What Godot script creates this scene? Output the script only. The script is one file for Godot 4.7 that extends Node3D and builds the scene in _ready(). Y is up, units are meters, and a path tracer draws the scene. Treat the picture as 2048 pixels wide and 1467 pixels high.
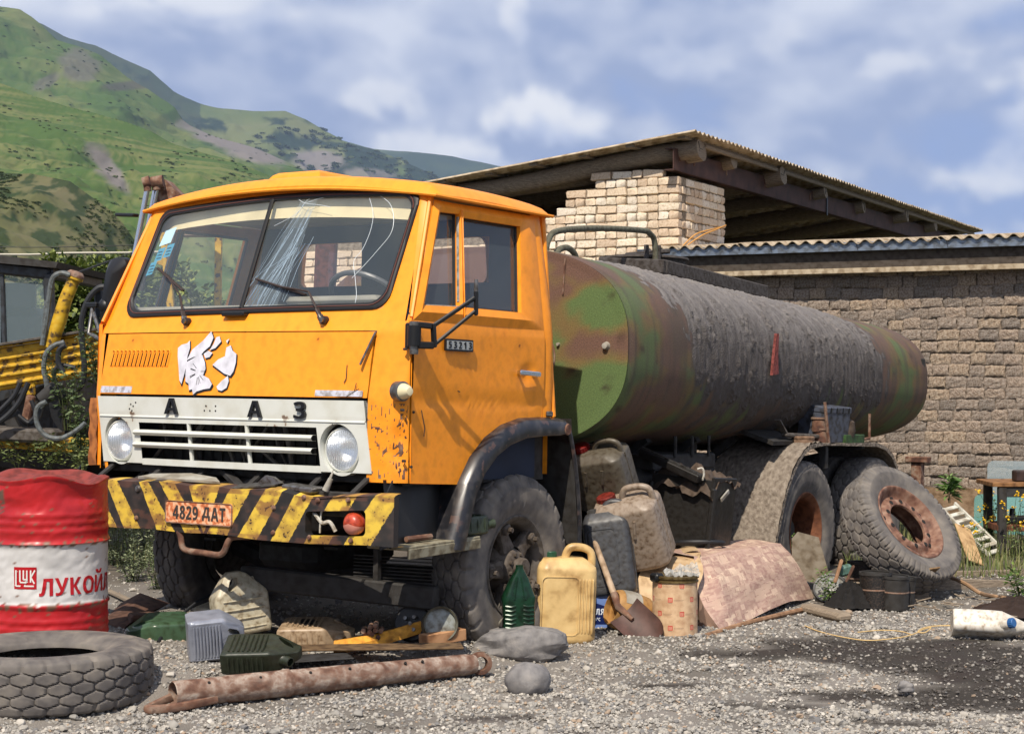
extends Node3D
# A yard in the mountains: an orange cab-over tanker truck with a mud-caked tank, surrounded by scrap, before a brick and adobe shed.

const EYE := 1.513          # camera height
const FOCAL := 3477.0       # focal length in pixels of a 2048 wide picture
var taken := {}
var mats := {}
var rng := RandomNumberGenerator.new()

# ---------------------------------------------------------------- mesh collector
class Geo:
	var v := PackedVector3Array()
	var c := PackedColorArray()
	var t := PackedVector2Array()
	var color := Color.WHITE
	var xf := Transform3D()
	var uvf = null      # position -> uv, for printed surfaces

	func tri(a: Vector3, b: Vector3, d: Vector3) -> void:   # counter-clockwise from outside
		a = xf * a; b = xf * b; d = xf * d
		v.append(a); v.append(d); v.append(b)
		c.append(color); c.append(color); c.append(color)
		if uvf != null:
			t.append(uvf.call(a)); t.append(uvf.call(d)); t.append(uvf.call(b))
		else:
			t.append(Vector2.ZERO); t.append(Vector2.ZERO); t.append(Vector2.ZERO)

	func quad(a: Vector3, b: Vector3, d: Vector3, e: Vector3) -> void:
		tri(a, b, d); tri(a, d, e)

	func trc(a: Vector3, b: Vector3, d: Vector3, ca: Color, cb: Color, cd: Color) -> void:
		tri(a, b, d)
		var n := c.size()
		c[n - 3] = ca; c[n - 2] = cd; c[n - 1] = cb

	# box with chamfered edges
	func box(ctr: Vector3, size: Vector3, bev := 0.0, bas := Basis.IDENTITY) -> Geo:
		var h := size * 0.5
		var b := minf(bev, minf(h.x, minf(h.y, h.z)) * 0.9)
		var ax := [Vector3(1, 0, 0), Vector3(0, 1, 0), Vector3(0, 0, 1)]
		if b <= 0.0:
			for i in 3:
				var n: Vector3 = ax[i]; var p: Vector3 = ax[(i + 1) % 3]; var q: Vector3 = ax[(i + 2) % 3]
				for s in [1.0, -1.0]:
					var o: Vector3 = n * h[i] * s
					var pp: Vector3 = p * h[(i + 1) % 3]; var qq: Vector3 = q * h[(i + 2) % 3] * s
					quad(ctr + bas * (o - pp - qq), ctr + bas * (o + pp - qq), ctr + bas * (o + pp + qq), ctr + bas * (o - pp + qq))
			return self
		var f := func(i: int, sx: float, sy: float, sz: float) -> Vector3:
			var s := Vector3(sx, sy, sz)
			var r := Vector3(h.x - b, h.y - b, h.z - b)
			r[i] = h[i]
			return ctr + bas * (r * s)
		for i in 3:
			var j := (i + 1) % 3; var k := (i + 2) % 3
			for s in [1.0, -1.0]:
				var w := []
				for e in [[-1, -1], [1, -1], [1, 1], [-1, 1]]:
					var sg := Vector3.ZERO
					sg[i] = s; sg[j] = e[0]; sg[k] = e[1] * s
					w.append(f.call(i, sg.x, sg.y, sg.z))
				quad(w[0], w[1], w[2], w[3])
			# edges along axis i
			for e in [[1, 1], [-1, 1], [-1, -1], [1, -1]]:
				var s0 := Vector3.ZERO; s0[j] = e[0]; s0[k] = e[1]; s0[i] = -1
				var s1 := s0; s1[i] = 1
				var a0: Vector3 = f.call(j, s0.x, s0.y, s0.z); var a1: Vector3 = f.call(j, s1.x, s1.y, s1.z)
				var b0: Vector3 = f.call(k, s0.x, s0.y, s0.z); var b1: Vector3 = f.call(k, s1.x, s1.y, s1.z)
				if e[0] * e[1] > 0: quad(a0, b0, b1, a1)
				else: quad(a0, a1, b1, b0)
		for sx in [1.0, -1.0]:
			for sy in [1.0, -1.0]:
				for sz in [1.0, -1.0]:
					var p0: Vector3 = f.call(0, sx, sy, sz); var p1: Vector3 = f.call(1, sx, sy, sz); var p2: Vector3 = f.call(2, sx, sy, sz)
					if sx * sy * sz > 0: tri(p0, p1, p2)
					else: tri(p0, p2, p1)
		return self

	func bar(a: Vector3, b: Vector3, w: float, h: float, bev := 0.0, up := Vector3.UP) -> Geo:   # box beam from a to b
		var z := (b - a).normalized()
		if absf(z.dot(up)) > 0.98: up = Vector3.RIGHT
		var x := up.cross(z).normalized()
		return box((a + b) * 0.5, Vector3(w, h, a.distance_to(b)), bev, Basis(x, z.cross(x), z))

	# swept round section; r a number or a list
	func tube(pts: Array, r: Variant, seg := 10, caps := true, sq := 1.0) -> Geo:
		var loops := []
		var n := pts.size()
		var side := Vector3.ZERO
		for i in n:
			var d: Vector3 = ((pts[mini(i + 1, n - 1)] as Vector3) - (pts[maxi(i - 1, 0)] as Vector3)).normalized()
			if side == Vector3.ZERO:
				side = d.cross(Vector3.UP if absf(d.y) < 0.9 else Vector3.RIGHT).normalized()
			side = (side - d * side.dot(d)).normalized()
			var up := side.cross(d)
			var rr: float = r[i] if r is Array else r
			var loop := PackedVector3Array()
			for k in seg:
				var a := TAU * k / seg
				loop.append((pts[i] as Vector3) + side * cos(a) * rr - up * sin(a) * rr * sq)
			loops.append(loop)
		loft(loops, true)
		if caps:
			fan(loops[0], true); fan(loops[n - 1], false)
		return self

	func cyl(a: Vector3, b: Vector3, r0: float, r1 := -1.0, seg := 16, caps := true) -> Geo:
		return tube([a, b], [r0, r0 if r1 < 0 else r1], seg, caps)

	func fan(loop: PackedVector3Array, flip := false) -> void:
		var m := Vector3.ZERO
		for p in loop: m += p
		m /= loop.size()
		for k in loop.size():
			var p := loop[k]; var q := loop[(k + 1) % loop.size()]
			if flip: tri(m, q, p)
			else: tri(m, p, q)

	# quads between following loops of equal length
	func loft(loops: Array, closed := true) -> Geo:
		for i in loops.size() - 1:
			var a: PackedVector3Array = loops[i]; var b: PackedVector3Array = loops[i + 1]
			var n := a.size()
			for k in (n if closed else n - 1):
				var k2 := (k + 1) % n
				quad(a[k], a[k2], b[k2], b[k])
		return self

	# turned shape: profile of (radius, height) round an axis
	func lathe(prof: Array, o := Vector3.ZERO, ax := Vector3.UP, seg := 24, a0 := 0.0, a1 := TAU) -> Geo:
		ax = ax.normalized()
		var s := ax.cross(Vector3.UP if absf(ax.y) < 0.9 else Vector3.RIGHT).normalized()
		var u := s.cross(ax)
		var loops := []
		var full := a1 - a0 > TAU - 0.001
		for p in prof:
			var loop := PackedVector3Array()
			for k in (seg if full else seg + 1):
				var a := a0 + (a1 - a0) * k / seg
				loop.append(o + ax * p[1] + (s * cos(a) - u * sin(a)) * p[0])
			loops.append(loop)
		return loft(loops, full)

	# flat outline given in a plane (o, U, V), pushed along W
	func prism(poly: PackedVector2Array, o: Vector3, U: Vector3, V: Vector3, W: Vector3, back := true) -> Geo:
		var idx := Geometry2D.triangulate_polygon(poly)
		var area := 0.0
		for i in poly.size():
			area += poly[i].cross(poly[(i + 1) % poly.size()])
		var ccw := area > 0
		if U.cross(V).dot(W) < 0: ccw = not ccw
		var at := func(p: Vector2) -> Vector3: return o + U * p.x + V * p.y
		for i in range(0, idx.size(), 3):
			var a: Vector3 = at.call(poly[idx[i]]); var b: Vector3 = at.call(poly[idx[i + 1]]); var d: Vector3 = at.call(poly[idx[i + 2]])
			if (b - a).cross(d - a).dot(W) < 0:
				var e := b; b = d; d = e
			tri(a + W, b + W, d + W)
			if back: tri(a, d, b)
		if W.length() > 0.0:
			for i in poly.size():
				var a: Vector3 = at.call(poly[i]); var b: Vector3 = at.call(poly[(i + 1) % poly.size()])
				if ccw: quad(a, b, b + W, a + W)
				else: quad(b, a, a + W, b + W)
		return self

	func grid(nu: int, nv: int, f: Callable, cf = null) -> Geo:   # f(u, v) with u, v in 0..1
		var p := PackedVector3Array(); var q := PackedColorArray()
		for j in nv + 1:
			for i in nu + 1:
				p.append(f.call(float(i) / nu, float(j) / nv))
				if cf != null: q.append(cf.call(p[p.size() - 1], float(i) / nu, float(j) / nv))
		for j in nv:
			for i in nu:
				var a := j * (nu + 1) + i
				var b := a + 1; var d := a + nu + 2; var e := a + nu + 1
				if cf != null:
					trc(p[a], p[b], p[d], q[a], q[b], q[d]); trc(p[a], p[d], p[e], q[a], q[d], q[e])
				else:
					quad(p[a], p[b], p[d], p[e])
		return self

	func add(m: Mesh, x: Transform3D) -> Geo:   # triangles of another mesh
		for s in m.get_surface_count():
			var ar := m.surface_get_arrays(s)
			var vv: PackedVector3Array = ar[Mesh.ARRAY_VERTEX]
			var ix: PackedInt32Array = ar[Mesh.ARRAY_INDEX] if ar[Mesh.ARRAY_INDEX] != null else PackedInt32Array(range(vv.size()))
			for i in range(0, ix.size(), 3):
				tri(x * vv[ix[i]], x * vv[ix[i + 2]], x * vv[ix[i + 1]])
		return self

	func warp(f: Callable) -> Geo:
		for i in v.size(): v[i] = f.call(v[i])
		return self

	func mesh(crease := 42.0) -> ArrayMesh:
		var nf := v.size() / 3
		var fn := PackedVector3Array(); fn.resize(nf)
		var un := PackedVector3Array(); un.resize(nf)
		var at := {}
		var nr := PackedVector3Array(); nr.resize(v.size())
		for f in nf:
			var n := (v[f * 3 + 2] - v[f * 3]).cross(v[f * 3 + 1] - v[f * 3])
			fn[f] = n; un[f] = n.normalized()
		if crease > 0.0:
			var key := PackedInt64Array(); key.resize(v.size())
			for i in v.size():
				var p := v[i]
				var k := (int(roundf(p.x * 4000.0)) * 73856093) ^ (int(roundf(p.y * 4000.0)) * 19349663) ^ (int(roundf(p.z * 4000.0)) * 83492791)
				key[i] = k
				if at.has(k): at[k].append(i / 3)
				else: at[k] = [i / 3]
			var cs := cos(deg_to_rad(crease))
			for i in v.size():
				var me := un[i / 3]
				var s := Vector3.ZERO
				for g in at[key[i]]:
					if un[g].dot(me) > cs: s += fn[g]
				nr[i] = s.normalized() if s.length_squared() > 0.0 else me
		else:
			for i in v.size(): nr[i] = un[i / 3]
		for i in nr.size():
			if nr[i].length_squared() < 0.5: nr[i] = Vector3.UP
		var ar := []
		ar.resize(Mesh.ARRAY_MAX)
		ar[Mesh.ARRAY_VERTEX] = v; ar[Mesh.ARRAY_NORMAL] = nr; ar[Mesh.ARRAY_COLOR] = c; ar[Mesh.ARRAY_TEX_UV] = t
		var m := ArrayMesh.new()
		m.add_surface_from_arrays(Mesh.PRIMITIVE_TRIANGLES, ar)
		return m

# ---------------------------------------------------------------- naming and placing
func numbered(n: String) -> String:
	var k: int = taken.get(n, 0)
	taken[n] = k + 1
	return n if k == 0 else "%s_%03d" % [n, k]

func thing(called: String, label: String, category: String, at := Vector3.ZERO, bas := Basis.IDENTITY, group := "") -> Node3D:
	var o := Node3D.new()
	o.name = numbered(called); add_child(o)
	o.transform = Transform3D(bas, at)
	return tag(o, label, category, group)

func tag(o: Node3D, label: String, category := "", group := "", kind := "") -> Node3D:
	if label: o.set_meta("label", label)
	if category: o.set_meta("category", category)
	if group: o.set_meta("group", group)
	if kind: o.set_meta("kind", kind)
	return o

func part(called: String, g: Variant, m: Material, parent: Node, crease := 42.0, at := Transform3D()) -> MeshInstance3D:
	var o := MeshInstance3D.new()
	o.mesh = g.mesh(crease) if g is Geo else g
	o.material_override = m
	o.transform = at
	if parent == self:
		o.name = numbered(called); add_child(o)
	else:
		var n := called; var k := 0
		while parent.has_node(NodePath(n)):
			k += 1; n = "%s_%03d" % [called, k]
		o.name = n; parent.add_child(o)
	return o

func piece(called: String, k: int, m: Mesh, mat: Material, parent: Node, x: Transform3D) -> MeshInstance3D:   # a brick or block: the number is known
	var o := MeshInstance3D.new()
	o.mesh = m; o.material_override = mat; o.transform = x
	o.name = called if k == 0 else "%s_%03d" % [called, k]
	parent.add_child(o)
	return o

func stuff(called: String, m: Mesh, mat: Material, xs: Array, cols: Array, parent: Node = self) -> MultiMeshInstance3D:
	var mm := MultiMesh.new()
	mm.transform_format = MultiMesh.TRANSFORM_3D
	mm.use_colors = cols.size() > 0
	mm.mesh = m
	mm.instance_count = xs.size()
	for i in xs.size():
		mm.set_instance_transform(i, xs[i])
		if cols.size() > 0: mm.set_instance_color(i, cols[i])
	var o := MultiMeshInstance3D.new()
	o.multimesh = mm; o.material_override = mat
	o.name = numbered(called) if parent == self else called
	parent.add_child(o)
	o.set_meta("kind", "stuff")
	return o

# a point at a distance in metres before the camera, by the column and row at which the photograph shows it
func P(u: float, v: float, d: float) -> Vector3:
	return Vector3((u - 1024.0) / FOCAL * d, EYE - (v - 740.7) / FOCAL * d, -d)

func G(u: float, v: float, y := 0.0) -> Vector3:   # the same on level ground
	return P(u, v, (EYE - y) * FOCAL / (v - 740.7))

func facing(deg: float, tilt := 0.0, roll := 0.0) -> Basis:
	return Basis(Vector3.UP, deg_to_rad(deg)) * Basis(Vector3.RIGHT, deg_to_rad(tilt)) * Basis(Vector3.BACK, deg_to_rad(roll))

func rr(w: float, h: float, r: float, n := 4) -> PackedVector2Array:   # rounded rectangle about the origin
	var o := PackedVector2Array()
	for q in 4:
		var cx := (w / 2 - r) * (1 if q == 0 or q == 3 else -1); var cy := (h / 2 - r) * (1 if q < 2 else -1)
		for k in n + 1:
			var a := PI / 2 * (q + float(k) / n)
			o.append(Vector2(cx + cos(a) * r, cy + sin(a) * r))
	return o

func lift(p: PackedVector2Array, f: Callable) -> PackedVector3Array:
	var o := PackedVector3Array()
	for q in p: o.append(f.call(q))
	return o

func spline(pts: Array, n := 8) -> Array:   # smooth path through points
	var cv := Curve3D.new()
	for i in pts.size():
		var d: Vector3 = ((pts[mini(i + 1, pts.size() - 1)] as Vector3) - (pts[maxi(i - 1, 0)] as Vector3)) / 6.0
		cv.add_point(pts[i], -d, d)
	var o := []
	for i in (pts.size() - 1) * n + 1:
		o.append(cv.samplef(float(i) / n))
	return o

# ---------------------------------------------------------------- materials
func noise(sd: int, freq: float, oct := 4, kind := FastNoiseLite.TYPE_SIMPLEX_SMOOTH) -> FastNoiseLite:
	var n := FastNoiseLite.new()
	n.seed = sd; n.frequency = freq; n.fractal_octaves = oct; n.noise_type = kind
	return n

func ramp_tex(sd: int, freq: float, stops: Array, size := 512, oct := 5, kind := FastNoiseLite.TYPE_SIMPLEX_SMOOTH, bump := 0.0) -> NoiseTexture2D:
	var t := NoiseTexture2D.new()
	t.width = size; t.height = size; t.seamless = true; t.normalize = true
	t.noise = noise(sd, freq, oct, kind)
	if stops.size() > 0:
		var g := Gradient.new()
		g.offsets = PackedFloat32Array(stops.map(func(s): return s[0]))
		g.colors = PackedColorArray(stops.map(func(s): return s[1]))
		t.color_ramp = g
	return t

var shared := {}
func tex(n: String) -> Texture2D:   # greyish patterns that many materials share
	if shared.has(n): return shared[n]
	var g := func(x: float) -> Color: return Color(x, x, x)
	var t: Texture2D
	match n:
		"soft": t = ramp_tex(11, 0.006, [[0.0, g.call(0.80)], [0.5, g.call(0.93)], [1.0, g.call(1.0)]])
		"dirt": t = ramp_tex(12, 0.012, [[0.0, Color(0.52, 0.47, 0.42)], [0.38, Color(0.82, 0.79, 0.75)], [0.6, g.call(0.97)], [1.0, g.call(1.0)]], 512, 6)
		"fine": t = ramp_tex(13, 0.08, [[0.0, g.call(0.72)], [1.0, g.call(1.0)]], 512, 4)
		"spots": t = ramp_tex(14, 0.05, [[0.0, Color(0.36, 0.24, 0.17)], [0.17, Color(0.5, 0.38, 0.3)], [0.24, g.call(0.95)], [1.0, g.call(1.0)]], 512, 5)
		"bump": t = ramp_tex(15, 0.05, [], 512, 5)
		"lumps": t = ramp_tex(16, 0.035, [], 512, 4, FastNoiseLite.TYPE_CELLULAR)
		"waves": t = ramp_tex(17, 0.008, [], 512, 2)
	shared[n] = t
	return t

func M(n: String, col := Color.WHITE, rough := 0.7, o := {}) -> StandardMaterial3D:
	if mats.has(n): return mats[n]
	if col == Color.WHITE and o.is_empty(): print("no such material yet: ", n)
	var m := StandardMaterial3D.new()
	m.resource_name = n
	m.albedo_color = col; m.roughness = rough
	m.metallic = o.get("metal", 0.0)
	m.metallic_specular = o.get("spec", 0.5)
	if o.has("tex"): m.albedo_texture = tex(o.tex) if o.tex is String else o.tex
	if o.get("tri", true) and (o.has("tex") or o.has("bump")):
		m.uv1_triplanar = true
		var s: float = o.get("scale", 1.0)
		m.uv1_scale = Vector3(s, s, s) if not o.has("scale3") else o.scale3
		m.uv1_offset = Vector3(randf(), randf(), randf())
	if o.has("bump"):
		m.heightmap_enabled = true
		m.heightmap_texture = tex(o.bump) if o.bump is String else o.bump
		m.heightmap_scale = o.get("bs", 0.3) * 0.4
	if o.get("vc", false): m.vertex_color_use_as_albedo = true
	if o.has("coat"):
		m.clearcoat_enabled = true; m.clearcoat = o.coat; m.clearcoat_roughness = o.get("cr", 0.15)
	if o.has("rtex"): 
		m.roughness_texture = tex(o.rtex); m.roughness_texture_channel = BaseMaterial3D.TEXTURE_CHANNEL_RED
	if o.has("back"):
		m.backlight_enabled = true; m.backlight = o.back
	if o.has("alpha"):
		m.transparency = BaseMaterial3D.TRANSPARENCY_ALPHA; m.albedo_color.a = o.alpha
	if o.get("both", false): m.cull_mode = BaseMaterial3D.CULL_DISABLED
	mats[n] = m
	return m

func lettering(s: String, size: float, depth: float, bold := false, font := "Droid Sans") -> TextMesh:
	var t := TextMesh.new()
	t.text = s
	var f := SystemFont.new()
	f.font_names = PackedStringArray([font])
	if bold: f.font_weight = 700
	t.font = f
	t.font_size = 96
	t.pixel_size = size / 96.0
	t.depth = depth
	t.curve_step = 1.5
	return t

func _ready() -> void:
	rng.seed = 4711
	seed(4711)
	camera_and_light()
	hills()
	ground()
	truck()
	big_roof_building()
	brick_wall()
	adobe_shed()
	yellow_excavator()
	greenery()
	yard_left()
	yard_middle()
	yard_right()

func camera_and_light() -> void:
	var cam := Camera3D.new()
	cam.name = "camera"
	cam.position = Vector3(0, EYE, 0)
	cam.rotation.x = deg_to_rad(0.119)
	cam.fov = rad_to_deg(2.0 * atan(733.5 / FOCAL))
	cam.near = 0.1; cam.far = 9000.0
	add_child(cam)
	var sun := DirectionalLight3D.new()
	sun.name = "sun"
	sun.light_energy = 1.6
	sun.light_color = Color(1.0, 0.955, 0.89)
	sun.light_angular_distance = 0.5
	sun.shadow_enabled = true
	add_child(sun)
	sun.look_at_from_position(Vector3.ZERO, -Vector3(-0.279, 1.322, 0.977), Vector3.UP)
	var env := Environment.new()
	env.background_mode = Environment.BG_SKY
	env.tonemap_mode = Environment.TONE_MAPPER_LINEAR
	env.tonemap_exposure = 1.14
	env.sdfgi_enabled = true; env.ssao_enabled = true; env.ssil_enabled = true
	env.fog_enabled = true
	env.fog_density = 0.00008
	env.fog_light_color = Color(0.68, 0.77, 0.92)
	var sky := Sky.new()
	var pm := PanoramaSkyMaterial.new()
	pm.panorama = cloudy_sky()
	sky.sky_material = pm
	env.sky = sky
	var we := WorldEnvironment.new()
	we.name = "air"; we.environment = env
	add_child(we)

# air and clouds in every direction: blue air, a veil of grey-violet stratus, brighter cumulus heads
func cloudy_sky() -> ImageTexture:
	var w := 2560; var h := 1280
	var n1 := noise(5, 4.6, 6); var n2 := noise(6, 13.0, 7); var n3 := noise(9, 2.6, 4)
	var data := PackedByteArray()
	data.resize(w * h * 6)
	# heads of cumulus: azimuth, height in degrees, half width, half height, brightness
	var towers := [[1.3, 8.0, 2.2, 2.1, 1.0], [0.4, 6.3, 2.6, 1.4, 0.9], [16.8, 6.6, 3.0, 3.6, 0.85], [13.0, 4.6, 4.0, 1.7, 0.75], [6.0, 6.6, 2.4, 0.9, 0.6], [-9.5, 11.6, 4.0, 1.1, 0.5], [-4.6, 8.9, 1.6, 0.6, 0.6], [-3.2, 6.9, 2.4, 0.7, 0.7], [5.4, 10.0, 1.7, 0.9, 0.4], [8.6, 10.4, 0.9, 0.7, 0.4],
		[0.2, 11.2, 0.6, 1.8, 0.5], [12.2, 9.8, 1.1, 0.5, 0.55], [29.0, 8.0, 7.0, 4.0, 0.8], [44.0, 12.0, 8.0, 5.0, 0.7], [-30.0, 14.0, 9.0, 5.0, 0.7], [-48.0, 9.0, 8.0, 5.0, 0.7]]
	var toward := Vector3(-0.28, 0.55, 0.0).normalized() * 0.045
	for y in h:
		var el := PI * (0.5 - (y + 0.5) / h)
		if el < -0.02:
			break
		var ce := cos(el); var se := sin(el)
		var eld := rad_to_deg(el)
		var step := 1 if eld < 30.0 else 2
		for x in range(0, w, step):
			var az := wrapf(TAU * (x + 0.5) / w, -PI, PI)     # 0 is where the camera looks
			var d := Vector3(sin(az) * ce, se * 1.5, -cos(az) * ce)
			var azd := rad_to_deg(az)
			var e := n3.get_noise_3dv(d) * 0.5
			var wd := d + Vector3(e, e * 0.5, -e) * 0.12
			var a := n1.get_noise_3dv(wd)
			var b := n2.get_noise_3dv(wd)
			var thick := a * 0.7 + b * 0.42
			var shade := thick - (n1.get_noise_3dv(wd + toward) * 0.7 + n2.get_noise_3dv(wd + toward * 0.6) * 0.42)
			var air := Color(0.235, 0.365, 0.68).lerp(Color(0.16, 0.265, 0.58), clampf(eld / 60.0, 0, 1))
			air = air.lerp(Color(0.36, 0.50, 0.80), exp(-eld / 4.0) * 0.6)
			var left := smoothstep(10.0, -8.0, azd) if absf(azd) < 60 else 0.5
			var veil := clampf(0.42 + smoothstep(-0.45, 0.15, thick + e * 0.5 + 0.40 * left) * 0.75, 0.0, 0.97)
			var grey := Color(0.315, 0.385, 0.575).lerp(Color(0.66, 0.70, 0.80), clampf(0.27 + shade * 1.25 + e * 0.6 + b * 0.35 + left * 0.30 - (0.30 * exp(-pow((eld - 8.2) / 1.6, 2) - pow((azd + 5.0) / 5.0, 2))), 0, 1))
			var c := air.lerp(grey, veil)
			var lit := 0.0
			if absf(azd) < 62.0 and eld < 24.0:
				for tw in towers:
					var dx: float = (azd - tw[0]) / tw[2]; var dy: float = (eld - tw[1]) / tw[3]
					var q := 0.85 - sqrt(dx * dx + dy * dy) + b * 1.5 + a * 0.6
					lit = maxf(lit, smoothstep(-0.1, 0.6, q) * tw[4])
			else:
				lit = smoothstep(0.05, 0.3, thick) * 0.7
			c = c.lerp(Color(0.52, 0.585, 0.75).lerp(Color(0.84, 0.85, 0.88), clampf(0.66 + shade * 2.4 + b * 0.5, 0, 1)), lit)
			for k2 in step:
				var k := (y * w + x + k2) * 6
				data.encode_half(k, c.r); data.encode_half(k + 2, c.g); data.encode_half(k + 4, c.b)
	# below the horizon: the light that the land sends back
	for y in range(h / 2 + 6, h):
		for x in w:
			var k := (y * w + x) * 6
			data.encode_half(k, 0.22); data.encode_half(k + 2, 0.22); data.encode_half(k + 4, 0.21)
	return ImageTexture.create_from_image(Image.create_from_data(w, h, false, Image.FORMAT_RGBH, data))

# ---------------------------------------------------------------- land
func ridge(line: Array, u: float) -> float:
	if u <= line[0][0]: return line[0][1] + (line[0][0] - u) * 0.35
	for i in line.size() - 1:
		if u <= line[i + 1][0]:
			var t: float = (u - line[i][0]) / (line[i + 1][0] - line[i][0])
			return lerpf(line[i][1], line[i + 1][1], t)
	return line[-1][1] + (u - line[-1][0]) * 0.4

# a mountain flank: crest line (as seen in the photograph) at one distance, foot at another, ribs and gullies between
func flank(called: String, label: String, line: Array, u0: float, u1: float, far: float, near: float, foot: float, rough: float, colour: Callable, nu: int, nv: int, sd: int, curve := 1.0) -> MeshInstance3D:
	var n := noise(sd, 6.0 / far, 5)
	n.fractal_type = FastNoiseLite.FRACTAL_RIDGED
	var n2 := noise(sd + 1, 30.0 / far, 4)
	var f := func(a: float, b: float) -> Vector3:
		var u := lerpf(u0, u1, a)
		var top := EYE - (ridge(line, u) - 740.7) / FOCAL * far
		var x := (u - 1024.0) / FOCAL * far
		var z := -lerpf(far, near, b)
		var y := lerpf(top, foot, pow(b, curve))
		var k := sin(clampf(b * 1.02, 0, 1) * PI)
		var r := n.get_noise_2d(x, z * 0.6)
		y += (r * 0.5 + 0.1) * rough * k + n2.get_noise_2d(x, z) * rough * 0.16 * (k + 0.12)
		x += n2.get_noise_2d(z + 900.0, x) * rough * 0.2 * k
		return Vector3(x, y, z)
	# a behind slope so that the crest is a solid one
	var g := Geo.new()
	g.grid(nu, nv, f, colour)
	g.grid(nu / 4, 2, func(a: float, b: float) -> Vector3:
		var p: Vector3 = f.call(1.0 - a, 0.0)
		return p + Vector3(0, -(p.y - foot) * b, -far * 0.3 * b), colour)
	var o := part(called, g, M("hillside", Color.WHITE, 0.95, {"vc": true, "spec": 0.2}), self, 80.0)
	tag(o, label, "", "", "structure")
	return o

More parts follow.
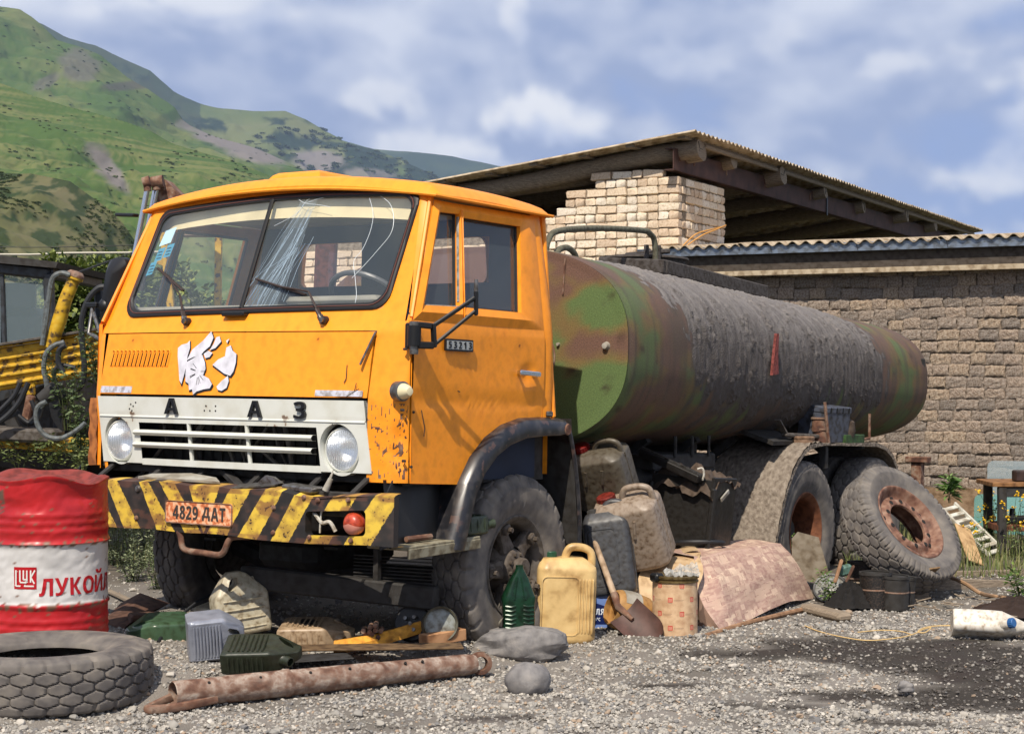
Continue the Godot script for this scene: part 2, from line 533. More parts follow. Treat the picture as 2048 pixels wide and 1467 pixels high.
func hills() -> void:
	var nA := noise(31, 0.02, 5); var nB := noise(32, 0.006, 4); var nC := noise(33, 0.09, 4)
	var grass := Color(0.062, 0.104, 0.030); var pale := Color(0.135, 0.152, 0.055); var bush := Color(0.022, 0.042, 0.018); var rock := Color(0.165, 0.152, 0.138); var olive := Color(0.10, 0.105, 0.045)
	# where the photograph column and row of a point on a flank lie, for the scars of bare rock
	var uv := func(p: Vector3) -> Vector2: return Vector2(1024.0 + p.x / -p.z * FOCAL, 740.7 - (p.y - EYE) / -p.z * FOCAL)
	var scar := func(q: Vector2, c: Vector2, ax: float, ay: float, tilt: float, w: float) -> float:
		var d := (q - c).rotated(-tilt)
		return smoothstep(1.25, 0.75, sqrt(pow(d.x / ax, 2) + pow(d.y / ay, 2)) + w * 0.5)
	# farthest: blue forested shoulder
	flank("hill", "distant blue forested shoulder of the range, farthest right", [[640, 268], [700, 285], [740, 296], [790, 302], [840, 305], [905, 312], [940, 320], [1000, 332], [1060, 350], [1150, 400]], 600, 1250, 5200, 3400, -20.0, 120.0,
		func(p: Vector3, _u: float, _v: float) -> Color:
			var w := nB.get_noise_2d(p.x * 0.3, p.z * 0.3)
			return Color(0.03, 0.05, 0.03).lerp(Color(0.10, 0.13, 0.06), clampf(w * 1.4 + 0.2, 0, 1)), 160, 60, 41)
	flank("hill", "far green ridge with forest and pale scree slopes, in the middle of the skyline", [[60, 38], [85, 48], [130, 74], [190, 90], [235, 112], [262, 124], [300, 140], [350, 186], [400, 207], [440, 216], [500, 222], [570, 221], [610, 238], [650, 262], [690, 283], [740, 297], [800, 318], [860, 345], [930, 380]], 40, 960, 3600, 2300, -20.0, 130.0,
		func(p: Vector3, _u: float, _v: float) -> Color:
			var q: Vector2 = uv.call(p)
			var w := nB.get_noise_2d(p.x * 0.5, p.z * 0.5); var f := nA.get_noise_2d(p.x * 0.5, p.y * 0.8)
			var c := Color(0.085, 0.115, 0.04).lerp(Color(0.14, 0.15, 0.065), clampf(w + 0.4, 0, 1))
			c = c.lerp(Color(0.022, 0.037, 0.022), smoothstep(0.0, 0.25, f + (q.y - 275.0) / 200.0 * (1.0 if q.x > 480.0 else 0.0) - (0.0 if q.x > 520 else 0.1)))
			if q.x < 400: c = c.lerp(Color(0.03, 0.045, 0.03), 0.8)
			c = c.lerp(rock, maxf(scar.call(q, Vector2(640, 322), 52, 19, 0.12, f), scar.call(q, Vector2(735, 345), 52, 9, 0.1, f) * 0.8))
			return c, 300, 110, 42)
	flank("hill", "tall green mountain flank with grey landslide scars, left skyline", [[-200, -30], [-60, 0], [0, 13], [40, 19], [62, 32], [85, 52], [112, 80], [160, 94], [200, 110], [250, 151], [300, 181], [335, 205], [350, 216], [362, 238], [380, 252], [420, 270], [470, 285], [520, 300], [560, 318], [600, 336], [640, 356], [720, 385], [820, 430]], -120, 860, 2100, 900, -10.0, 85.0,
		func(p: Vector3, _u: float, _v: float) -> Color:
			var q: Vector2 = uv.call(p)
			var w := nB.get_noise_2d(p.x * 1.2, p.z * 0.8); var f := nA.get_noise_2d(p.x * 0.9, p.y * 1.5); var s := nC.get_noise_2d(p.x * 0.25, p.y * 2.0)
			var c := grass.lerp(pale, clampf(w * 1.3 + 0.25 + s * 0.5, 0, 1))
			c = c.lerp(bush, smoothstep(0.30, 0.6, f) * 0.55)
			c = c.lerp(rock, scar.call(q, Vector2(470, 288), 105, 22, 0.32, f))
			c = c.lerp(rock.darkened(0.3), scar.call(q, Vector2(160, 130), 38, 30, 0.3, f) * 0.7)
			c = c.lerp(rock.darkened(0.35), scar.call(q, Vector2(90, 165), 30, 12, -0.5, f) * 0.7)
			c = c.lerp(rock.darkened(0.55), scar.call(q, Vector2(250, 172), 60, 9, -0.06, f) * 0.75)
			c = c.lerp(rock.darkened(0.2), scar.call(q, Vector2(410, 246), 48, 13, 0.1, f) * 0.7)
			return c, 420, 170, 43)
	flank("hill", "broad green terraced slope with a bare gully, left middle distance", [[-200, 150], [0, 166], [80, 196], [130, 212], [180, 224], [250, 244], [300, 262], [340, 285], [410, 306], [470, 322], [520, 342], [550, 357], [600, 385], [660, 420], [720, 460]], -120, 760, 950, 330, -6.0, 30.0,
		func(p: Vector3, _u: float, _v: float) -> Color:
			var q: Vector2 = uv.call(p)
			var w := nB.get_noise_2d(p.x * 2.0, p.z * 1.4); var f := nA.get_noise_2d(p.x * 1.8, p.z * 0.9); var s := nC.get_noise_2d(p.x * 0.12, p.y * 4.0)
			var c := grass.lerp(pale, clampf(w * 1.0 + 0.3 + s * 1.6, 0, 1))
			c = c.lerp(bush, smoothstep(0.36, 0.62, f) * 0.5)
			c = c.lerp(rock, scar.call(q, Vector2(222, 345), 62, 16, 0.85, f))
			c = c.lerp(rock.darkened(0.3), scar.call(q, Vector2(190, 305), 26, 20, 0.4, f) * 0.6)
			return c, 420, 170, 44, 0.9)
	var near := flank("hill", "near hillside of dark scrub and dry grass above the green bushes", [[-200, 315], [-60, 332], [0, 345], [60, 347], [110, 356], [140, 362], [185, 395], [220, 420], [245, 445], [262, 470], [285, 505], [320, 545], [380, 580], [480, 620]], -140, 560, 330, 90, -1.0, 9.0,
		func(p: Vector3, _u: float, _v: float) -> Color:
			var w := nA.get_noise_2d(p.x * 2.5, p.z * 1.0); var f := nC.get_noise_2d(p.x * 2.2, p.z * 0.8)
			var c := olive.lerp(Color(0.15, 0.135, 0.075), clampf(w * 1.1 + 0.35, 0, 1))
			return c.lerp(bush, smoothstep(-0.05, 0.3, f + w * 0.5) * 0.85), 420, 200, 45, 0.8)
	# scrub on the slopes: leafy clumps scattered where the ground is dark
	var clump := Geo.new()
	var cr := RandomNumberGenerator.new(); cr.seed = 77
	for i in 60:
		var d := Vector3(cr.randfn(), absf(cr.randfn()) * 0.8, cr.randfn()).normalized() * cr.randf_range(0.5, 1.0)
		d.y *= 0.75
		var a := Vector3(cr.randfn(), cr.randfn(), cr.randfn()).normalized() * 0.2
		var b := a.cross(Vector3(cr.randfn(), cr.randfn(), cr.randfn())).normalized() * 0.2
		clump.quad(d - a, d - b, d + a, d + b)
	var cm := clump.mesh(0.0)
	var xs := []; var cs := []
	for set in [[near, 14000, 0.25, 0.62, 0.05], [get_node("hill_003"), 4200, 0.4, 1.5, 0.2], [get_node("hill_002"), 3000, 0.8, 2.8, 0.2], [get_node("hill_001"), 3600, 5.0, 11.0, 0.1]]:
		var vv: PackedVector3Array = (set[0] as MeshInstance3D).mesh.surface_get_arrays(0)[Mesh.ARRAY_VERTEX]
		var lim := vv.size() - 2000
		for i in set[1]:
			var k := cr.randi() % lim
			var p := vv[k]
			var q: Vector2 = uv.call(p)
			if q.x > 1000 or q.x < -80: continue
			if set[0].name == "hill_001" and (q.y < 255 or q.x < 480): continue
			if set[0].name != "hill" and nA.get_noise_2d(p.x * 1.8, p.z * 0.9) < set[4] - 0.1: continue
			var sc := cr.randf_range(set[2], set[3])
			xs.append(Transform3D(Basis(Vector3.UP, cr.randf() * TAU).scaled(Vector3(sc, sc * cr.randf_range(0.6, 1.1), sc)), p))
			var t := cr.randf()
			cs.append(Color(0.032, 0.055, 0.02).lerp(Color(0.085, 0.105, 0.035), t))
	var o := stuff("scrub", cm, M("scrub leaves", Color.WHITE, 0.9, {"vc": true, "spec": 0.2}), xs, cs)
	tag(o, "dark green scrub and small trees dotted over the slopes", "scrub")

func gh(x: float, z: float) -> float:   # height of the yard
	var y := 0.012 * sin(x * 1.9 + z * 0.7) + 0.010 * sin(z * 2.3 - x * 0.8)
	y += 0.03 * exp(-(pow(x + 2.45, 2) + pow(z + 9.0, 2)) / 0.25)           # hump under the barrel
	y += 0.10 * smoothstep(0.14, 0.5, (x + 1.55) * -0.557 + (z + 7.64) * -0.832) * smoothstep(0.25, -0.25, x)   # scrap heaped before the bumper
	y += 0.05 * exp(-(pow(x - 3.4, 2) / 2.0 + pow(z + 13.0, 2) / 1.2))
	return y

func ground() -> void:
	var n := noise(61, 1.2, 5); var n2 := noise(62, 0.35, 4)
	var oil := func(x: float, z: float) -> float:   # spilled oil in the gravel
		var s := 0.0
		for p in [[1.85, -9.55, 0.75, 0.22], [2.6, -9.3, 0.6, 0.35], [1.35, -9.2, 0.4, 0.12], [2.45, -8.5, 0.5, 0.18], [0.75, -8.35, 0.3, 0.06], [0.02, -7.45, 0.22, 0.07], [2.5, -9.1, 1.1, 0.35], [2.1, -8.1, 0.9, 0.22], [2.9, -8.6, 0.6, 0.5], [2.2, -7.9, 0.4, 0.15], [1.0, -7.8, 0.35, 0.05], [3.0, -10.0, 0.5, 0.25], [1.95, -8.9, 0.35, 0.15], [1.6, -7.5, 0.3, 0.08], [-0.6, -7.3, 0.2, 0.05]]:
			s += exp(-pow((x - p[0]) / p[2], 2) - pow((z - p[1]) / p[3], 2))
		return smoothstep(0.35, 0.75, s + n.get_noise_2d(x * 1.5, z * 2.5) * 0.9)
	var col := func(p: Vector3, _u: float, _v: float) -> Color:
		var c := Color(0.21, 0.19, 0.165).lerp(Color(0.34, 0.31, 0.275), clampf(0.5 + n.get_noise_2d(p.x, p.z), 0, 1))
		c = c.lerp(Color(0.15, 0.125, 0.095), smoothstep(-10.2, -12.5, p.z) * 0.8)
		c = c.lerp(Color(0.045, 0.038, 0.033), oil.call(p.x, p.z) * 0.9)
		return c.lerp(Color(0.1, 0.11, 0.05), smoothstep(0.05, 0.4, n2.get_noise_2d(p.x, p.z) + (0.2 if p.z < -14 else -0.5)))
	var g := Geo.new()
	g.grid(110, 150, func(a: float, b: float) -> Vector3:
		var x := lerpf(-9.0, 9.0, a); var z := lerpf(-4.0, -22.0, b)
		return Vector3(x, gh(x, z) + n.get_noise_2d(x * 3.0, z * 3.0) * 0.012, z), col)
	var o := part("ground", g, M("yard dirt", Color.WHITE, 0.95, {"vc": true, "spec": 0.25, "tex": "fine", "scale": 3.0, "bump": "bump", "bs": 1.2}), self, 80.0)
	tag(o, "grey gravel yard stained with oil", "", "", "structure")
	var far := Geo.new()
	far.grid(60, 60, func(a: float, b: float) -> Vector3:
		var x := lerpf(-1.0, 1.0, a); var z := lerpf(-1.0, 1.0, b)
		return Vector3(signf(x) * (absf(x) * 60.0 + pow(absf(x), 4) * 5940.0), -0.06 - pow(maxf(absf(x), absf(z)), 6) * 24.0, signf(z) * (absf(z) * 60.0 + pow(absf(z), 4) * 5940.0)),
		func(p: Vector3, _u: float, _v: float) -> Color: return Color(0.13, 0.12, 0.08).lerp(Color(0.09, 0.12, 0.045), clampf(0.5 + n2.get_noise_2d(p.x * 0.3, p.z * 0.3), 0, 1)))
	tag(part("terrain", far, M("yard dirt"), self, 80.0), "level valley floor round the yard", "", "", "structure")
	# pebbles: river gravel, a few centimetres each
	var pr := RandomNumberGenerator.new(); pr.seed = 5
	for kind in 4:
		var s := SphereMesh.new()
		s.radial_segments = 8; s.rings = 4; s.radius = 1.0; s.height = 2.0
		var pg := Geo.new(); pg.add(s, Transform3D())
		var k := noise(90 + kind, 0.9, 2)
		pg.warp(func(p: Vector3) -> Vector3: return p * (1.0 + k.get_noise_3dv(p * 1.3) * 0.55) * Vector3(1.0, 0.62, 0.8))
		var xs := []; var cs := []
		for i in 27000:
			var d := pr.randf()
			var z := -lerpf(6.9, 12.6, pow(d, 1.35))
			var hw := -z * 0.31 + 0.9
			var x := pr.randf_range(-hw, hw)
			if x < 0.2 and z < -9.4 and pr.randf() < 0.75: continue
			if z < -11.0 and pr.randf() < 0.5: continue
			if n2.get_noise_2d(x * 3.0, z * 5.0) > 0.12 and pr.randf() < 0.55: continue
			var wet: float = oil.call(x, z)
			if wet > 0.4 and pr.randf() < 0.45: continue
			var r := 0.0042 + 0.0088 * pow(pr.randf(), 2.6)
			if pr.randf() < 0.012: r *= 2.2
			var b := Basis.from_euler(Vector3(pr.randfn() * 0.35, pr.randf() * TAU, pr.randfn() * 0.35)).scaled(Vector3.ONE * r)
			xs.append(Transform3D(b, Vector3(x, gh(x, z) + n.get_noise_2d(x * 3.0, z * 3.0) * 0.012 + r * pr.randf_range(0.0, 0.55), z)))
			var t := pr.randf()
			var c := Color(0.25, 0.24, 0.22).lerp(Color(0.40, 0.37, 0.32), t)
			if pr.randf() < 0.08: c = Color(0.50, 0.465, 0.41)
			elif pr.randf() < 0.14: c = Color(0.17, 0.165, 0.16)
			elif pr.randf() < 0.08: c = Color(0.33, 0.25, 0.18)
			c = c.lerp(Color(0.06, 0.052, 0.047), wet * (0.9 if pr.randf() < 0.75 else 0.25))
			cs.append(c)
		tag(stuff("gravel", pg.mesh(60.0), M("pebble", Color.WHITE, 0.8, {"vc": true, "spec": 0.35}), xs, cs), ["grey pebbles of the yard gravel", "pale pebbles of the yard gravel", "flat pebbles of the yard gravel", "rounded pebbles of the yard gravel"][kind], "gravel")

# ---------------------------------------------------------------- the truck (x to its left, y up, z forward, origin under the front axle)
func zf(x: float, y: float) -> float:   # how far forward the front of the cab lies
	var z := 1.13
	if y > 1.79: z = 1.01 - (y - 1.79) * 0.3689
	elif y > 1.70: z = 1.065 - (y - 1.70) * 0.611
	elif y > 1.35: z = 1.13 - (y - 1.35) * 0.1857
	return z - 0.05 * x * x

func F(x: float, y: float, off := 0.0) -> Vector3:
	return Vector3(x, y, zf(x, y) + off)

func S(z: float, y: float, off := 0.0, side := 1.0) -> Vector3:   # side of the cab
	return Vector3(side * ((1.13 if side > 0 else 1.06) - maxf(0.0, y - 1.75) * 0.16 + off), y, z)

func patch(g: Geo, x0: float, x1: float, y0: float, y1: float, off: float, nx := 12, ny := 4, thick := 0.012) -> void:   # a sheet on the front of the cab with turned-in edges
	g.grid(nx, ny, func(a: float, b: float) -> Vector3: return F(lerpf(x0, x1, a), lerpf(y0, y1, b), off))
	var e := PackedVector3Array(); var k := PackedVector3Array()
	for i in nx + 1: e.append(F(lerpf(x0, x1, float(i) / nx), y0, off))
	for j in range(1, ny + 1): e.append(F(x1, lerpf(y0, y1, float(j) / ny), off))
	for i in range(1, nx + 1): e.append(F(lerpf(x1, x0, float(i) / nx), y1, off))
	for j in range(1, ny): e.append(F(x0, lerpf(y1, y0, float(j) / ny), off))
	for p in e: k.append(p - Vector3(0, 0, thick))
	g.loft([k, e], true)

func hole_plate(g: Geo, outer: PackedVector2Array, inner: PackedVector2Array, f: Callable, depth: Vector3) -> void:   # plate between two outlines with a returned inner edge
	g.loft([lift(outer, f), lift(inner, f)])
	var a := lift(inner, f); var b := PackedVector3Array()
	for p in a: b.append(p - depth)
	g.loft([a, b])

func rect_to(x0: float, x1: float, y0: float, y1: float, like: PackedVector2Array) -> PackedVector2Array:   # points on a rectangle's edge in the directions of another outline
	var c := Vector2.ZERO
	for p in like: c += p
	c /= like.size()
	var o := PackedVector2Array()
	for p in like:
		var d := p - c
		var s := 1e9
		if d.x > 1e-5: s = minf(s, (x1 - c.x) / d.x)
		if d.x < -1e-5: s = minf(s, (x0 - c.x) / d.x)
		if d.y > 1e-5: s = minf(s, (y1 - c.y) / d.y)
		if d.y < -1e-5: s = minf(s, (y0 - c.y) / d.y)
		o.append(c + d * s)
	# pull the nearest point to each corner
	for q in [Vector2(x0, y0), Vector2(x1, y0), Vector2(x1, y1), Vector2(x0, y1)]:
		var best := 0
		for i in o.size():
			if o[i].distance_to(q) < o[best].distance_to(q): best = i
		o[best] = q
	return o

func moved(p: PackedVector2Array, d: Vector2) -> PackedVector2Array:
	var o := PackedVector2Array()
	for q in p: o.append(q + d)
	return o

var tyre_meshes := {}
func tyre_mesh(kind: String) -> ArrayMesh:   # axle along z, outer face towards +z
	if tyre_meshes.has(kind): return tyre_meshes[kind]
	var R := 0.505 if kind != "block" else 0.446; var w := 0.125; var bead := 0.272
	var nt := 40
	var prof := []   # (radius, across, zone) zone: 0 sidewall, 1 tread
	for p in [[bead - 0.004, 0.070], [bead, 0.088], [bead + 0.012, 0.098], [bead + 0.026, 0.100], [bead + 0.034, 0.106], [bead + 0.065, 0.120], [bead + 0.10, 0.127], [R - 0.08, 0.126], [R - 0.072, 0.1285], [R - 0.064, 0.125], [R - 0.035, 0.118], [R - 0.026, 0.117], [R - 0.016, 0.113]]:
		prof.append([p[0], p[1], 0.0])
	var tr := []
	for i in nt + 1:
		var s := 1.0 - 2.0 * i / nt
		tr.append([R - 0.010 * s * s * s * s, s * 0.106, 1.0])
	var all := prof.duplicate()
	all.append_array(tr)
	var back := prof.duplicate(); back.reverse()
	for p in back: all.append([p[0], -p[1], 0.0])
	var n := 352
	var lozenge := kind != "block"
	var nz := noise(120, 5.0, 3)
	var g := Geo.new()
	g.grid(n, all.size() - 1, func(a: float, b: float) -> Vector3:
		var k := int(roundf(b * (all.size() - 1)))
		var p = all[k]
		var ang := a * TAU
		var r: float = p[0]; var x: float = p[1]
		if p[2] > 0.5:
			var groove := 0.0
			var cells := 29.0
			# staggered cells: the groove runs where two cell centres are equally far
			var W := 1.0 / cells; var H := 0.047
			var n1 := 1e9; var n2 := 1e9
			var j0 := int(roundf(x / H))
			for j in range(j0 - 1, j0 + 2):
				var sh := 0.5 * (absi(j) % 2)
				var i0 := roundf(a / W - sh)
				for i in [i0 - 1.0, i0, i0 + 1.0]:
					var dd := Vector2((a / W - sh - i) * 0.107, (x - j * H) * 1.9).length()
					if dd < n1:
						n2 = n1; n1 = dd
					elif dd < n2: n2 = dd
			groove = 1.0 - smoothstep(0.005, 0.015, n2 - n1)
			if absf(x) > 0.084:
				var d3 := absf(fposmod(a * cells * (1.0 if lozenge else 2.0) + (0.0), 1.0) - 0.5)
				groove = maxf(groove * 0.5, 1.0 - smoothstep(0.04, 0.13, d3))
			r -= groove * 0.012
		elif absf(p[1]) > 0.1 and r > R - 0.05:
			var d4 := absf(fposmod(a * 29.0 * (2.0 if not lozenge else 1.0), 1.0) - 0.5)
			var c := 1.0 - smoothstep(0.05, 0.14, d4)
			r -= c * 0.006; x -= signf(x) * c * 0.008
		r += nz.get_noise_3d(cos(ang) * 0.6, sin(ang) * 0.6, x * 2.0) * 0.003
		return Vector3(cos(ang) * r, sin(ang) * r, x))
	tyre_meshes[kind] = g.mesh(55.0)
	return tyre_meshes[kind]

func rust_mat() -> StandardMaterial3D:
	return M("rust", Color.WHITE, 0.85, {"tex": ramp_tex(201, 0.012, [[0.0, Color(0.20, 0.125, 0.10)], [0.35, Color(0.36, 0.235, 0.18)], [0.55, Color(0.47, 0.34, 0.265)], [0.75, Color(0.55, 0.47, 0.41)], [1.0, Color(0.30, 0.22, 0.19)]], 512, 6), "scale": 1.6, "bump": "bump", "bs": 0.25})

func rubber_mat() -> StandardMaterial3D:
	return M("dusty rubber", Color(1.0, 0.985, 0.97), 0.82, {"tex": ramp_tex(202, 0.010, [[0.0, Color(0.27, 0.265, 0.27)], [0.4, Color(0.385, 0.375, 0.37)], [0.7, Color(0.455, 0.44, 0.42)], [1.0, Color(0.54, 0.515, 0.485)]], 512, 6), "scale": 1.3, "bump": "fine", "bs": 0.12, "spec": 0.3})

func orange_mat() -> StandardMaterial3D:
	return M("orange paint", Color(0.975, 0.60, 0.125), 0.5, {"tex": ramp_tex(203, 0.011, [[0.0, Color(0.42, 0.33, 0.3)], [0.06, Color(0.62, 0.55, 0.5)], [0.085, Color(0.90, 0.885, 0.87)], [0.36, Color(0.955, 0.95, 0.94)], [0.6, Color(1, 1, 1)], [0.85, Color(0.97, 0.95, 0.93)], [1.0, Color(0.9, 0.86, 0.84)]], 1024, 7), "scale": 0.75, "bump": "waves", "bs": 0.35, "rtex": "soft", "spec": 0.45})

func dark_mat() -> StandardMaterial3D:
	return M("grimy dark metal", Color(0.2, 0.195, 0.19), 0.75, {"tex": "dirt", "scale": 2.0, "bump": "bump", "bs": 0.15})

func truck() -> void:
	var T := thing("tanker_truck", "orange cab-over tanker truck with mud-caked camouflage tank and striped bumper", "tanker truck", Vector3(-0.913, 0, -10.026),
		Basis(Vector3(0.8342, -0.00489, 0.55143), Vector3(0.01708, 0.99971, -0.01697), Vector3(-0.55119, 0.02358, 0.83405)))
	var orange := orange_mat(); var dark := dark_mat(); var rust := rust_mat()
	var seal := M("window rubber", Color(0.075, 0.07, 0.075), 0.55, {"tex": "soft"})
	var white := M("off white paint", Color(0.80, 0.81, 0.79), 0.5, {"tex": ramp_tex(205, 0.012, [[0.0, Color(0.4, 0.3, 0.24)], [0.14, Color(0.6, 0.5, 0.42)], [0.17, Color(0.93, 0.92, 0.89)], [0.6, Color(0.98, 0.98, 0.97)], [1.0, Color(1, 1, 1)]], 512, 7), "scale": 0.9, "bump": "waves", "bs": 0.25})
	var black := M("black paint", Color(0.055, 0.056, 0.062), 0.45, {"tex": "soft"})
	var glass := M("window glass", Color(0.80, 0.88, 0.92), 0.03, {"alpha": 0.06})
	var chrome := M("chrome", Color(0.82, 0.83, 0.84), 0.18, {"metal": 1.0})
	var inside := M("cab lining", Color(0.125, 0.165, 0.25), 0.8, {"tex": "soft"})
	var cream := M("cream trim", Color(0.90, 0.85, 0.68), 0.7, {"tex": "soft"})
	var steel := M("worn steel", Color(0.52, 0.52, 0.52), 0.4, {"metal": 0.8, "tex": "dirt", "scale": 4.0})

	# --- cab shell: windscreen surround, cowl, corners, sides, back, floor
	var g := Geo.new()
	var ws := PackedVector2Array()   # windscreen opening, corner by corner
	for q in [[Vector2(0.885, 2.345), 0.0, 0.085], [Vector2(-0.765, 2.325), 90.0, 0.075], [Vector2(-0.815, 1.875), 180.0, 0.085], [Vector2(0.845, 1.905), 270.0, 0.095]]:
		for k in 6:
			var a := deg_to_rad(q[1] + 18.0 * k)
			ws.append((q[0] as Vector2) + Vector2(cos(a), sin(a)) * (q[2] as float))
		# points along the following edge bow it
	var bowed := PackedVector2Array()
	for i in ws.size():
		bowed.append(ws[i])
		var j := (i + 1) % ws.size()
		if ws[i].distance_to(ws[j]) > 0.2:
			for k in range(1, 8):
				var p := ws[i].lerp(ws[j], k / 8.0)
				if i < 8: p.y += 0.028 * sin(PI * k / 8.0)
				bowed.append(p)
	ws = bowed
	var out := PackedVector2Array()
	for p in ws:
		var o := p
		if p.y > 2.15: o = Vector2(p.x * 1.10 if absf(p.x) > 0.75 else p.x, 2.478 - 0.062 * p.x * p.x)
		else: o = Vector2(p.x * 1.10 if absf(p.x) > 0.75 else p.x, 1.694)
		if absf(p.x) > 0.75: o.x = signf(p.x) * ((1.13 if p.x > 0 else 1.06) - maxf(0.0, o.y - 1.75) * 0.16 - 0.05)
		if absf(p.x) > 0.75 and p.y > 1.97 and p.y < 2.25: o.y = p.y; o.x = signf(p.x) * ((1.13 if p.x > 0 else 1.06) - maxf(0.0, o.y - 1.75) * 0.16 - 0.05)
		out.append(o)
	hole_plate(g, out, ws, func(p: Vector2) -> Vector3: return F(p.x, p.y), Vector3(0, 0, 0.03))
	# pillars wrap round to the doors
	for s in [1.0, -1.0]:
		g.grid(4, 8, func(a: float, b: float) -> Vector3:
			var y := lerpf(1.694, 2.42, b)
			var p0 := F(s * ((1.13 if s > 0 else 1.06) - maxf(0.0, y - 1.75) * 0.16 - 0.05), y); var p1 := S(lerpf(1.01, 0.715, clampf((y - 1.75) / 0.65, 0, 1)) - 0.025, y, 0.0, s)
			var q := Vector3(p1.x, y, p0.z - 0.012)
			var t := a if s > 0 else 1.0 - a
			return p0.lerp(q, t).lerp(q.lerp(p1, t), t))
		# drip channel along the pillar
		g.tube([S(0.985, 1.76, -0.008, s) + Vector3(0, 0, 0.012), S(0.70, 2.40, -0.008, s) + Vector3(0, 0, 0.016)], 0.011, 6)
	# back wall with a window, rear corners, floor
	for s in [1.0, -1.0]:
		var rear := moved(rr(0.52, 0.27, 0.06, 5), Vector2(0.46 * s, 2.155))
		hole_plate(g, rect_to(minf(0.0, 1.10 * s), maxf(0.0, 1.10 * s), 0.95, 2.42, rear), rear, func(p: Vector2) -> Vector3: return Vector3(p.x * (1.0 - maxf(0, p.y - 1.75) * 0.12), p.y, -0.315), Vector3(0, 0, -0.03))
	for s in [1.0, -1.0]:
		g.grid(5, 10, func(a: float, b: float) -> Vector3:   # rounded rear pillar behind the door
			var y := lerpf(1.262, 2.41, b); var t := a if s < 0 else 1.0 - a
			var p := S(lerpf(-0.345, -0.205, t), y, 0.0, s)
			p.x -= s * 0.035 * pow(1.0 - t, 4) - s * 0.012 * sin(t * PI)
			return p)
		g.bar(Vector3(s * 1.125, 1.262, -0.325), Vector3(s * 1.02, 2.40, -0.345), 0.03, 0.035, 0.008)
	part("cab_shell", g, orange, T)
	g = Geo.new()
	for s in [1.0, -1.0]: g.box(Vector3(s * 1.06, 1.10, 0.33), Vector3(0.02, 0.36, 1.30))
	g.box(Vector3(0, 0.965, 0.33), Vector3(2.08, 0.03, 1.30))
	part("cab_floor", g, dark, T)
	# roof skin with its rim
	var rf := func(a: float, b: float) -> Vector3:
		var x := lerpf(-1.0, 1.075, a); var q := absf(x - 0.0375) / 1.0375
		var z := lerpf(0.815 - 0.065 * q * q, -0.375, b)
		var y := 2.55 - 0.085 * q * q - 0.025 * pow(absf(b - 0.4) / 0.6, 2.0)
		var e := maxf(smoothstep(0.90, 1.0, q), maxf(smoothstep(0.07, 0.0, b), smoothstep(0.93, 1.0, b)))
		return Vector3(x, y - 0.055 * e * e, z)
	g = Geo.new()
	g.grid(40, 28, rf)
	var rim := []; var low := PackedVector3Array(); var up := PackedVector3Array()
	for i in 41: up.append(rf.call(i / 40.0, 0.0))
	for i in range(1, 29): up.append(rf.call(1.0, i / 28.0))
	for i in range(1, 41): up.append(rf.call(1.0 - i / 40.0, 1.0))
	for i in range(1, 28): up.append(rf.call(0.0, 1.0 - i / 28.0))
	for p in up: low.append(Vector3(p.x, 2.472 - 0.062 * p.x * p.x - 0.005, p.z))
	g.loft([low, up])
	var lip := PackedVector3Array()
	for p in low: lip.append(Vector3(p.x * 0.97, p.y - 0.004, (p.z - 0.2) * 0.97 + 0.2))
	g.loft([lip, low])
	g.fan(lip, true)
	g.tube(Array(low) + [low[0]], 0.009, 6, false)
	part("roof", g, orange, T)
	g = Geo.new()
	g.lathe([[0.0, 0.052], [0.20, 0.05], [0.235, 0.035], [0.27, 0.0]], Vector3(0.07, 2.535, 0.50), Vector3.UP, 4, PI / 4, TAU + PI / 4)
	part("roof_hatch", g, orange, T, 20.0)
	part("antenna_stub", Geo.new().bar(Vector3(-1.24, 2.40, 0.72), Vector3(-1.05, 2.385, 0.76), 0.045, 0.02, 0.005), black, T)

	# --- bonnet panel with louvres, strips and the torn sticker
	var bon := Geo.new()
	patch(bon, -0.972, 0.918, 1.356, 1.688, 0.004, 20, 6, 0.02)
	bon.warp(func(p: Vector3) -> Vector3:
		var d := exp(-(pow(p.x - 0.86, 2) / 0.003 + pow(p.y - 1.40, 2) / 0.006))
		return p - Vector3(0, 0, 0.02 * d))
	var bo := part("bonnet_panel", bon, orange, T)
	var lv := Geo.new(); var lr := Geo.new()
	for i in 14:
		var x := lerpf(-0.90, -0.455, i / 13.0)
		lv.bar(F(x - 0.008, 1.508, 0.006), F(x + 0.004, 1.582, 0.006), 0.010, 0.004)
		lr.bar(F(x + 0.009, 1.506, 0.005), F(x + 0.020, 1.588, 0.005), 0.009, 0.014, 0.004)
		lr.tube([F(x + 0.017, 1.588, 0.006), F(x + 0.006, 1.598, 0.008), F(x - 0.006, 1.592, 0.006)], 0.005, 6)
	part("louvre_slots", lv, M("slot black", Color(0.02, 0.018, 0.015), 0.9), bo)
	part("louvre_ribs", lr, orange, bo)
	var strip := M("white tape", Color(0.78, 0.79, 0.85), 0.6, {"tex": "dirt", "scale": 3.0})
	var sg := Geo.new()
	patch(sg, -0.962, -0.70, 1.362, 1.398, 0.0065, 4, 1, 0.002)
	part("tape_strip", sg, strip, bo)
	sg = Geo.new()
	patch(sg, 0.607, 0.895, 1.362, 1.392, 0.0065, 4, 1, 0.002)
	part("tape_strip", sg, strip, bo)
	# the torn remains of a white sticker
	var em := Geo.new(); var el := Geo.new()
